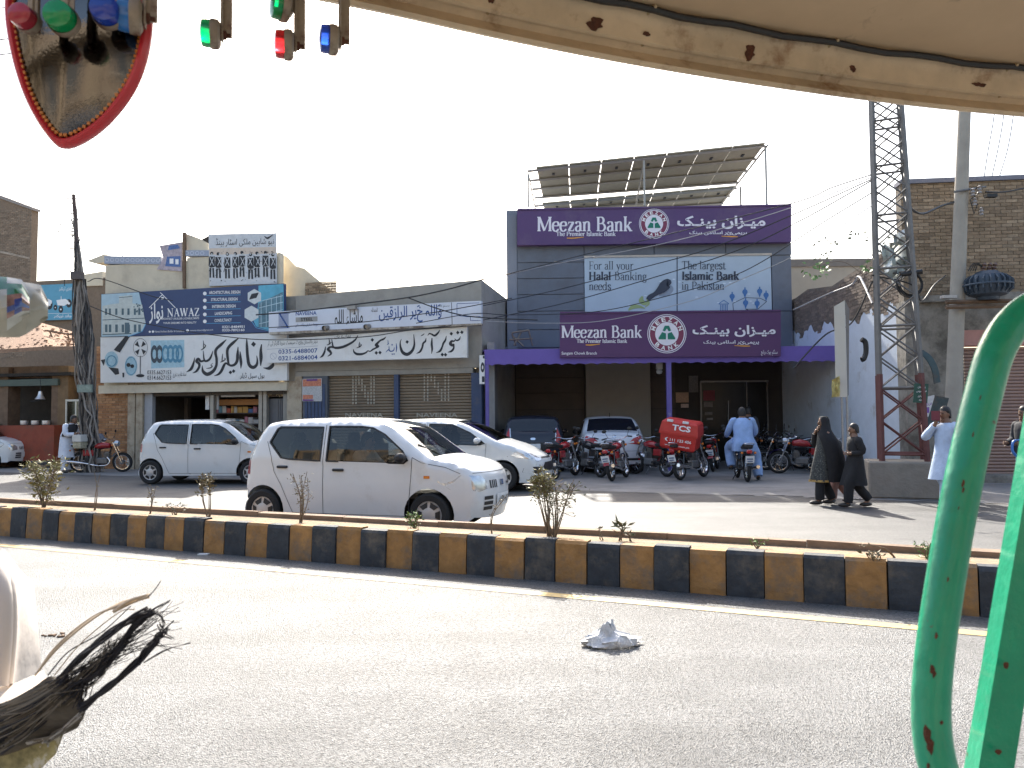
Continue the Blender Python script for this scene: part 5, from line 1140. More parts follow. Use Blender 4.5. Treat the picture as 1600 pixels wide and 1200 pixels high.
CITY=dict(W=1.695,belt=.93,roof=1.47,sill=.2,wr=.3,ra=.355,xf=1.3,xr=-1.3,taper=.12,tumble=.22,bulge=.12,seat=.2,
 prof=[(-2.14,.28),(-2.18,.5),(-2.17,.8),(-2.1,1.0),(-1.95,1.06),(-1.62,1.1),(-1.3,1.28),(-.95,1.42),(-.5,1.475),(.0,1.46),(.4,1.4),(.85,1.18),(1.15,1.03),(1.5,.95),(1.9,.82),(2.1,.65),(2.14,.42),(2.1,.25)],
 windscreen=(.3,1.1,1.05,1.43),rear_window=(-1.6,-.98,1.12,1.43),win=[[(-1.25,1.06),(-.35,.98),(-.35,1.38),(-.8,1.37)],[(-.28,.98),(.85,.97),(.35,1.34),(-.28,1.39)]],lines=[[(-.32,1.4),(-.32,.26)],[(.95,1.0),(.9,.26)]],handles=[(-.9,.93),(-.1,.9)],mirror=(.75,1.05),hm=M_carsilver,mm=M_blk)
def rear_car(px,z,yaw,S): a=R(yaw); X=(px-800)/FPX*z; d=Vector((math.sin(a),math.cos(a),0)); c=Vector((X,z,0))+d*(-S['prof'][1][0]); return (c.x,c.y,0),math.pi/2-a
loc,rz_=rear_car(958,20.0,3,CITY); t,patch,_,_=make_car('sedan_car','silver-white sedan parked under the canopy showing its rear',CITY,M_carsilver,loc,rz_)
patch('tail_lamp',[(.36,.80),(.80,.74),(.835,.82),(.82,.95),(.70,1.0),(.5,.93)],'rear',M_red,.008,.05,None,True); patch('lamp_clear',[(.36,.80),(.52,.82),(.5,.86),(.38,.84)],'rear',M_plate,.012,.05,None,True)
patch('plate_recess',rr_(-.27,.70,.27,.88,.03),'rear',M_gap,.004); patch('number_plate',rr_(-.20,.72,.20,.83,.01),'rear',M_ink,.012); patch('badge',rr_(-.05,.95,.05,1.02,.02),'rear',M_chrome,.01)
patch('bumper_strip',[(-.7,.36),(.7,.36),(.68,.42),(-.68,.42)],'rear',M_blk,.006); patch('bumper_gap',[(-.8,.60),(.8,.60),(.8,.607),(-.8,.607)],'rear',M_gap,.004); patch('reflector',rr_(.62,.37,.80,.41,.01),'rear',M_red,.012,.05,None,True)
MB().tube([(-.75,0,1.46),(-.8,0,1.6)],.008,5).build('aerial',M_blk,t)
VITZ=dict(W=1.70,belt=.98,roof=1.5,sill=.2,wr=.3,ra=.36,xf=1.25,xr=-1.28,taper=.10,tumble=.2,bulge=.10,seat=.2,
 prof=[(-1.90,.3),(-1.95,.5),(-1.95,.78),(-1.88,1.02),(-1.76,1.3),(-1.62,1.47),(-1.3,1.5),(-.5,1.52),(0,1.5),(.4,1.44),(.85,1.2),(1.15,1.05),(1.5,.95),(1.8,.8),(1.92,.6),(1.92,.3)],
 windscreen=(.3,1.1,1.08,1.45),rear_window=(-1.9,-1.66,1.07,1.42),win=[[(-1.4,1.1),(-.4,1.0),(-.4,1.42),(-1.3,1.42)],[(-.32,1.0),(.85,.99),(.35,1.36),(-.32,1.42)]],handles=[(-1.0,.95),(-.1,.93)],mirror=(.75,1.08),hm=M_cardark,mm=M_cardark)
loc,rz_=rear_car(832,20.6,2,VITZ); t,patch,_,_=make_car('hatchback_car','dark blue hatchback parked under the canopy beside the silver-white sedan',VITZ,M_cardark,loc,rz_)
patch('tail_lamp',[(.58,.86),(.70,.80),(.745,.92),(.71,1.05),(.63,1.22),(.6,1.1)],'rear',M_red,.008,.05,None,True); patch('lamp_clear',[(.58,.86),(.61,.86),(.635,1.2),(.605,1.2)],'rear',M_clear,.014,.04,None,True)
patch('plate_recess',[(-.42,.62),(.42,.62),(.34,.82),(-.34,.82)],'rear',M_blk,.005); pp=patch('number_plate',rr_(-.20,.66,.20,.79,.01),'rear',M_plate,.014); patch('badge',rr_(-.07,.89,.07,.95,.025),'rear',M_chrome,.01)
h_=-2.045
vs,fs=text2d('ASM-131',.01); X=[v[0] for v in vs]; s_=.34/(max(X)-min(X)); MB().add([(h_,.17-(v[0]-min(X))*s_,.69+v[1]*s_) for v in vs],fs).build('plate_lettering',M_ink,t)
# ================================================================ motorcycles
M_bikered=mat('red bike paint',(.33,.015,.018),.25,var=.05,coat=.5); M_bikeblk=mat('black bike paint',(.015,.015,.018),.25,coat=.5); M_seat=mat('black seat vinyl',(.02,.02,.021),.6,bump=.1); M_engine=mat('cast engine',(.2,.2,.2),.5,.6,var=.3,scale=12)
_BK={}
def bike(label,loc,rz,col='red',lean=-6,group='motorcycles parked at the bank',rack=True,steer=0.0):
    if col in _BK:
        t=copy_tree(_BK[col]); t['label']=label; t['group']=group; t.location=loc; t.rotation_euler=(R(lean),0,rz); return t
    t=thing('motorcycle',label,'motorcycle',loc,0,group); t.rotation_euler=(R(lean),0,rz); paint={'red':M_bikered,'black':M_bikeblk}[col]
    for xw in(.61,-.59):
        M=Matrix.Translation((xw,0,.29))@Matrix.Rotation(math.pi/2,4,'X')
        wl=MB().lathe([(.215,-.025),(.25,-.042),(.28,-.03),(.292,0),(.28,.03),(.25,.042),(.215,.025)],M,26).build('wheel',M_rubber,t,smooth=True)
        MB().lathe([(.215,-.025),(.2,-.022),(.198,.022),(.215,.025)],M,26).build('rim',M_chrome,wl,smooth=True)
        MB().lathe([(0,-.06),(.055,-.06),(.06,0),(.055,.06),(0,.06)],M,12).build('hub',M_engine,wl,smooth=True)
        sp=MB()
        for k in range(18):
            a=2*math.pi*k/18; s=.04 if k%2 else -.04; sp.tube([M@Vector((.05*math.cos(a+.5),.05*math.sin(a+.5),s)),M@Vector((.2*math.cos(a),.2*math.sin(a),0))],.003,3,False)
        sp.build('spokes',M_chrome,wl)
    f=MB()
    for y in(.075,-.075): f.tube([(.61,y,.29),(.52,y,.55),(.38,y,.88)],[.018,.022,.022],8)
    f.build('front_fork',M_chrome,t,smooth=True)
    def fender(xc,a0,a1,m,nm,w=.055):
        rg=[]
        for k in range(13):
            a=R(a0+(a1-a0)*k/12); c=Vector((math.cos(a),0,math.sin(a))); rg.append([Vector((xc,0,.29))+c*(.325+.012*math.cos(q*math.pi/4))+Vector((0,w*math.sin(q*math.pi/4-math.pi/2)*1.0,0)) for q in range(5)])
        return MB().loft(rg,False,False).build(nm,m,t,smooth=True)
    fender(.61,35,150,M_chrome if col=='red' else paint,'front_mudguard'); fender(-.59,15,165,paint,'rear_mudguard',.07)
    MB().tube([(.36,0,.86),(.30,0,.70),(.22,0,.42),(.05,0,.24)],.024,8).tube([(.32,0,.74),(-.1,0,.66),(-.55,0,.66)],.02,8).tube([(.0,0,.25),(-.3,.06,.32),(-.59,.07,.29)],.018,8).tube([(.0,0,.25),(-.3,-.06,.32),(-.59,-.07,.29)],.018,8).tube([(-.5,.1,.64),(-.56,.1,.34)],.02,8).tube([(-.5,-.1,.64),(-.56,-.1,.34)],.02,8).build('frame',M_bikeblk,t,smooth=True)
    e=lambda x,z,w,h:[Vector((x,w*math.cos(q*math.pi/6),z+h*math.sin(q*math.pi/6))) for q in range(12)]
    MB().loft([e(.30,.78,.03,.03),e(.27,.78,.09,.07),e(.12,.79,.125,.1),e(-.06,.77,.11,.08),e(-.16,.74,.06,.05)]).build('fuel_tank',paint,t,smooth=True)
    r8=lambda x,z,w,h:[Vector((x,sx*w*(1 if abs(sz)<1 else .8),z+sz*h)) for sx,sz in((-1,-1),(-1,0),(-.9,.8),(-.4,1),(.4,1),(.9,.8),(1,0),(1,-1))]
    MB().loft([r8(-.12,.775,.07,.03),r8(-.25,.775,.115,.045),r8(-.5,.785,.12,.05),r8(-.75,.80,.115,.05),r8(-.82,.81,.08,.03)]).build('seat',M_seat,t,smooth=True)
    MB().box((-.3,.11,.58),(.3,.03,.17),bev=.02).build('side_panel',paint,t); MB().box((-.3,-.11,.58),(.3,.03,.17),bev=.02).build('side_panel',paint,t)
    en=MB().box((.06,0,.34),(.34,.2,.18),bev=.03)
    for k in range(6): en.box((.2+k*.0,0,.42+k*.028),(.16,.17,.013))
    en.box((.2,0,.5),(.1,.1,.2)); en.build('engine',M_engine,t)
    MB().tube(crom([(.22,-.09,.45),(.3,-.11,.33),(.2,-.13,.22),(-.1,-.14,.22),(-.4,-.16,.29),(-.95,-.17,.36)],4),[.02]*13+[.03]*4+[.042]*4,10).build('exhaust',M_chrome,t,smooth=True)
    MB().tube(crom([(.22,.36,.98),(.30,.25,1.0),(.36,.1,.95),(.36,-.1,.95),(.30,-.25,1.0),(.22,-.36,.98)],4),.012,8).build('handlebar',M_chrome,t,smooth=True)
    for sg in(1,-1):
        MB().tube([(.27,sg*.27,.995),(.21,sg*.38,.975)],.018,8).build('grip',M_blk,t)
        MB().tube([(.30,sg*.24,1.0),(.30,sg*.30,1.14)],.006,5).ball((.30,sg*.32,1.17),(.015,.065,.045),10).build('rear_view_mirror',M_blk,t,smooth=True)
        MB().ball((.40,sg*.15,.80),(.035,.03,.03),8).build('indicator',M_amber,t,smooth=True); MB().ball((-.80,sg*.14,.66),(.035,.03,.03),8).build('indicator',M_amber,t,smooth=True)
    MB().lathe([(0,.07),(.07,.065),(.09,.03),(.085,-.04),(.05,-.09),(0,-.1)],Matrix.Translation((.46,0,.84))@Matrix.Rotation(math.pi/2,4,'Y'),16).build('headlamp',M_clear if col=='red' else paint,t,smooth=True)
    MB().box((-.88,0,.69),(.07,.12,.08),bev=.02).build('tail_lamp',M_red,t,smooth=True)
    MB().box((-.925,0,.52),(.008,.19,.16),Matrix.Translation((-.925,0,.52))@Matrix.Rotation(R(-14),4,'Y')@Matrix.Translation((.925,0,-.52))).build('number_plate',M_plate,t)
    MB().box((-.932,0,.53),(.006,.13,.03)).box((-.932,0,.48),(.006,.11,.025)).build('plate_lettering',mat('plate blue grey',(.12,.16,.25),.6),t)
    MB().tube(crom([(-.55,.12,.80),(-.85,.11,.86),(-.93,0,.88),(-.85,-.11,.86),(-.55,-.12,.80)],4),.011,7).build('grab_rail',M_chrome,t,smooth=True)
    MB().tube([(-.05,.1,.25),(-.12,.24,.02)],.01,6).build('side_stand',M_bikeblk,t); MB().tube([(.0,-.18,.24),(.0,.18,.24)],.012,6).build('foot_rest',M_rubber,t)
    MB().box((-.28,.085,.33),(.55,.025,.07),bev=.01).build('chain_guard',M_bikeblk,t)
    _BK[col]=t; return t
def bk(px,py,head,label,col='red',lean=-6,group='motorcycles parked at the bank'):
    g=G(px,py); return bike(label,(g.x,g.y,.004),R(head),col,lean,group)
bk(884,746,62,'red motorcycle with chrome rail parked behind the dark blue hatchback','red',-5)
bk(917,744,118,'dusty motorcycle leaning left in front of the silver-white sedan','black',8)
bk(968,749,66,'red motorcycle with white plate, nearest the kerb before the silver-white sedan','red',-7)
bk(1017,743,120,'red motorcycle with silver plate between the silver-white sedan and the red delivery box','red',7)
dv=bk(1082,748,50,'black delivery motorcycle carrying the red box','black',-5)
bk(1118,735,70,'motorcycle with red tail lamp parked behind the delivery motorcycle','red',-6)
for i,(x,y,h,c,l) in enumerate(((1200,728,150,'black','half hidden black motorcycle beside the seated rider, first of the shaded row'),(1216,732,155,'black','black motorcycle second from the seated rider in the shaded row'),(1233,735,160,'black','black motorcycle third from the seated rider in the shaded row'),(1256,740,172,'red','red tanked motorcycle at the near end of the shaded row beside the woman in black'),(1352,722,160,'red','red motorcycle parked behind the boy in black'),(1208,725,148,'black','black motorcycle deep in the shade behind the seated rider'),(1190,731,140,'black','black motorcycle at the elbow of the seated rider'),(1244,728,160,'black','black motorcycle behind the red tanked one in the shaded row'),(1338,718,158,'black','black motorcycle behind the boy, farther from the lattice tower'),(1374,716,165,'black','black motorcycle parked next to the lattice tower'))): bk(x,y,h,l,c,-7)
bk(158,738,4,'red motorcycle parked by the man in white at the left','red',5,'motorcycles at the stall'); bk(196,728,-25,'black motorcycle with wrapped load behind the parked hatchback','black',5,'motorcycles at the stall')
rid=bk(1160,750,84,'motorcycle ridden by the man in blue','black',0)
# delivery box
_g=G(1082,748); db=thing('delivery_box','red delivery box with white courier logo on a motorcycle','box',(_g.x-.36,_g.y-.30,.74),R(24)); db.rotation_euler=(R(6),R(9),R(-24))
M_dbox=mat('red box plastic',(.50,.025,.02),.4,var=.06,scale=3)
MB().loft([[Vector((sx*w,sy*d,z)) for sx,sy in((-1,-1),(1,-1),(1,1),(-1,1))] for w,d,z in((.33,.26,0),(.36,.29,.05),(.37,.30,.36))]).build('tub',M_dbox,db)
MB().loft([[Vector((sx*w,sy*d,z)) for sx,sy in((-1,-1),(1,-1),(1,1),(-1,1))] for w,d,z in((.40,.33,.365),(.40,.33,.42),(.37,.30,.66),(.33,.26,.70))]).build('lid',M_dbox,db)
for x in(-.2,.12): MB().box((x,-.30,.70),(.12,.06,.05)).build('latch',M_plate,db)
def boxtext(s,x0,z0,x1,z1,tilt,yy,bold=.02):
    vs,fs=text2d(s,bold); X=[v[0] for v in vs]; Y=[v[1] for v in vs]; a,b,c,d=min(X),max(X),min(Y),max(Y)
    return MB().add([(x0+(v[0]-a)/(b-a)*(x1-x0),yy+tilt*((v[1]-c)/(d-c)),z0+(v[1]-c)/(d-c)*(z1-z0)) for v in vs],fs).build('lettering',M_whiteink,db)
db.scale=(1.12,1.05,.95)
boxtext('TCS',-.14,.48,.24,.62,.018,-.328,.03); boxtext('111 123 456',-.16,.2,.28,.27,-.004,-.300); boxtext('www.tcs.com.pk',-.26,.07,.26,.12,-.004,-.2965); boxtext('(',-.27,.19,-.2,.28,-.004,-.300,.04)
# ================================================================ lattice tower on its plinth
TZ=14.0
pc=G(1418,782); PLY=13.45
pl_=thing('concrete_plinth','low grey concrete plinth carrying the lattice tower','plinth',(PD(1418,700,TZ).x,TZ,0),R(-20))
x0,x1=PD(1355,750,PLY).x,PD(1483,750,PLY).x; zt=PD(1418,722,PLY).z
mb=MB().box((0,0,zt/2),((x1-x0)*.98,.95,zt),bev=.03); mb.build('block',mat('rough concrete',(.27,.24,.20),.95,var=.2,scale=4,bump=.6,bscale=18,dirt=(.2,.17,.14),dscale=2),pl_)
twx=PD(1411,720,TZ).x
tw=thing('lattice_tower','tall steel lattice tower, rust red below and grey above, on a concrete plinth','tower',(twx,TZ,zt),R(-23))
M_tgrey=mat('grey tower paint',(.16,.155,.15),.6,.3,var=.2,scale=6,wpos=True); M_tred=mat('rust red tower paint',(.13,.05,.045),.75,.1,var=.3,scale=6,wpos=True)
H=8.6; w0,w1=.36,.20; lean=Vector((PD(1384,165,TZ).x-PD(1411,720,TZ).x,0,0))*(1/ (PD(1384,165,TZ).z-zt))
lean=Matrix.Rotation(R(23),3,'Z')@lean
wid=lambda z:w0+(w1-w0)*z/H*1.0
cor=lambda z,sx,sy:Vector((sx*wid(z),sy*wid(z),z))+lean*z
zred=PD(1411,585,TZ).z-zt
def angle(p,q,w_,m,nm): 
    d=(q-p).normalized(); a=d.orthogonal().normalized(); b=d.cross(a); mb=MB()
    mb.tube([p,q],w_,4); return mb.build(nm,m,tw)
for sx in(-1,1):
    for sy in(-1,1):
        angle(cor(0,sx,sy),cor(zred,sx,sy),.05,M_tred,'leg'); angle(cor(zred,sx,sy),cor(H,sx,sy),.043,M_tgrey,'leg')
zs_=[.12]; 
while zs_[-1]<H-.3: zs_.append(zs_[-1]+.62*(1-.028*len(zs_)))
for i,(a,b) in enumerate(zip(zs_,zs_[1:])):
    m=M_tred if b<zred+.3 else M_tgrey
    for f in range(4):
        c=((-1,-1),(1,-1),(1,1),(-1,1)); p,q=c[f],c[(f+1)%4]
        angle(cor(a,*p),cor(b,*q),.016,m,'brace'); angle(cor(a,*q),cor(b,*p),.016,m,'brace')
        if i%2==0: angle(cor(a,*p),cor(a,*q),.022,m,'cross_bar')
# things hung on the tower
def board(name,label,cat,pts,Y,th,m,yaw=0):
    P=Plane(PD(pts[0][0],pts[0][1],Y),yaw); return sign(name,label,P,pts,-th,0,m,cat),P
g,P_=board('notice_board','small dark green board with white Urdu writing fixed to the tower leg','sign',[(1429,599),(1451,600),(1449,630),(1427,629)],13.55,.02,mat('dark green paint',(.015,.07,.05),.5,var=.2,wpos=True),4)
ik=Ink(P_,.004); ik.text('پاکستان',1434,603,1446,607,.01,0,True); ik.text('عوام سروس',1432,609,1448,614,.01,0,True); ik.text('واٹر سپلائی',1434,617,1446,621,.01,0,True); ik.text('رابطہ',1436,623,1445,627,.01,0,True); ik.build('lettering',M_whiteink,g)
g,P_=board('tin_sheet','bent dark teal tin sheet hanging beside the tower','tin sheet',[(1461,618),(1483,622),(1467,684),(1443,678)],13.9,.012,mat('teal tin',(.045,.075,.085),.5,.3,var=.35,scale=4,dirt=(.12,.08,.06),dscale=3,wpos=True),10)
g,P_=board('small_poster','white and violet poster on the wall behind the tower','poster',[(1440,622),(1460,617),(1459,650),(1441,652)],15.9,.01,mat('white poster',(.6,.6,.6),.6,var=.2,scale=20,wpos=True),6)
ik=Ink(P_,.003); ik.text('ضرورت',1442,628,1456,634,.01,0,True); ik.poly([(1441,637),(1452,636),(1452,645),(1441,646)]); ik.build('print',mat('violet ink',(.2,.1,.35),.6),g)
# curved dark tin strip
mb=MB(); Pq=crom([PD(x,y,14.6) for x,y in((1433,550),(1446,560),(1456,578),(1460,600))],5); n=len(Pq)
mb.add([p for p in Pq]+[p+Vector((.13,.02,.04)) for p in Pq],[[i,i+1,n+i+1,n+i] for i in range(n-1)]); mb.add([p+Vector((0,.02,0)) for p in Pq]+[p+Vector((.13,.04,.04)) for p in Pq],[[i,i+1,n+i+1,n+i] for i in range(n-1)])
tag(mb.build('tin_strip',mat('teal tin',(0,0,0))),'curved dark tin strip hanging behind the tower','tin strip')
# plastic sheet caught in the tower
random.seed(12); mb=MB(); gr=[]
for i in range(7):
    for j in range(7):
        x=1377+i*6+j*1.2; y=378+j*10-i*3+random.uniform(-3,3); gr.append(PD(x if not(j>4 and i<3) else x+10,y+(8 if i<2 else 0),14.25+random.uniform(-.12,.12)))
mb.add(gr,[[j+i*7,j+1+i*7,j+8+i*7,j+7+i*7] for i in range(6) for j in range(6)])
tag(mb.build('plastic_sheet',mat('crumpled pale plastic',(.42,.48,.45),.35,var=.3,scale=8,trans=.25),smooth=True),'torn pale green plastic sheet caught in the tower','plastic sheet')
# cable coil on the tower
mb=MB()
for k in range(9):
    c=PD(1422+random.uniform(-2,2),443+random.uniform(-2,2),13.7+k*.012); r=.21+random.uniform(-.03,.03)
    mb.tube([c+Vector((r*math.cos(a*.3),0,r*math.sin(a*.3))) for a in range(22)],.009,5)
tag(mb.build('cable_coil',M_blk,smooth=True),'coil of black cable hung on the tower leg','cable coil')
mb=MB().tube([PD(1408,429,13.7),PD(1441,424,13.6)],.045,10); tag(mb.build('cable_joint',M_blk,smooth=True),'thick black cable joint above the coil on the tower','cable joint')
# ================================================================ concrete pole with transformer
PZ=16.3; b0=PD(1486,720,PZ); t0=PD(1508,150,PZ); dz=(t0-b0)/(t0.z-b0.z); base=b0-dz*b0.z; top=base+dz*10
po=thing('utility_pole','leaning concrete utility pole with steel brackets beside the brick building','pole',base,0)
MB().tube([base,top],[.175,.11],14).build('shaft',mat('pole concrete',(.36,.33,.28),.9,var=.12,scale=3,bump=.25,bscale=30,wpos=True),po,smooth=True,world=True)
MB().tube([PD(1491,300,PZ-.16),PD(1540,292,PZ-.16)],.025,5).build('cross_arm',M_tgrey,po,world=True)
for x,y in((1520,300),(1530,296),(1533,330),(1523,315)): MB().lathe([(0,-.09),(.05,-.08),(.03,-.04),(.055,-.01),(.03,.03),(.05,.06),(0,.09)],Matrix.Translation(PD(x,y,PZ-.2)),10).build('insulator',mat('insulator',(.3,.27,.25),.3,var=.4),po,smooth=True,world=True)
MB().tube([PD(1532,300,PZ-.2),PD(1516,312,PZ-.2),PD(1522,334,PZ-.2),PD(1528,318,PZ-.2)],.012,5).build('jumper_wire',M_blk,po,world=True)
MB().box(PD(1548,306,PZ-.1),(.22,.12,.07)).build('fuse_box',M_blk,po,world=True)
for y,dx in((472,0),(480,.05)):
    MB().tube([PD(1478,y,PZ-.22-dx),PD(1640,y-3,PZ-.22-dx)],.045,4).build('platform_beam',mat('old wood',(0,0,0)),po,world=True)
MB().box(PD(1482,464,PZ-.2),(.3,.12,.06)).build('clamp',mat('pale steel',(.45,.43,.4),.6,.3),po,world=True)
tr=thing('transformer','dark blue finned transformer drum on the pole platform','transformer',PD(1543,470,PZ-.25),0)
c=PD(1543,446,PZ-.25); M_tr=mat('transformer blue',(.055,.075,.10),.5,.2,var=.2,scale=5)
MB().lathe([(0,-.31),(.2,-.31),(.22,-.25),(.36,-.2),(.41,-.08),(.41,.08),(.36,.2),(.24,.25),(.2,.29),(0,.3)],Matrix.Translation(c),24).build('tank',M_tr,tr,smooth=True,world=True)
for k in range(22):
    a=2*math.pi*k/22; q=Vector((math.cos(a),math.sin(a),0)); M=Matrix.Translation(c)@Matrix.Rotation(a,4,'Z')
    MB().hexa([M@Vector((r,-.012,z)) for r,z in((.36,-.19),(.47,-.1),(.475,.1),(.36,.2))],[M@Vector((r,.012,z)) for r,z in((.36,-.19),(.47,-.1),(.475,.1),(.36,.2))]).build('cooling_fin',M_tr,tr,world=True)
MB().lathe([(.478,-.02),(.485,0),(.478,.02),(.47,0),(.478,-.02)],Matrix.Translation(c),24).build('fin_band',M_tr,tr,world=True)
for dx in(-.1,.02,.13): MB().lathe([(0,0),(.05,0),(.03,.05),(.05,.08),(.03,.12),(.05,.15),(.02,.2),(0,.2)],Matrix.Translation(c+Vector((dx,0,.29)))@Matrix.Rotation(R(18),4,'Y'),10).build('bushing',mat('brown bushing',(.12,.07,.05),.35),tr,smooth=True,world=True)
for k in range(4): MB().tube(crom([c+Vector((-.4+.05*k,0,.3)),c+Vector((-.3+.03*k,-.05,.46)),c+Vector((-.08,0,.38))],5),.01,5).build('lead_wire',M_blk,tr,world=True)
# ================================================================ white tall board on posts
WZ=16.0
wb=thing('tall_sign_panel','narrow tall white sign panel on two thin posts at the right end of the canopy','sign',PD(1318,700,WZ),0)
MB().hexa([PD(x,y,WZ) for x,y in((1303,479),(1320,469),(1324,620),(1306,621))],[PD(x,y,WZ+.06) for x,y in((1303,479),(1320,469),(1324,620),(1306,621))]).build('panel',mat('cream white panel',(.60,.57,.50),.6,var=.06,scale=2,wpos=True),wb,world=True)
MB().hexa([PD(x,y,WZ-.0) for x,y in((1320.3,469),(1327,483),(1326,617),(1324.2,620))],[PD(x,y,WZ+.3) for x,y in((1320.3,469),(1327,483),(1326,617),(1324.2,620))]).build('panel_edge',mat('panel edge grey',(.2,.19,.18),.7),wb,world=True)
for x in(1315,1323): 
    a=PD(x,618,WZ+.05); MB().tube([Vector((a.x,a.y,0)),a],.022,6).build('post',M_steel,wb,world=True)
random.seed(8); mb=MB(); gr=[PD(1299+i*3.2+(j%2),589+j*8+random.uniform(-2,2)+(6-2*i if j==0 else 0),WZ-.06+random.uniform(-.05,.05)) for i in range(5) for j in range(5)]
mb.add(gr,[[j+i*5,j+1+i*5,j+6+i*5,j+5+i*5] for i in range(4) for j in range(4)]); tag(mb.build('cloth_rag',mat('yellow grey rag',(.5,.42,.16),.9,var=.6,scale=9),smooth=True),'yellow and grey rag hanging at the foot of the tall white panel','rag')
tag(MB().tube(crom([PD(x,y,17.3) for x,y in((1346,530),(1352,535),(1353,550),(1350,560),(1346,562))],5),[.06]*21,8).build('rolled_tarp',M_blk,smooth=True),'rolled black tarpaulin tied at the right end of the canopy','tarpaulin')
# ================================================================ cable-covered pole (left)
CPZ=22.5; pb=PD(141,690,CPZ); pt=PD(115,304,CPZ)
cp=thing('cable_pole','old pole smothered in a thick mass of dark cables, left of the electric shop','pole',Vector((pb.x,pb.y,0)),0)
bot=pb+(pb-pt)*(pb.z/(pt.z-pb.z)); axis=lambda s:bot+(pt-bot)*s
MB().tube([bot,pt],[.1,.05],8).build('pole_shaft',mat('rusty pole',(.09,.06,.05),.8),cp,world=True)
random.seed(15); mb=MB(); Mc=mat('weathered cables',(.075,.062,.055),.85,attr=True,var=.35,scale=5,wpos=True)
for k in range(85):
    a0=random.uniform(0,6.28); top_s=random.choice((.45,.6,.68,.74,.82,.93))+random.uniform(-.06,.03); P=[]; rr=random.uniform(.4,1); c=random.choice(((.16,.135,.115),(.09,.078,.068),(.22,.19,.16),(.30,.265,.23),(.055,.05,.047)))
    mb.col=c; n=16
    for i in range(n+1):
        s=top_s*i/n; sp=(.25+.05*math.sin(s*9+k) if s<.58 else .25-.8*(s-.58))*rr; sp=max(sp,.045); a=a0+1.1*math.sin(s*7+k)+random.uniform(-.3,.3); sp*=random.uniform(.8,1.15)
        P.append(axis(s)+Vector((math.cos(a)*sp,math.sin(a)*sp*.8,random.uniform(-.03,.03))))
    mb.tube(crom(P,2),random.uniform(.012,.03),4,False)
stuff(mb.build('cable_mass',Mc,cp,smooth=True,world=True))
mb=MB(); mb.col=(.04,.04,.04)
for k in range(22):
    s=random.uniform(.72,.97); p=axis(s); d=Vector((random.uniform(-.5,.15),random.uniform(-.2,.2),random.uniform(-.35,.3))); mb.tube(crom([p,p+d*.5+Vector((0,0,.1)),p+d,p+d+Vector((random.uniform(-.1,.2),0,-.25))],3),.01,4,False)
stuff(mb.build('loose_cable_ends',Mc,cp,world=True))
for s,w_ in((.985,.22),(.93,.26),(.865,.2)): MB().tube([axis(s)+Vector((-w_,0,0)),axis(s)+Vector((.06,0,.0))],.015,5).build('bracket',M_blk,cp,world=True)
MB().box(axis(.70)+Vector((.06,-.2,0)),(.3,.2,.22)).build('junction_box',mat('dull box',(.1,.085,.08),.8),cp,world=True)
ge=PD(133,607,CPZ-.45); tag(MB().box(ge,(.42,.08,.22)).build('meter_box',mat('dull green box',(.22,.27,.23),.7,var=.4,scale=8)),'faded green meter box strapped to the cable pole','meter box')
# ================================================================ overhead wires
M_wire=mat('black wire',(.02,.02,.02),.5); M_wirel=mat('pale wire',(.36,.36,.37),.4)
def wire(pts,label,r=.009,m=M_wire,sag=0.0,grp='overhead wires'):
    r*=1.45; P=[PD(*p) for p in pts]; P=crom(P,10); o=MB().tube(P,r,5,False).build('overhead_wire',m,smooth=True); return tag(o,label,'wire',grp)
W_=wire
W_([(1364,272,14),(1300,293,15.5),(1236,318,17),(1020,372,20),(912,398,21),(790,429,22.3)],'uppermost wire crossing the bank front from the tower')
W_([(1364,276,14),(1290,306,15.5),(1170,345,18),(1030,382,20.2),(870,412,21.6),(760,437,22.6)],'second wire from the top crossing the bank front',.008,M_wirel)
W_([(1364,279,14),(1240,335,17),(1110,388,19),(1000,419,20.3),(870,453,21.5),(753,478,21)],'third wire crossing the bank poster, ending at the cement store')
W_([(1364,281,14),(1250,345,17),(1150,392,18.6),(1010,437,20),(880,474,21),(755,500,20.9)],'fourth wire crossing the bank poster')
W_([(1364,300,14),(1290,345,16),(1160,425,18.5),(1040,463,19.6),(930,487,20.4),(800,492,20.8),(740,490,20.7),(650,505,20.3)],'slack wire dipping over the plum bank sign',.008)
W_([(1364,320,14),(1250,395,16.5),(1150,440,18.4),(1080,470,19.3),(950,500,20.2),(860,505,20.6),(760,502,20.6)],'lowest slack wire across the bank front',.007,M_wirel)
W_([(400,492,21.5),(470,486,21.3),(560,475,21),(637,465,20.8),(700,452,20.6),(757,436,20.5)],'thick black wire running along the top of the steel dealer sign',.014)
W_([(637,465,20.8),(680,481,20.6),(720,492,20.5),(765,497,20.5),(840,500,20.4)],'wire branching down from the thick black wire',.011)
W_([(420,512,21.5),(500,507,21.2),(570,503,21),(650,492,20.7),(705,484,20.5),(800,466,20.4)],'wire crossing the blue Arabic lettering',.009)
W_([(140,478,22.2),(190,497,22),(260,512,21.8),(330,523,21.6),(420,531,21.3),(560,527,21),(640,516,20.8),(705,509,20.7)],'long wire sagging across both signboards from the cable pole',.009)
W_([(137,440,22.3),(160,436,22.2),(235,462,22),(270,470,22)],'short wire from the cable pole to the navy signboard',.009)
W_([(0,13,20),(100,-2,21)],'distant wire at the upper left corner',.012); W_([(0,62,20),(60,55,21)],'distant wire below the first at the upper left',.012); W_([(-5,86,20),(70,78,21)],'lowest distant wire at the upper left',.012)
W_([(1240,575,17),(1290,523,16.8),(1330,505,16.5),(1363,440,14.2)],'cable hanging along the side wall to the tower',.012)
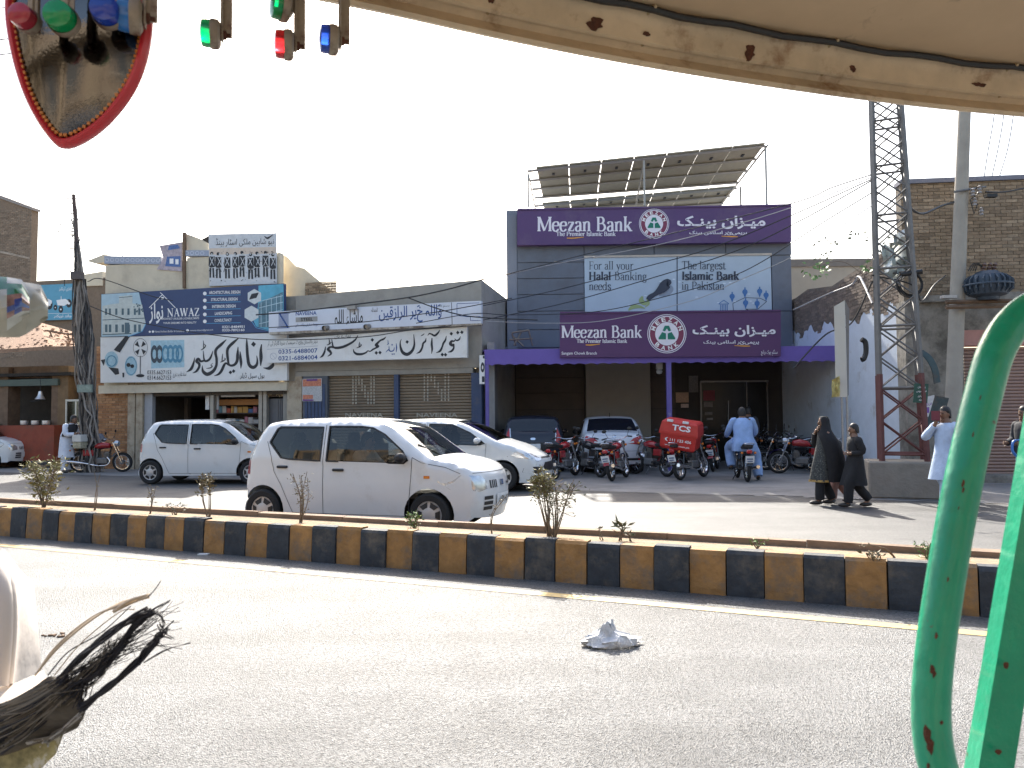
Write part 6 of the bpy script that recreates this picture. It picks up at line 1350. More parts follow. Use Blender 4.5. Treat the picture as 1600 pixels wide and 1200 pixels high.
W_([(1240,484,20),(1295,459,18),(1330,445,16.5),(1341,432,15.5),(1350,445,15),(1363,474,14.2)],'grey cable looping over the side wall to the tower',.013,M_wirel)
W_([(1418,322,14.1),(1440,334,14.8),(1470,322,15.6),(1490,316,16.2)],'black cable slung between the tower and the concrete pole',.016)
for i,x in enumerate((1552,1567,1582)): W_([(x-14-i*3,275,18),(x-8,235,18),(x,190,18),(x+4,150,18)],('left','middle','right')[i]+' of three thin wires rising behind the brick building',.008)
W_([(1540,300,16.2),(1570,300,16.3),(1620,290,16.5)],'black service wire leaving the concrete pole to the right',.012)
W_([(1363,430,14.1),(1425,445,13.9),(1440,470,13.9),(1460,445,15),(1478,430,16.1)],'slack cable between the coil and the concrete pole',.01)
# ================================================================ plants
def leafmat(n,c): return mat(n,c,.6,var=.4,scale=9,trans=0.0)
M_leaf=leafmat('dusty olive leaves',(.21,.19,.065)); M_leaf2=leafmat('brownish leaves',(.16,.13,.06)); M_leaf3=leafmat('fresh green leaves',(.10,.19,.04)); M_leafd=leafmat('dark dusty leaves',(.11,.115,.055)); M_stem=mat('plant stem',(.16,.12,.08),.9)
def plant(name,label,cat,base,h,spread,nst,nl,ls,m,lean=(0,0),crown=.35,grp=None,droop=.2,narrow=.38):
    t=thing(name,label,cat,base,0,grp); sm=MB(); lf=MB()
    for k in range(nst):
        a=2*math.pi*k/nst+random.uniform(-.4,.4); e=Vector((math.cos(a)*spread*random.uniform(.4,1)+lean[0],math.sin(a)*spread*random.uniform(.4,1)+lean[1],h*random.uniform(.75,1)))
        P=crom([Vector((random.uniform(-.02,.02),random.uniform(-.02,.02),-.02)),e*.4+Vector((random.uniform(-.05,.05),random.uniform(-.05,.05),.04)),e],6); n=len(P)
        sm.tube(P,[max(.009*(1-i/n),.0035)*(.7+h*.5) for i in range(n)],5,False)
        for j in range(int(nl/nst)):
            s=crown+(1-crown)*random.random()**.7; p=P[min(int(s*(n-1)),n-1)]; off=Vector((random.gauss(0,1),random.gauss(0,1),random.gauss(0,.7)))*spread*.26; q=p+off
            if random.random()<.3: sm.tube([p,q],.0025,3,False)
            d=Vector((random.uniform(-1,1),random.uniform(-1,1),random.uniform(-droop,.8))).normalized(); l=ls*random.uniform(.6,1.2); w_=d.cross(Vector((random.uniform(-1,1),random.uniform(-1,1),random.uniform(-1,1)))).normalized()*l*narrow*.5
            b_=d.cross(w_).normalized()*l*.12
            lf.add([q,q+d*l*.45+w_-b_*.5,q+d*l+b_*0,q+d*l*.45-w_-b_*.5],[[0,1,2],[0,2,3]])
    sm.build('stems',M_stem,t,smooth=True)
    if lf.f: stuff(lf.build('leaves',m,t))
    return t
random.seed(44)
def med(px,D=6.98):  # point on the median soil seen at column px
    d=ray(px,800); k=D/(d.x*NS.x+d.y*NS.y); return Vector((d.x*k,d.y*k,.34))
plant('shrub','leafy olive green shrub at the left end of the median','shrub',med(68),.72,.28,8,560,.07,M_leaf,crown=.25)
plant('sapling','bare thin sapling right of the left shrub','sapling',med(146),.62,.05,2,5,.04,M_leaf2,(.05,0))
plant('sapling','sparse sapling in front of the parked hatchback rear wheel','sapling',med(236),.42,.08,3,30,.045,M_leaf2,crown=.3)
plant('weed','low dry weed between two saplings on the median','weed',med(272),.14,.16,5,40,.04,M_leafd,crown=.2)
plant('sapling','brown leaved sapling standing before the front door of the parked hatchback','sapling',med(326),.55,.10,4,170,.055,M_leaf2,(-.05,0),crown=.55)
plant('sapling','dry flowering stems against the nearest hatchback rear door','sapling',med(470),.58,.12,6,170,.035,M_leaf2,(-.02,0),crown=.3)
plant('weed','bright green weed beside the nearest hatchback front wheel','weed',med(648),.17,.10,6,110,.05,M_leaf3,crown=.1)
plant('sapling','thin leaning twig in front of the hatchback bumper','sapling',med(768),.42,.04,2,14,.04,M_leaf2,(.12,0))
t=plant('shrub','dense topped shrub with bare lower stems in the middle of the median','shrub',med(864),.56,.22,10,380,.042,M_leafd,(.02,0),crown=.5)
plant('shrub','round olive bush head leaning left over the middle shrub','shrub',med(858)+Vector((0,.03,0)),.74,.11,7,620,.042,M_leaf,(-.09,0),crown=.72)
plant('seedling','small upright seedling with narrow pointed leaves','seedling',med(968),.20,.05,3,34,.10,M_leafd,crown=.25,narrow=.25); plant('weed','tiny seedling left of the pointed leaf seedling','weed',med(940),.14,.02,2,12,.035,M_leafd); plant('weed','tiny low weed right of the pointed leaf seedling','weed',med(985),.07,.05,3,14,.05,M_leafd,crown=.1)
plant('weed','low green weed on the median before the pedestrians','weed',med(1182),.06,.07,5,40,.035,M_leaf3,crown=.1); plant('weed','dry fallen twig lying on the median at the right','weed',med(1400),.12,.03,2,8,.04,M_leaf2,(-.32,0)); plant('weed','green weed tuft on the median near the green rail','weed',med(1446),.12,.1,7,110,.04,M_leaf3,crown=.1); plant('weed','grass tuft on a kerb joint at the right','weed',med(1365,6.66),.07,.08,6,30,.05,M_leaf2,crown=.1)
# creeper on the tower
cr=thing('creeper','sparse creeper with scattered leaves growing out from the tower','creeper',PD(1372,430,14),0); mb=MB()
for pts in(((1363,412),(1340,385),(1310,381),(1292,388)),((1363,400),(1350,368),(1330,362),(1300,368)),((1363,440),(1320,410),(1290,412),(1262,418))): mb.tube(crom([PD(x,y,14+.2*math.sin(x)) for x,y in pts],6),.005,4,False)
mb.build('stems',M_stem,cr,world=True)
def leaves(n,bx,m,ls):
    lf=MB()
    for i in range(n):
        x,y=random.uniform(bx[0],bx[2]),random.uniform(bx[1],bx[3]); q=PD(x,y,14+random.uniform(-.3,.3)); d=Vector((random.uniform(-1,1),random.uniform(-1,1),random.uniform(-1,.4))).normalized(); w_=d.orthogonal().normalized()*ls*.42; lf.add([q,q+d*ls*.5+w_,q+d*ls,q+d*ls*.5-w_],[[0,1,2,3]])
    stuff(lf.build('leaves',m,cr,world=True))
leaves(28,(1270,374,1310,405),M_leafd,.075); leaves(14,(1318,358,1366,378),M_leafd,.09); leaves(34,(1252,408,1295,435),M_leaf3,.09); leaves(12,(1350,404,1364,424),M_leaf3,.1); leaves(14,(1374,360,1402,395),M_leafd,.08)
# litter
from mathutils import noise
def bag(px,py,s):
    g=G(px,py); t=thing('plastic_bag','crumpled white plastic bag lying on the near road','plastic bag',g,0)
    rg=[]; L=((.09,.0,.0),(.135,.006,.0),(.15,.022,.0),(.145,.045,.0),(.125,.066,-.005),(.095,.084,-.015),(.06,.10,-.025),(.042,.118,-.03),(.036,.140,-.025),(.028,.158,-.018),(.012,.165,-.015))
    for i,(r,z,ox) in enumerate(L):
        row=[]
        for a in range(44):
            q=2*math.pi*a/44; v=Vector((math.cos(q)*2.2,math.sin(q)*2.2,i*.45)); cz=abs(noise.noise(v*1.6))+.5*abs(noise.noise(v*3.7)); k=.78+.75*cz
            row.append(Vector((ox+1.15*r*k*math.cos(q),r*.7*k*math.sin(q)-.01*i*.3,1.0*max(0,z*(.9+.35*noise.noise(v*.6+Vector((5,1,2))))))))
        rg.append(row)
    MB().loft(rg).build('bag',mat('thin white plastic',(.85,.85,.85),.4,var=.03,trans=.35,bump=.6,bscale=45),t,smooth=True,ang=55)
bag(955,1008,1.0)
tag(MB().box(G(318,867)+Vector((0,0,.008)),(.11,.07,.012)).build('paper_scrap',M_plate),'small white paper scrap at the foot of the kerb','paper scrap')
random.seed(77); mb=MB()
for k in range(14):
    g=G(84+random.gauss(0,9),994+random.gauss(0,1.6)); mb.box(g+Vector((0,0,.006)),(random.uniform(.01,.04),.012,.01),Matrix.Translation(g)@Matrix.Rotation(random.uniform(0,3),4,'Z')@Matrix.Translation(-g))
tag(stuff(mb.build('dry_leaf_litter',M_wood)),'dark dry leaf litter on the road beside the white garment','litter')
for k,(x,y) in enumerate(((165,676),(212,672))):
    g=PD(x,y,24.2); t=thing('wrapped_bundle',('grey plastic wrapped bundle behind the red motorcycle','purple plastic wrapped bundle behind the parked hatchback')[k],'bundle',(g.x,g.y,.0),0); rg=[]
    for i in range(9):
        z=i/8; r=.40*math.sin(math.pi*min(max(z,.06),.97))**.45; rg.append([Vector((r*math.cos(a*math.pi/9)*(1+random.uniform(-.16,.16)),r*.8*math.sin(a*math.pi/9)*(1+random.uniform(-.16,.16)),.5+z*.75)) for a in range(18)])
    MB().loft(rg).build('wrapping',mat(('grey wrap','purple wrap')[k],((.10,.10,.12),(.06,.045,.075))[k],.25,var=.6,scale=5,bump=.8,bscale=9),t,smooth=True,ang=70)
    MB().box((0,0,.28),(.7,.55,.56)).build('crate_base',M_wood,t)
# ================================================================ people
M_skin=mat('brown skin',(.21,.115,.07),.55,var=.06,scale=12); M_hair=mat('black hair',(.012,.010,.009),.55,var=.3,scale=30)
def fold(name,c,rough=.85): return mat(name,c,rough,var=.2,scale=6,bump=.7,bscale=9)
F_blue=fold('light blue cotton',(.27,.40,.66)); F_white=fold('white cotton',(.66,.69,.76)); F_black=fold('black cotton',(.012,.012,.014)); F_pale=fold('pale blue cotton',(.46,.56,.72)); F_dark=fold('dark cloth',(.03,.03,.035)); F_jean=fold('blue denim',(.06,.10,.2))
M_shoe=mat('dark leather shoe',(.03,.025,.02),.5); M_wshoe=mat('white shoe',(.65,.65,.65),.6)
def skin_body(edges_pts,rad,edges):
    me=bpy.data.meshes.new('body'); me.from_pydata(edges_pts,edges,[]); o=bpy.data.objects.new('body',me); COL.objects.link(o)
    md=o.modifiers.new('s','SKIN'); md.use_smooth_shade=True; sb=o.modifiers.new('d','SUBSURF'); sb.levels=1; sb.render_levels=1
    lay=me.skin_vertices[0].data
    for i,r in enumerate(rad): lay[i].radius=(r,r); lay[i].use_root=(i==0)
    bpy.context.view_layer.update(); dg=bpy.context.evaluated_depsgraph_get(); ev=o.evaluated_get(dg); m2=bpy.data.meshes.new_from_object(ev)
    vs=[v.co.copy() for v in m2.vertices]; fs=[list(p.vertices) for p in m2.polygons]; bpy.data.objects.remove(o); return vs,fs
def garment(t,name,rings,m,folds=5,amp=.0,seg=24,ph=0.0,cap=False,open_front=False):
    """rings: (centre, front-back radius, side radius, fold amount)"""
    out=[]
    for i,(c,rx,ry,f) in enumerate(rings):
        row=[]
        for j in range(seg):
            a=2*math.pi*j/seg; k=1+f*math.sin(folds*a+ph+i*.35)+f*.5*math.sin((folds*2+1)*a+ph*2); row.append(Vector(c)+Vector((rx*k*math.cos(a),ry*k*math.sin(a),0)))
        out.append(row)
    return MB().loft(out,cap).build(name,m,t,smooth=True,ang=80)
def limb(t,name,pts,rad,m,seg=12,wr=.05):
    P=crom([Vector(p) for p in pts],4); n=len(P); rr=[]
    for i in range(n):
        s=i/(n-1)*(len(rad)-1); k=min(int(s),len(rad)-2); rr.append((rad[k]+(rad[k+1]-rad[k])*(s-k))*(1+wr*math.sin(i*2.1)))
    return MB().tube(P,rr,seg).build(name,m,t,smooth=True,ang=80)
def sleeve_(t,D,sd,k,m):
    a=D['sh'+sd]; limb(t,'sleeve',[a+(D['nek']-a)*.3+Vector((0,0,-.02*k)),a+(D['el'+sd]-a)*.12+Vector((0,0,.0)),D['el'+sd],D['wr'+sd]],(.07*k,.084*k,.075*k,.066*k,.055*k),m)
def person(label,loc,rz,J,top=None,leg=None,shoe=M_shoe,H=1.7,hem=.52,sleeve=True,hair=True,hold=None,head_yaw=0,extra=None,cat='person',hemw=.2,legr=(.115,.115,.10,.085)):
    t=thing('person',label,cat,loc,rz); k=H/1.7; D=dict(pel=(0,0,.94),wai=(.0,0,1.1),che=(0,0,1.28),nek=(0,0,1.44),hed=(.02,0,1.57),
     shl=(0,.18,1.38),ell=(-.02,.24,1.12),wrl=(.05,.24,.88),hal=(.08,.24,.80),shr=(0,-.18,1.38),elr=(-.02,-.24,1.12),wrr=(.05,-.24,.88),har=(.08,-.24,.80),
     hil=(0,.09,.90),knl=(.02,.1,.50),anl=(-.02,.1,.08),tol=(.13,.11,.035),hir=(0,-.09,.90),knr=(.02,-.1,.50),anr=(-.02,-.1,.08),tor=(.13,-.11,.035)); D.update(J); D={a:Vector(b)*k for a,b in D.items()}
    names=list(D); idx={a:i for i,a in enumerate(names)}; RAD=dict(pel=.12,wai=.11,che=.13,nek=.055,hed=.092,shl=.052,ell=.042,wrl=.032,hal=.036,shr=.052,elr=.042,wrr=.032,har=.036,hil=.095,knl=.06,anl=.042,tol=.036,hir=.095,knr=.06,anr=.042,tor=.036)
    E=[('pel','wai'),('wai','che'),('che','nek'),('nek','hed'),('che','shl'),('shl','ell'),('ell','wrl'),('wrl','hal'),('che','shr'),('shr','elr'),('elr','wrr'),('wrr','har'),('pel','hil'),('hil','knl'),('knl','anl'),('anl','tol'),('pel','hir'),('hir','knr'),('knr','anr'),('anr','tor')]
    vs,fs=skin_body([tuple(D[a]) for a in names],[RAD[a]*k for a in names],[(idx[a],idx[b]) for a,b in E])
    mb=MB().add(vs,fs); hd=D['hed']; Mh=Matrix.Rotation(R(head_yaw),3,'Z')
    mb.ball(hd+Vector((0,0,.015*k)),(.088*k,.075*k,.115*k),14)
    for p,r in(((.088,0,-.005),(.02,.016,.025)),((0,.076,0),(.02,.012,.03)),((0,-.076,0),(.02,.012,.03)),((.075,0,-.06),(.015,.03,.01)),((.06,0,-.09),(.03,.03,.02))): mb.ball(hd+Mh@(Vector(p)*k),Vector(r)*k,8)
    for sd in 'lr':   # hands: palm, four fingers, thumb
        w_,h_=D['wr'+sd],D['ha'+sd]; d=(h_-w_).normalized(); s=d.cross(Vector((1,0,0))); s=s.normalized() if s.length>.2 else Vector((0,1,0)); n=d.cross(s)
        for q in range(4):
            b=h_+s*(q-1.5)*.019*k; L=(.062,.072,.068,.052)[q]*k; mb.tube([b,b+d*L*.5,b+d*L*.85+n*.025*k],[.0095*k,.0085*k,.006*k],6)
        b=w_+(h_-w_)*.5+s*.03*k; mb.tube([b,b+s*.03*k+d*.03*k,b+s*.035*k+d*.065*k],[.011*k,.0095*k,.007*k],6)
    mb.build('body',M_skin,t,smooth=True,ang=80)
    ey=MB(); 
    for sg in(1,-1): ey.ball(hd+Mh@(Vector((.078,sg*.03,.018))*k),.011*k,8)
    ey.build('eyes',M_hair,t); 
    if hair:
        hm=MB(); rows=[]
        for i in range(7):
            a=math.pi*.5*i/6*1.22; rows.append([hd+Vector((0,0,.022*k))+Mh@Vector((-.014*k+(.104*k*math.sin(a))*math.cos(b)*(1 if math.cos(b)<.2 else 1-.35*max(0,a-1.0)),.092*k*math.sin(a)*math.sin(b),.13*k*math.cos(a)-(.04*k if math.cos(b)<0 and i>4 else 0)+(.05*k if math.cos(b)>.35 and i>4 else 0))) for b in(2*math.pi*j/16 for j in range(16))])
        hm.loft(rows,False).build('hair',M_hair,t,smooth=True)
    if top:
        pe,ch,nk=D['pel'],D['che'],D['nek']; hz=hem*k; low=(D['knl']+D['knr'])*.5; lc=Vector((pe.x*.4+low.x*.6,pe.y*.5+low.y*.5,hz)); sp=abs(D['knl'].x-D['knr'].x)*.45
        sm_=(D['shl']+D['shr'])*.5; rg=[(nk+Vector((0,0,.015*k)),.06*k,.062*k,0),(nk+Vector((0,0,-.005*k)),.075*k,.09*k,0),(sm_+Vector((0,0,.045*k)),.09*k,.175*k,0),(sm_+Vector((0,0,.0)),.12*k,.21*k,.005),(ch,.145*k,.205*k,.02),(D['wai'],.145*k,.185*k,.03),(pe,.165*k,.20*k,.035),((pe+lc)*.5,(.185+sp*.5)*k,hemw*1.05*k,.05),(lc,(.2+sp)*k,hemw*1.1*k,.07)]
        garment(t,'kameez',rg,top,ph=random.uniform(0,6))
        for sd in 'lr': sleeve_(t,D,sd,k,top)
    if leg:
        for sd in 'lr': limb(t,'shalwar_leg',[D['hi'+sd],D['kn'+sd],D['an'+sd]+Vector((0,0,.02))],[x*k for x in legr],leg)
    for sd in 'lr':
        a,b=D['an'+sd],D['to'+sd]; d=(b-a); d.z=0; d=d.normalized() if d.length>1e-4 else Vector((1,0,0)); c=(a+b)*.5; M=Matrix.Translation(Vector((c.x,c.y,min(a.z,b.z)+.01*k)))@Matrix.Rotation(math.atan2(d.y,d.x),4,'Z')
        MB().ball((0,0,0),(.135*k,.048*k,.045*k),12,M.to_3x3()).build('shoe',shoe,t,smooth=True).location=M.translation
    return t,D,k
def gl(px,py): g=G(px,py); return (g.x,g.y,.004)
WALK=dict(knl=(.16,.1,.50),anl=(.20,.1,.08),tol=(.35,.1,.05),knr=(-.04,-.1,.50),anr=(-.30,-.1,.13),tor=(-.17,-.1,.04))
# woman in chador, walking left
t,D,k=person('woman in a black chador and gold hemmed tunic walking with a phone at her ear',gl(1291,789),R(178),dict(WALK,elr=(.10,-.24,1.14),wrr=(.13,-.14,1.36),har=(.10,-.10,1.45),shr=(0,-.18,1.36),knl=(.12,.08,.48),anl=(.15,.08,.08),tol=(.29,.08,.04),knr=(.0,-.08,.48),anr=(-.14,-.08,.09),tor=(.0,-.08,.04),ell=(-.06,.1,1.12),wrl=(.02,.09,.95),hal=(.06,.08,.9)),None,F_black,H=1.47,hair=False,legr=(.11,.105,.09,.085))
for sd in 'r': sleeve_(t,D,sd,k,F_black)
M_patt=mat('patterned dark tunic',(.035,.038,.036),.8,var=.9,scale=38,dirt=(.16,.16,.14),dscale=42,dlo=.56,dhi=.62)
KW=1.47/1.7; ks=lambda L:[(Vector(c)*KW,a*KW,b*KW,f) for c,a,b,f in L]
garment(t,'tunic',ks([((.0,0,1.38),.12,.17,0),((.0,0,1.18),.15,.17,.02),((.02,0,.95),.18,.19,.03),((.04,0,.7),.22,.2,.05),((.05,0,.46),.25,.22,.06)]),M_patt)
garment(t,'gold_hem',ks([((.05,0,.485),.253,.223,.06),((.05,0,.445),.257,.227,.06)]),mat('gold braid',(.36,.22,.06),.5,var=.4,scale=40),ph=1.4)
hd=D['hed']
# chador: hood open at the face, falling behind
rows=[]
for i,(z,rf,rb,ry,gap) in enumerate(((1.60,.02,.03,.03,0),(1.585,.07,.09,.085,.0),(1.53,.085,.115,.1,.62),(1.45,.085,.125,.105,.75),(1.36,.1,.14,.12,.55),(1.28,.15,.18,.21,.35),(1.12,.16,.26,.25,.7),(.9,.14,.33,.27,1.0),(.65,.1,.38,.26,1.15),(.42,.08,.40,.24,1.25))):
    row=[]
    for j in range(25):
        a=gap+(2*math.pi-2*gap)*j/24; r=rf if math.cos(a)>0 else rb; f=1+.05*math.sin(7*a+i)*(i>4); row.append(Vector((.015+r*math.cos(a)*f-(.02 if i>5 else 0),ry*math.sin(a)*f,z*1.062))*KW)
    rows.append(row)
MB().loft(rows,False,False).build('chador',F_black,t,smooth=True,ang=80)
MB().box(D['har']+Vector((-.02,.02,.05)),(.02,.05,.12)).build('phone',M_blk,t)
# child half hidden behind her
person('small child in dusty pink half hidden behind the woman in black',gl(1312,785),R(178),dict(WALK),fold('dusty pink cotton',(.30,.16,.13)),fold('dusty pink cotton',(0,0,0)),H=1.05)
# boy
person('boy in black shalwar kameez walking behind the woman',gl(1338,793),R(178),dict(WALK,ell=(-.06,.22,1.14),wrl=(.12,.14,1.1),hal=(.2,.08,1.1)),F_black,F_black,H=1.34,hem=.45)
# man covering his face
t,D,k=person('man in pale blue shalwar kameez holding a dark red phone up to his face',gl(1482,796),R(205),dict(WALK,elr=(.16,-.26,1.2),wrr=(.16,-.09,1.38),har=(.15,-.05,1.47),ell=(.05,.36,1.16),wrl=(.2,.5,.98),hal=(.25,.55,.92)),F_pale,F_pale,H=1.6,hem=.5)
MB().box(D['har']+Vector((.02,.0,.08)),(.03,.13,.15)).build('red_phone',mat('dark red case',(.14,.015,.03),.5),t)
# person cut by the right edge
t,D,k=person('person in jeans and white shoes with a blue strap at the right edge',gl(1606,785),R(190),dict(ell=(.06,.2,1.12),wrl=(.24,.14,1.05),hal=(.32,.12,1.05),elr=(.06,-.2,1.12),wrr=(.24,-.14,1.05),har=(.32,-.12,1.05)),F_dark,F_jean,M_wshoe,H=1.6,hem=.85,legr=(.10,.085,.07,.06))
MB().tube(crom([D['hal']+Vector((-.1,-.02,.05)),D['hal']+Vector((.04,.0,.03)),D['hal']+Vector((.06,0,-.12)),D['hal']+Vector((-.02,0,-.22))],5),.022,6).build('blue_strap',mat('blue strap',(.06,.2,.55),.5),t,smooth=True)
# man in white at the stall
t,D,k=person('man in white shalwar kameez and dark waistcoat bending over a white box by the stall',gl(104,739),R(-12),dict(che=(.10,0,1.27),nek=(.17,0,1.42),hed=(.23,0,1.53),shl=(.10,.18,1.36),shr=(.10,-.18,1.36),ell=(.16,.22,1.12),wrl=(.34,.12,1.12),hal=(.42,.09,1.14),elr=(.16,-.22,1.12),wrr=(.34,-.12,1.12),har=(.42,-.09,1.14)),F_white,F_white,H=1.7,hem=.45)
MB().box((.46,0,1.0),(.3,.34,.2),bev=.01).build('held_box',mat('white carton',(.62,.6,.55),.7),t); MB().box((.46,0,.80),(.28,.3,.18),bev=.01).build('carton',mat('printed carton',(.4,.36,.25),.7,var=.5,scale=18),t)
garment(t,'waistcoat',[((.155,0,1.40),.1,.16,0),((.12,0,1.3),.155,.215,.01),((.06,0,1.15),.155,.2,.01),((.02,0,1.05),.165,.2,.02)],F_dark)
# rider seen from behind
g=G(1160,750); hdg=R(84)
t,D,k=person('man in light blue shalwar kameez seated on a motorcycle seen from behind',(g.x-.25*math.cos(hdg),g.y-.25*math.sin(hdg),.004),hdg,dict(pel=(0,0,.92),wai=(.02,0,1.06),che=(.06,0,1.24),nek=(.11,0,1.41),hed=(.17,0,1.52),shl=(.08,.2,1.36),shr=(.08,-.2,1.36),ell=(.2,.3,1.12),wrl=(.44,.3,1.02),hal=(.52,.3,1.0),elr=(.2,-.3,1.12),wrr=(.44,-.3,1.02),har=(.52,-.3,1.0),hil=(.04,.13,.88),knl=(.36,.24,.72),anl=(.22,.24,.3),tol=(.36,.25,.26),hir=(.04,-.13,.88),knr=(.26,-.30,.55),anr=(.1,-.33,.08),tor=(.24,-.35,.04)),None,F_blue,H=1.72,legr=(.13,.135,.12,.10))
garment(t,'kameez',[((.11,0,1.44),.06,.065,0),((.1,0,1.425),.08,.11,0),((.085,0,1.40),.10,.18,0),((.075,0,1.34),.13,.225,.01),((.05,0,1.2),.16,.225,.02),((.02,0,1.05),.17,.21,.03),((0,0,.93),.2,.235,.04),((-.02,0,.84),.24,.26,.06),((-.03,0,.68),.2,.27,.08)],F_blue)
for sd in 'lr': sleeve_(t,D,sd,k,F_blue)
person('dark clothed man standing in the shade beyond the seated rider',gl(1171,733),R(90),{},F_dark,F_dark,H=1.72)
# driver of the nearest car
lc,ra=MAIN; o=Vector(lc)+Matrix.Rotation(ra,3,'Z')@Vector((.08,-.34,0))
person('driver in a pale shirt at the wheel of the nearest white hatchback',(o.x,o.y,.0),ra,dict(pel=(-.05,0,.62),wai=(-.1,0,.78),che=(-.13,0,.96),nek=(-.1,0,1.12),hed=(-.05,0,1.24),shl=(-.12,.18,1.06),shr=(-.12,-.18,1.06),ell=(.08,.24,.86),wrl=(.32,.16,.92),hal=(.4,.12,.95),elr=(.08,-.24,.86),wrr=(.32,-.16,.92),har=(.4,-.12,.95),hil=(.0,.1,.6),knl=(.42,.12,.68),anl=(.62,.12,.36),tol=(.74,.12,.36),hir=(.0,-.1,.6),knr=(.42,-.12,.68),anr=(.62,-.12,.36),tor=(.74,-.12,.36)),fold('pale beige shirt',(.45,.42,.38)),F_dark,H=1.62,hem=.6)
sw_=MB().tube([Vector((.17*math.cos(a*.35),.17*math.sin(a*.35),0)) for a in range(19)],.014,6).build('steering_wheel',M_blk,main); sw_.location=(.52,-.34,.95); sw_.rotation_euler=(0,R(-62),0)
# ================================================================ rickshaw the picture is taken from
rk=thing('auto_rickshaw','cream rickshaw roof edge with rust and a green tubular side rail around the viewer','rickshaw',(0.3,0,0),0)
def roughcream(): return mat('stained cream roof paint',(.60,.47,.32),.6,var=.25,scale=9,dirt=(.24,.12,.055),dscale=10,dlo=.53,dhi=.68,bump=.12,bscale=30,wpos=True)
M_roof=roughcream(); M_lining=mat('tan roof lining',(.52,.37,.23),.7,var=.14,scale=3,dirt=(.22,.16,.11),dscale=7,dlo=.62,dhi=.72,bump=.1,bscale=14,wpos=True)
RZ=1.965
edge=[(150,-75),(380,-22),(590,20),(800,66),(1000,104),(1200,136),(1400,163),(1600,183),(1850,200)]
def rp(px,py,h): return G(px,py,h)
E0=crom([rp(x,y,RZ) for x,y in edge],5); n=len(E0)
def frame_dir(i):
    d=(E0[min(i+1,n-1)]-E0[max(i-1,0)]); d.z=0; d.normalize(); inn=Vector((d.y,-d.x,0)); return d,(inn if inn.y<0 else -inn)
prof=[(0,.0),(-.004,.010),(-.001,.021),(.008,.027),(.012,.024),(.016,.026),(.018,.045),(.022,.06),(.03,.066),(.034,.064)]   # (inward, up)
rg=[]
for i in range(n):
    d,inn=frame_dir(i); lo=[E0[i]+inn*a+Vector((0,0,b)) for a,b in prof]; up=[E0[i]+inn*(a-.03)+Vector((0,0,b+.015)) for a,b in reversed(prof[4:])]
    rg.append([E0[i]+inn*.016+Vector((0,0,.0))]+[E0[i]+inn*.012+Vector((0,0,-.004))]+lo+up)
MB().loft(rg,True).build('roof_edge_beam',M_roof,rk,smooth=True,world=True,ang=50)
# lining panel and outer roof skin
a=[];b=[];c_=[]
for i in range(n):
    d,inn=frame_dir(i); a.append(E0[i]+inn*.033+Vector((0,0,.064))); b.append(E0[i]+inn*.5+Vector((0,0,.12))); c_.append(E0[i]+inn*1.6+Vector((0,0,.13)))
MB().add(a+b+c_,[[i,i+1,n+i+1,n+i] for i in range(n-1)]+[[n+i,n+i+1,2*n+i+1,2*n+i] for i in range(n-1)]).build('roof_lining',M_lining,rk,smooth=True,world=True)
MB().add([p+Vector((0,0,.03)) for p in a+b+c_],[[i,i+1,n+i+1,n+i] for i in range(n-1)]+[[n+i,n+i+1,2*n+i+1,2*n+i] for i in range(n-1)]).build('roof_skin',M_roof,rk,smooth=True,world=True)
MB().tube([p+frame_dir(i)[1]*.036+Vector((0,0,.058+.002*math.sin(i*1.7))) for i,p in enumerate(E0)],.0045,6).build('black_cable',M_blk,rk,smooth=True,world=True)
M_rust=mat('rust',(.10,.035,.018),.9,var=.4,scale=60,bump=.6,bscale=90,wpos=True); random.seed(19)
for s,w_,h_ in((.29,.009,.008),(.46,.014,.009),(.60,.011,.011),(.615,.006,.006),(.83,.012,.004),(.35,.004,.004),(.72,.006,.005),(.905,.008,.004),(.52,.005,.004)):
    i=int(s*(n-1)); d,inn=frame_dir(i); c=E0[i]+inn*.0165+Vector((0,0,.036)); P=[]
    for k in range(17): q=2*math.pi*k/17; r=.8+.22*math.sin(2*q+s*40)+.14*math.sin(5*q+s*90)+random.uniform(-.1,.1); P.append(c+d*w_*r*math.cos(q)+Vector((0,0,h_*r*math.sin(q)))+inn*(.0015+.1*0)+inn*(.002*h_*math.sin(q)))
    MB().hexa([p-inn*.0035 for p in P],[p+inn*.0012 for p in P]).build('rust_patch',M_rust,rk,world=True)
for s in(.36,.52,.69,.86):
    i=int(s*(n-1)); d,inn=frame_dir(i); MB().tube([E0[i]+inn*a_+Vector((0,0,b_)) for a_,b_ in((.006,.026),(.0135,.027),(.0155,.045),(.02,.06),(.036,.064),(.042,.06))],.0022,5).build('cable_tie',mat('tan cable tie',(.4,.3,.18),.6),rk,world=True)
for s in(.46,.60):
    i=int(s*(n-1)); d,inn=frame_dir(i); MB().ball(E0[i]+inn*.014+Vector((0,0,.037)),.0032,8).build('rivet',M_steel,rk,world=True)
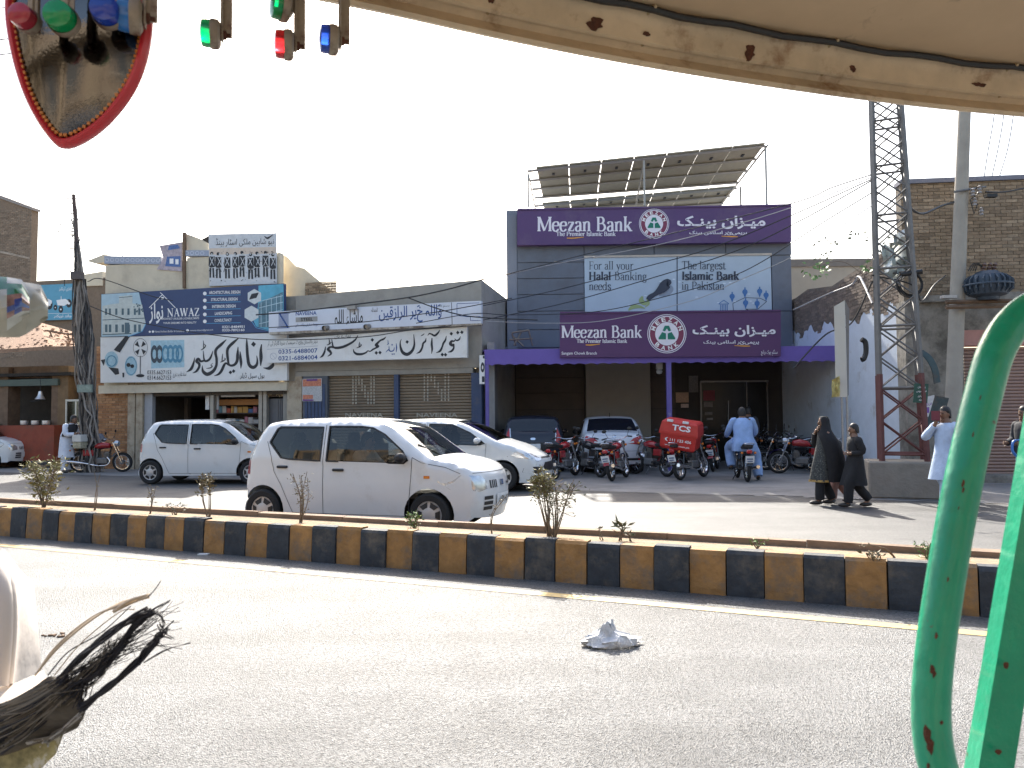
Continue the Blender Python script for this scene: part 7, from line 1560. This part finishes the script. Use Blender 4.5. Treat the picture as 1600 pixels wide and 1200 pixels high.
# green rail
M_green=mat('green gloss paint',(.0,.29,.15),.36,var=.22,scale=14,coat=.25,bump=.12,bscale=70,dirt=(.09,.045,.025),dscale=34,dlo=.645,dhi=.665,wpos=True)
tp=crom([PD(x,y,d) for x,y,d in((1700,452,.52),(1650,466,.515),(1597,492,.51),(1558,545,.505),(1533,630,.5),(1511,725,.495),(1492,820,.492),(1476,915,.488),(1462,1010,.485),(1455,1095,.483),(1458,1160,.48),(1472,1215,.475),(1505,1265,.47),(1560,1300,.47))],6)
MB().tube(tp,.0112,20).build('side_rail',M_green,rk,smooth=True,world=True)
q=[(1624,640),(1672,640),(1576,1260),(1519,1260)]; MB().hexa([PD(x,y,.56) for x,y in q],[PD(x,y,.56)+Vector((.004,.022,0)) for x,y in q]).build('seat_bar',M_green,rk,world=True)
random.seed(23)
for x,y,w_ in((1461,995,5),(1455,1048,7),(1460,1056,5),(1444,1150,11),(1452,1168,9),(1506,750,6),(1509,762,5),(1522,665,4),(1573,512,6),(1528,600,4),(1500,790,2.5),(1484,905,3),(1572,1040,5),(1560,1175,5),(1448,1198,5),(1473,1130,3)):
    dd=.4695 if x<1550 else .5555; P=[PD(x+w_*random.uniform(.6,1.2)*math.cos(a),y+1.3*w_*random.uniform(.6,1.2)*math.sin(a),dd) for a in(2*math.pi*k/10 for k in range(10))]
    # project each chip onto the tube surface
    def onto(p):
        if x>1550: return p
        cpt=min(tp,key=lambda z:(z-p).length); i=tp.index(cpt); t_=(tp[min(i+1,len(tp)-1)]-tp[max(i-1,0)]).normalized(); v=p-cpt; v-=t_*v.dot(t_); return p-v+v.normalized()*.01140
    P=[onto(p) for p in P]; c=sum(P,Vector())/len(P); cam_=(Vector((0,0,CAMH))-c).normalized()
    c=onto(c); MB().add([c+cam_*.0002]+P,[[0,1+k,1+(k+1)%10] for k in range(10)]).build('paint_chip',M_rust,rk,world=True)
# ---------------------------------------------------------------- hanging reflectors
def lens(n,c): return mat(n,c,.15,var=.1,scale=40,trans=.55,spec=.6)
L_={'green':lens('green reflector',(.0,.55,.16)),'blue':lens('blue reflector',(.02,.10,.75)),'red':lens('red reflector',(.80,.02,.03)),'sky':lens('sky blue reflector',(.05,.32,.9)),'pink':lens('pink red reflector',(.75,.06,.10))}
M_tab=mat('rusted tin tab',(.30,.25,.19),.6,.3,var=.3,scale=30,dirt=(.11,.05,.03),dscale=40,dlo=.52,dhi=.66)
def reflector(label,col,px,py,Y,r,yaw,hang,side=1):
    c=PD(px,py,Y); t=thing('reflector',label,'reflector',c,R(yaw),'round reflectors hanging from the rickshaw roof')
    Mx=Matrix.Rotation(math.pi/2,4,'X')   # axis along local -Y
    MB().lathe([(0,.011),(r*.6,.0105),(r*.95,.009),(r,.005),(r,.0)],Mx,24).build('lens',L_[col],t,smooth=True)
    MB().lathe([(r*1.06,.001),(r*1.1,-.002),(r*1.06,-.006),(r*.8,-.008),(0,-.008)],Mx,24).build('backing_plate',M_tab,t,smooth=True)
    MB().hexa([Vector((x,.009,z)) for x,z in((-r*.45,-r*.5),(r*.45,-r*.5),(r*.4,hang),(-r*.4,hang))],[Vector((x,.0105,z)) for x,z in((-r*.45,-r*.5),(r*.45,-r*.5),(r*.4,hang),(-r*.4,hang))]).build('hanger_tab',M_tab,t)
    MB().box((0,.013,hang/2+r*.2),(.0018,.011,hang+r*.8),bev=.0004).build('tab_flange',M_tab,t)
    MB().lathe([(0,.017),(.0022,.017),(.0022,.0135),(.0042,.013),(.0042,.010),(.0055,.0095),(.0055,.007)],Matrix.Translation((0,0,0))@Matrix.Rotation(-math.pi/2,4,'X'),10).build('bolt',M_rust,t)
Yr=.72
reflector('green reflector facing the viewer over the mirror','green',97,30,.56,.0105,8,.06); reflector('dark blue reflector over the mirror top','blue',167,20,.57,.0105,12,.06); reflector('pink red reflector at the left rim of the mirror','pink',40,30,.56,.0085,4,.06)
reflector('sky blue reflector seen edge-on right of the mirror','sky',205,25,.58,.0125,-68,.06); reflector('green reflector hanging alone, seen edge-on','green',331,53,Yr,.0128,-74,.07); reflector('green reflector close under the roof beam','green',440,8,Yr,.014,-60,.06)
reflector('red reflector seen edge-on below the roof beam','red',446,70,Yr,.0132,-74,.075); reflector('blue reflector rightmost of the hanging row','blue',516,62,Yr,.0132,-72,.07)
# ---------------------------------------------------------------- heart mirror
mr=thing('heart_mirror','red rimmed heart shaped mirror hanging at the top left','mirror',PD(110,228,.6),0)
mpts=[(107,226),(160,196),(205,140),(227,80),(232,20),(222,-40),(190,-80),(150,-85),(125,-62),(100,-85),(62,-85),(32,-50),(20,10),(28,80),(48,150),(78,205)]
MPl=Plane(PD(125,60,.6),0); tilt=Matrix.Rotation(R(-9),3,'X')
MP=[(MPl.hit(x,y)) for x,y in mpts]; MPc=crom(MP,5,True); cen=sum(MPc,Vector())/len(MPc)
fl=lambda p,k,o:cen+(p-cen)*k+Vector((0,o,0))
k_=len(MPc); mb=MB(); RK=10
mb.add([fl(p,.93*q/RK,-.004-.0065*(1-(q/RK)**2)) for q in range(1,RK+1) for p in MPc],[[q*k_+i,q*k_+(i+1)%k_,(q+1)*k_+(i+1)%k_,(q+1)*k_+i] for q in range(RK-1) for i in range(k_)]+[list(range(k_))])
mm=bpy.data.materials.new('mirror silver'); mm.use_nodes=True; b_=mm.node_tree.nodes['Principled BSDF']; b_.inputs['Metallic'].default_value=1; b_.inputs['Roughness'].default_value=.03; b_.inputs['Base Color'].default_value=(.13,.125,.12,1)
nn_=mm.node_tree.nodes.new('ShaderNodeTexNoise'); nn_.inputs['Scale'].default_value=50; bb_=mm.node_tree.nodes.new('ShaderNodeBump'); bb_.inputs['Strength'].default_value=.03; bb_.inputs['Distance'].default_value=.002; mm.node_tree.links.new(nn_.outputs[0],bb_.inputs['Height']); mm.node_tree.links.new(bb_.outputs[0],b_.inputs['Normal'])
mb.build('glass',mm,mr,smooth=True,world=True,ang=80)
rg=[[fl(p,1.0,0)+((fl(p,1.0,0)-cen).normalized()*.0042*math.cos(a)+Vector((0,-.006*math.sin(a)-.002,0))) for a in(2*math.pi*j/10 for j in range(10))] for p in MPc]; rg.append(rg[0])
MB().loft(rg,False).build('red_rim',mat('red plastic rim',(.52,.02,.03),.3,var=.08,coat=.3),mr,smooth=True,world=True)
random.seed(3); acc=0; last=MPc[0]; bead=None
for i in range(len(MPc)*3):
    p=MPc[(i//3)%k_]+(MPc[(i//3+1)%k_]-MPc[(i//3)%k_])*((i%3)/3); q=fl(p,.94,-.005)
    if (q-last).length<.0034: continue
    last=q
    o=MB().box(q,(.0024,.0016,.0024)).build('bead',mat('orange bead',(.6,.2,.03),.4),mr,world=True)
MB().add([fl(p,.99,.004) for p in MPc],[list(range(k_))]).build('back_plate',M_blk,mr,world=True)
# ---------------------------------------------------------------- shiny packet, garment, fringed scarf
pk=thing('gift_packet','shiny plastic wrapped packet with printed pictures at the left edge','packet',PD(20,522,.75),0); random.seed(14)
out=[(-60,440),(-10,437),(32,432),(56,436),(66,452),(70,474),(62,490),(48,505),(25,517),(0,522),(-60,525)]
def pil(px,py,o): return PD(px,py,.75+o)
fr=[];N_=9
for i in range(N_+1):
    for j in range(N_+1):
        s=i/N_; x=-60+s*106; yt=440-8*math.sin(s*3.1)+(22 if s>.95 else 0)*(1); yb=522-30*max(0,s-.6)/.4; y=yt+(yb-yt)*j/N_; e=min(1,4*s*(1-s)+.15)*math.sin(math.pi*(.06+.88*j/N_)); fr.append(pil(x,y,-.025*e+random.uniform(-.003,.003)))
W2=N_+1; mb=MB(); mb.mi=0
PM=[mat('packet clear film',(.45,.47,.45),.12,var=.3,scale=30,coat=.5),mat('packet green print',(.015,.13,.06),.15,var=.5,scale=60,coat=.6),mat('packet picture print',(.25,.15,.14),.15,var=.8,scale=70,coat=.6),mat('packet blue print',(.03,.07,.30),.15,var=.5,scale=60,coat=.6),mat('packet pale back',(.36,.36,.31),.3,var=.15,scale=20,coat=.4)]
for i in range(N_):
    for j in range(N_):
        mb.mi=(0 if j<1 else 1 if j<3 else 2 if j<5 else 3 if j<6 else 2 if j<7 else 0) if i>5 else (1 if j<2 else 4); 
        if i==7 and 3<j<7: mb.mi=3
        mb.add([fr[i*W2+j],fr[(i+1)*W2+j],fr[(i+1)*W2+j+1],fr[i*W2+j+1]],[[0,1,2,3]])
mb.build('wrapped_face',PM,pk,smooth=True,world=True,merge=.0001,ang=30)
mb=MB(); mb.add([p+Vector((0,.03,0)) for p in fr],[[i*W2+j,(i+1)*W2+j,(i+1)*W2+j+1,i*W2+j+1] for i in range(N_) for j in range(N_)]); mb.build('packet_back',PM[4],pk,smooth=True,world=True)
# white garment of the passenger at the left edge
gm=thing('white_garment','white cotton sleeve and lap of a passenger at the lower left edge','garment',PD(-20,1150,.8),0)
M_gar=mat('white garment cotton',(.60,.55,.51),.9,var=.05,scale=8,bump=.25,bscale=12)
def sheetpx(name,rows,m,parent,th=.006):
    nr,nc=len(rows),len(rows[0]); P=[crom([PD(*p) for p in r],4) for r in rows]; nc=len(P[0]); cols=[crom([P[i][j] for i in range(nr)],4) for j in range(nc)]; nr=len(cols[0])
    V=[cols[j][i] for j in range(nc) for i in range(nr)]; F=[[j*nr+i,(j+1)*nr+i,(j+1)*nr+i+1,j*nr+i+1] for j in range(nc-1) for i in range(nr-1)]
    b=len(V); V+= [p+Vector((0,th,0)) for p in V]; F+= [[q+b for q in f] for f in F]
    return MB().add(V,F).build(name,m,parent,smooth=True,world=True,ang=80)
sheetpx('sleeve',[[(-120,820,.85),(-40,838,.80),(2,862,.78),(20,885,.80),(38,905,.84)],[(-120,900,.83),(-40,905,.76),(12,912,.75),(24,925,.77),(47,915,.83)],[(-120,980,.82),(-40,980,.75),(14,985,.74),(26,985,.765),(55,990,.82)],[(-120,1070,.82),(-40,1070,.75),(8,1072,.74),(20,1068,.765),(59,1050,.82)]],M_gar,gm)
sheetpx('lap_cloth',[[(-120,1075,.80),(-30,1078,.76),(20,1070,.75),(62,1050,.76)],[(-120,1110,.76),(-30,1108,.72),(30,1092,.71),(66,1062,.74)],[(-120,1160,.72),(-30,1135,.70),(20,1110,.70),(60,1080,.72)]],mat('cream garment cotton',(.66,.56,.46),.9,var=.06,scale=8,bump=.2,bscale=12),gm)
# fringed scarf
sf=thing('fringed_scarf','sheer dark scarf with long black fringe blowing at the lower left','scarf',PD(60,1190,.68),0)
M_gauze=mat('sheer dark gauze',(.085,.075,.06),.9,var=.5,scale=45,bump=.3,bscale=60,stretch=(1,1,3)); M_fr=mat('black fringe',(.012,.011,.016),.7,var=.3,scale=30); M_cr=mat('cream thread',(.48,.38,.27),.8)
sheetpx('scarf_cloth',[[(-60,1108,.70),(0,1100,.685),(50,1075,.68),(75,1058,.68),(95,1062,.68)],[(-60,1140,.69),(0,1130,.675),(60,1105,.67),(100,1080,.67),(125,1088,.67)],[(-60,1165,.69),(0,1160,.675),(60,1140,.67),(105,1118,.67),(132,1112,.67)],[(-60,1200,.69),(0,1190,.68),(55,1168,.675),(95,1150,.675),(120,1138,.675)]],M_gauze,sf,.002)
sheetpx('scarf_hem',[[(-60,1190,.688),(0,1182,.678),(50,1165,.674),(100,1142,.672)],[(-60,1225,.688),(0,1222,.678),(45,1215,.674),(85,1180,.672)]],mat('olive patterned hem',(.28,.25,.12),.8,var=.9,scale=50,dirt=(.55,.53,.45),dscale=40,dlo=.55,dhi=.6),sf,.002)
random.seed(33)
def strand(pts,r0,r1,m,nm='fringe_strand',j=4.5):
    P=crom([PD(x+random.uniform(-j,j)*(i>0),y+random.uniform(-j,j)*(i>0),.672+random.uniform(-.012,.012)) for i,(x,y) in enumerate(pts)],6); n_=len(P); MB().tube(P,[(r0+(r1-r0)*i/(n_-1)) for i in range(n_)],5).build(nm,m,sf,smooth=True,world=True)
px=.00056   # about one photo pixel in metres at this distance
for k in range(16): strand([(92+random.uniform(-6,6),1062+random.uniform(-4,8)),(125,1030),(165,995),(205,968),(232,956+random.uniform(-4,4))],px*1.5,px*1.3,M_fr)
for k in range(3): strand([(228,960),(245,950),(263,938+k*2)],px*1.4,px*.6,M_fr,j=1.5)
for k in range(20): strand([(110+random.uniform(-10,10),1085+random.uniform(-6,6)),(150,1050),(185,1015),(212,975),(238,955)],px*1.6,px*1.2,M_fr)
for k in range(24): strand([(128+random.uniform(-8,6),1105+random.uniform(-6,8)),(168,1075),(208,1040),(228,1020),(245,1000)],px*1.8,px*1.4,M_fr)
for k in range(12):
    ex,ey=random.choice(((275,965),(272,1000),(250,975),(262,985),(246,972)))
    strand([(215+random.uniform(-6,6),1038+random.uniform(-5,5)),(235,1010),(252,992),(ex,ey)],px*1.6,px*.9,M_fr)
for k in range(3): strand([(225,1035),(260,1015),(297,1002+k*2)],px*1.1,px*.5,M_fr,j=2)
for k in range(5): strand([(238,956),(252,962),(256,975),(252,985)],px*1.2,px*.8,M_fr,j=2)
M_g2=mat('grey brown thread',(.16,.14,.11),.9,var=.4,scale=40); M_g3=mat('pale grey thread',(.42,.40,.37),.9)
for k in range(70):
    s=random.random(); x0=-40+s*60; y0=1112+s*-10+random.uniform(0,75); ex=85+random.uniform(-15,50); ey=1150-ex*.75+y0*.0+random.uniform(-4,8)+(y0-1140)*.45
    strand([(x0,y0),((x0+ex)/2,(y0+ey)/2+6),(ex,ey)],px*1.2,px*.8,random.choice((M_fr,M_g2,M_g2)),'cloth_thread',3)
for k in range(26): strand([(50+random.uniform(-10,25),1168-random.uniform(0,14)),(85,1150+random.uniform(-5,5)),(125+random.uniform(-5,8),1118+random.uniform(-6,6))],px*1.3,px*.8,random.choice((M_g3,M_g3,M_g2)),'cloth_thread',4)
for k in range(70): strand([(85+random.uniform(-15,40),1078+random.uniform(-14,26)),(140+random.uniform(-12,20),1040+random.uniform(-10,20)),(185+random.uniform(-20,20),1005+random.uniform(-16,22))],px*.8,px*.4,random.choice((M_fr,M_fr,M_g2)),j=7)
for k in range(46):
    ex,ey=random.uniform(205,288),random.uniform(935,1025); ey=max(ey,1215-ex*1.05); strand([(100+random.uniform(-12,35),1085+random.uniform(-18,24)),(150+random.uniform(-10,15),1040+random.uniform(-12,14)),((190+ex)/2,(1000+ey)/2+random.uniform(-8,8)),(ex,ey)],px*.75,px*.4,M_fr,j=5)
for k in range(4): strand([(55,1055),(90,1010),(140,968),(185,945),(225,934)],px*1.5,px*1.9,M_cr,'cream_strand',2.5)
for k in range(5): strand([(178,955),(205,940),(232,931)],px*3.0,px*1.8,M_cr,'cream_strand',2.5)
strand([(232,932),(243,920),(252,907)],px*1.2,px*.6,M_fr,j=.5); strand([(75,1055),(110,1015),(155,985),(200,950)],px*1.2,px*.8,M_fr); strand([(85,1055),(130,1000),(190,955),(212,948)],px*1.0,px*.8,M_cr,'cream_strand')
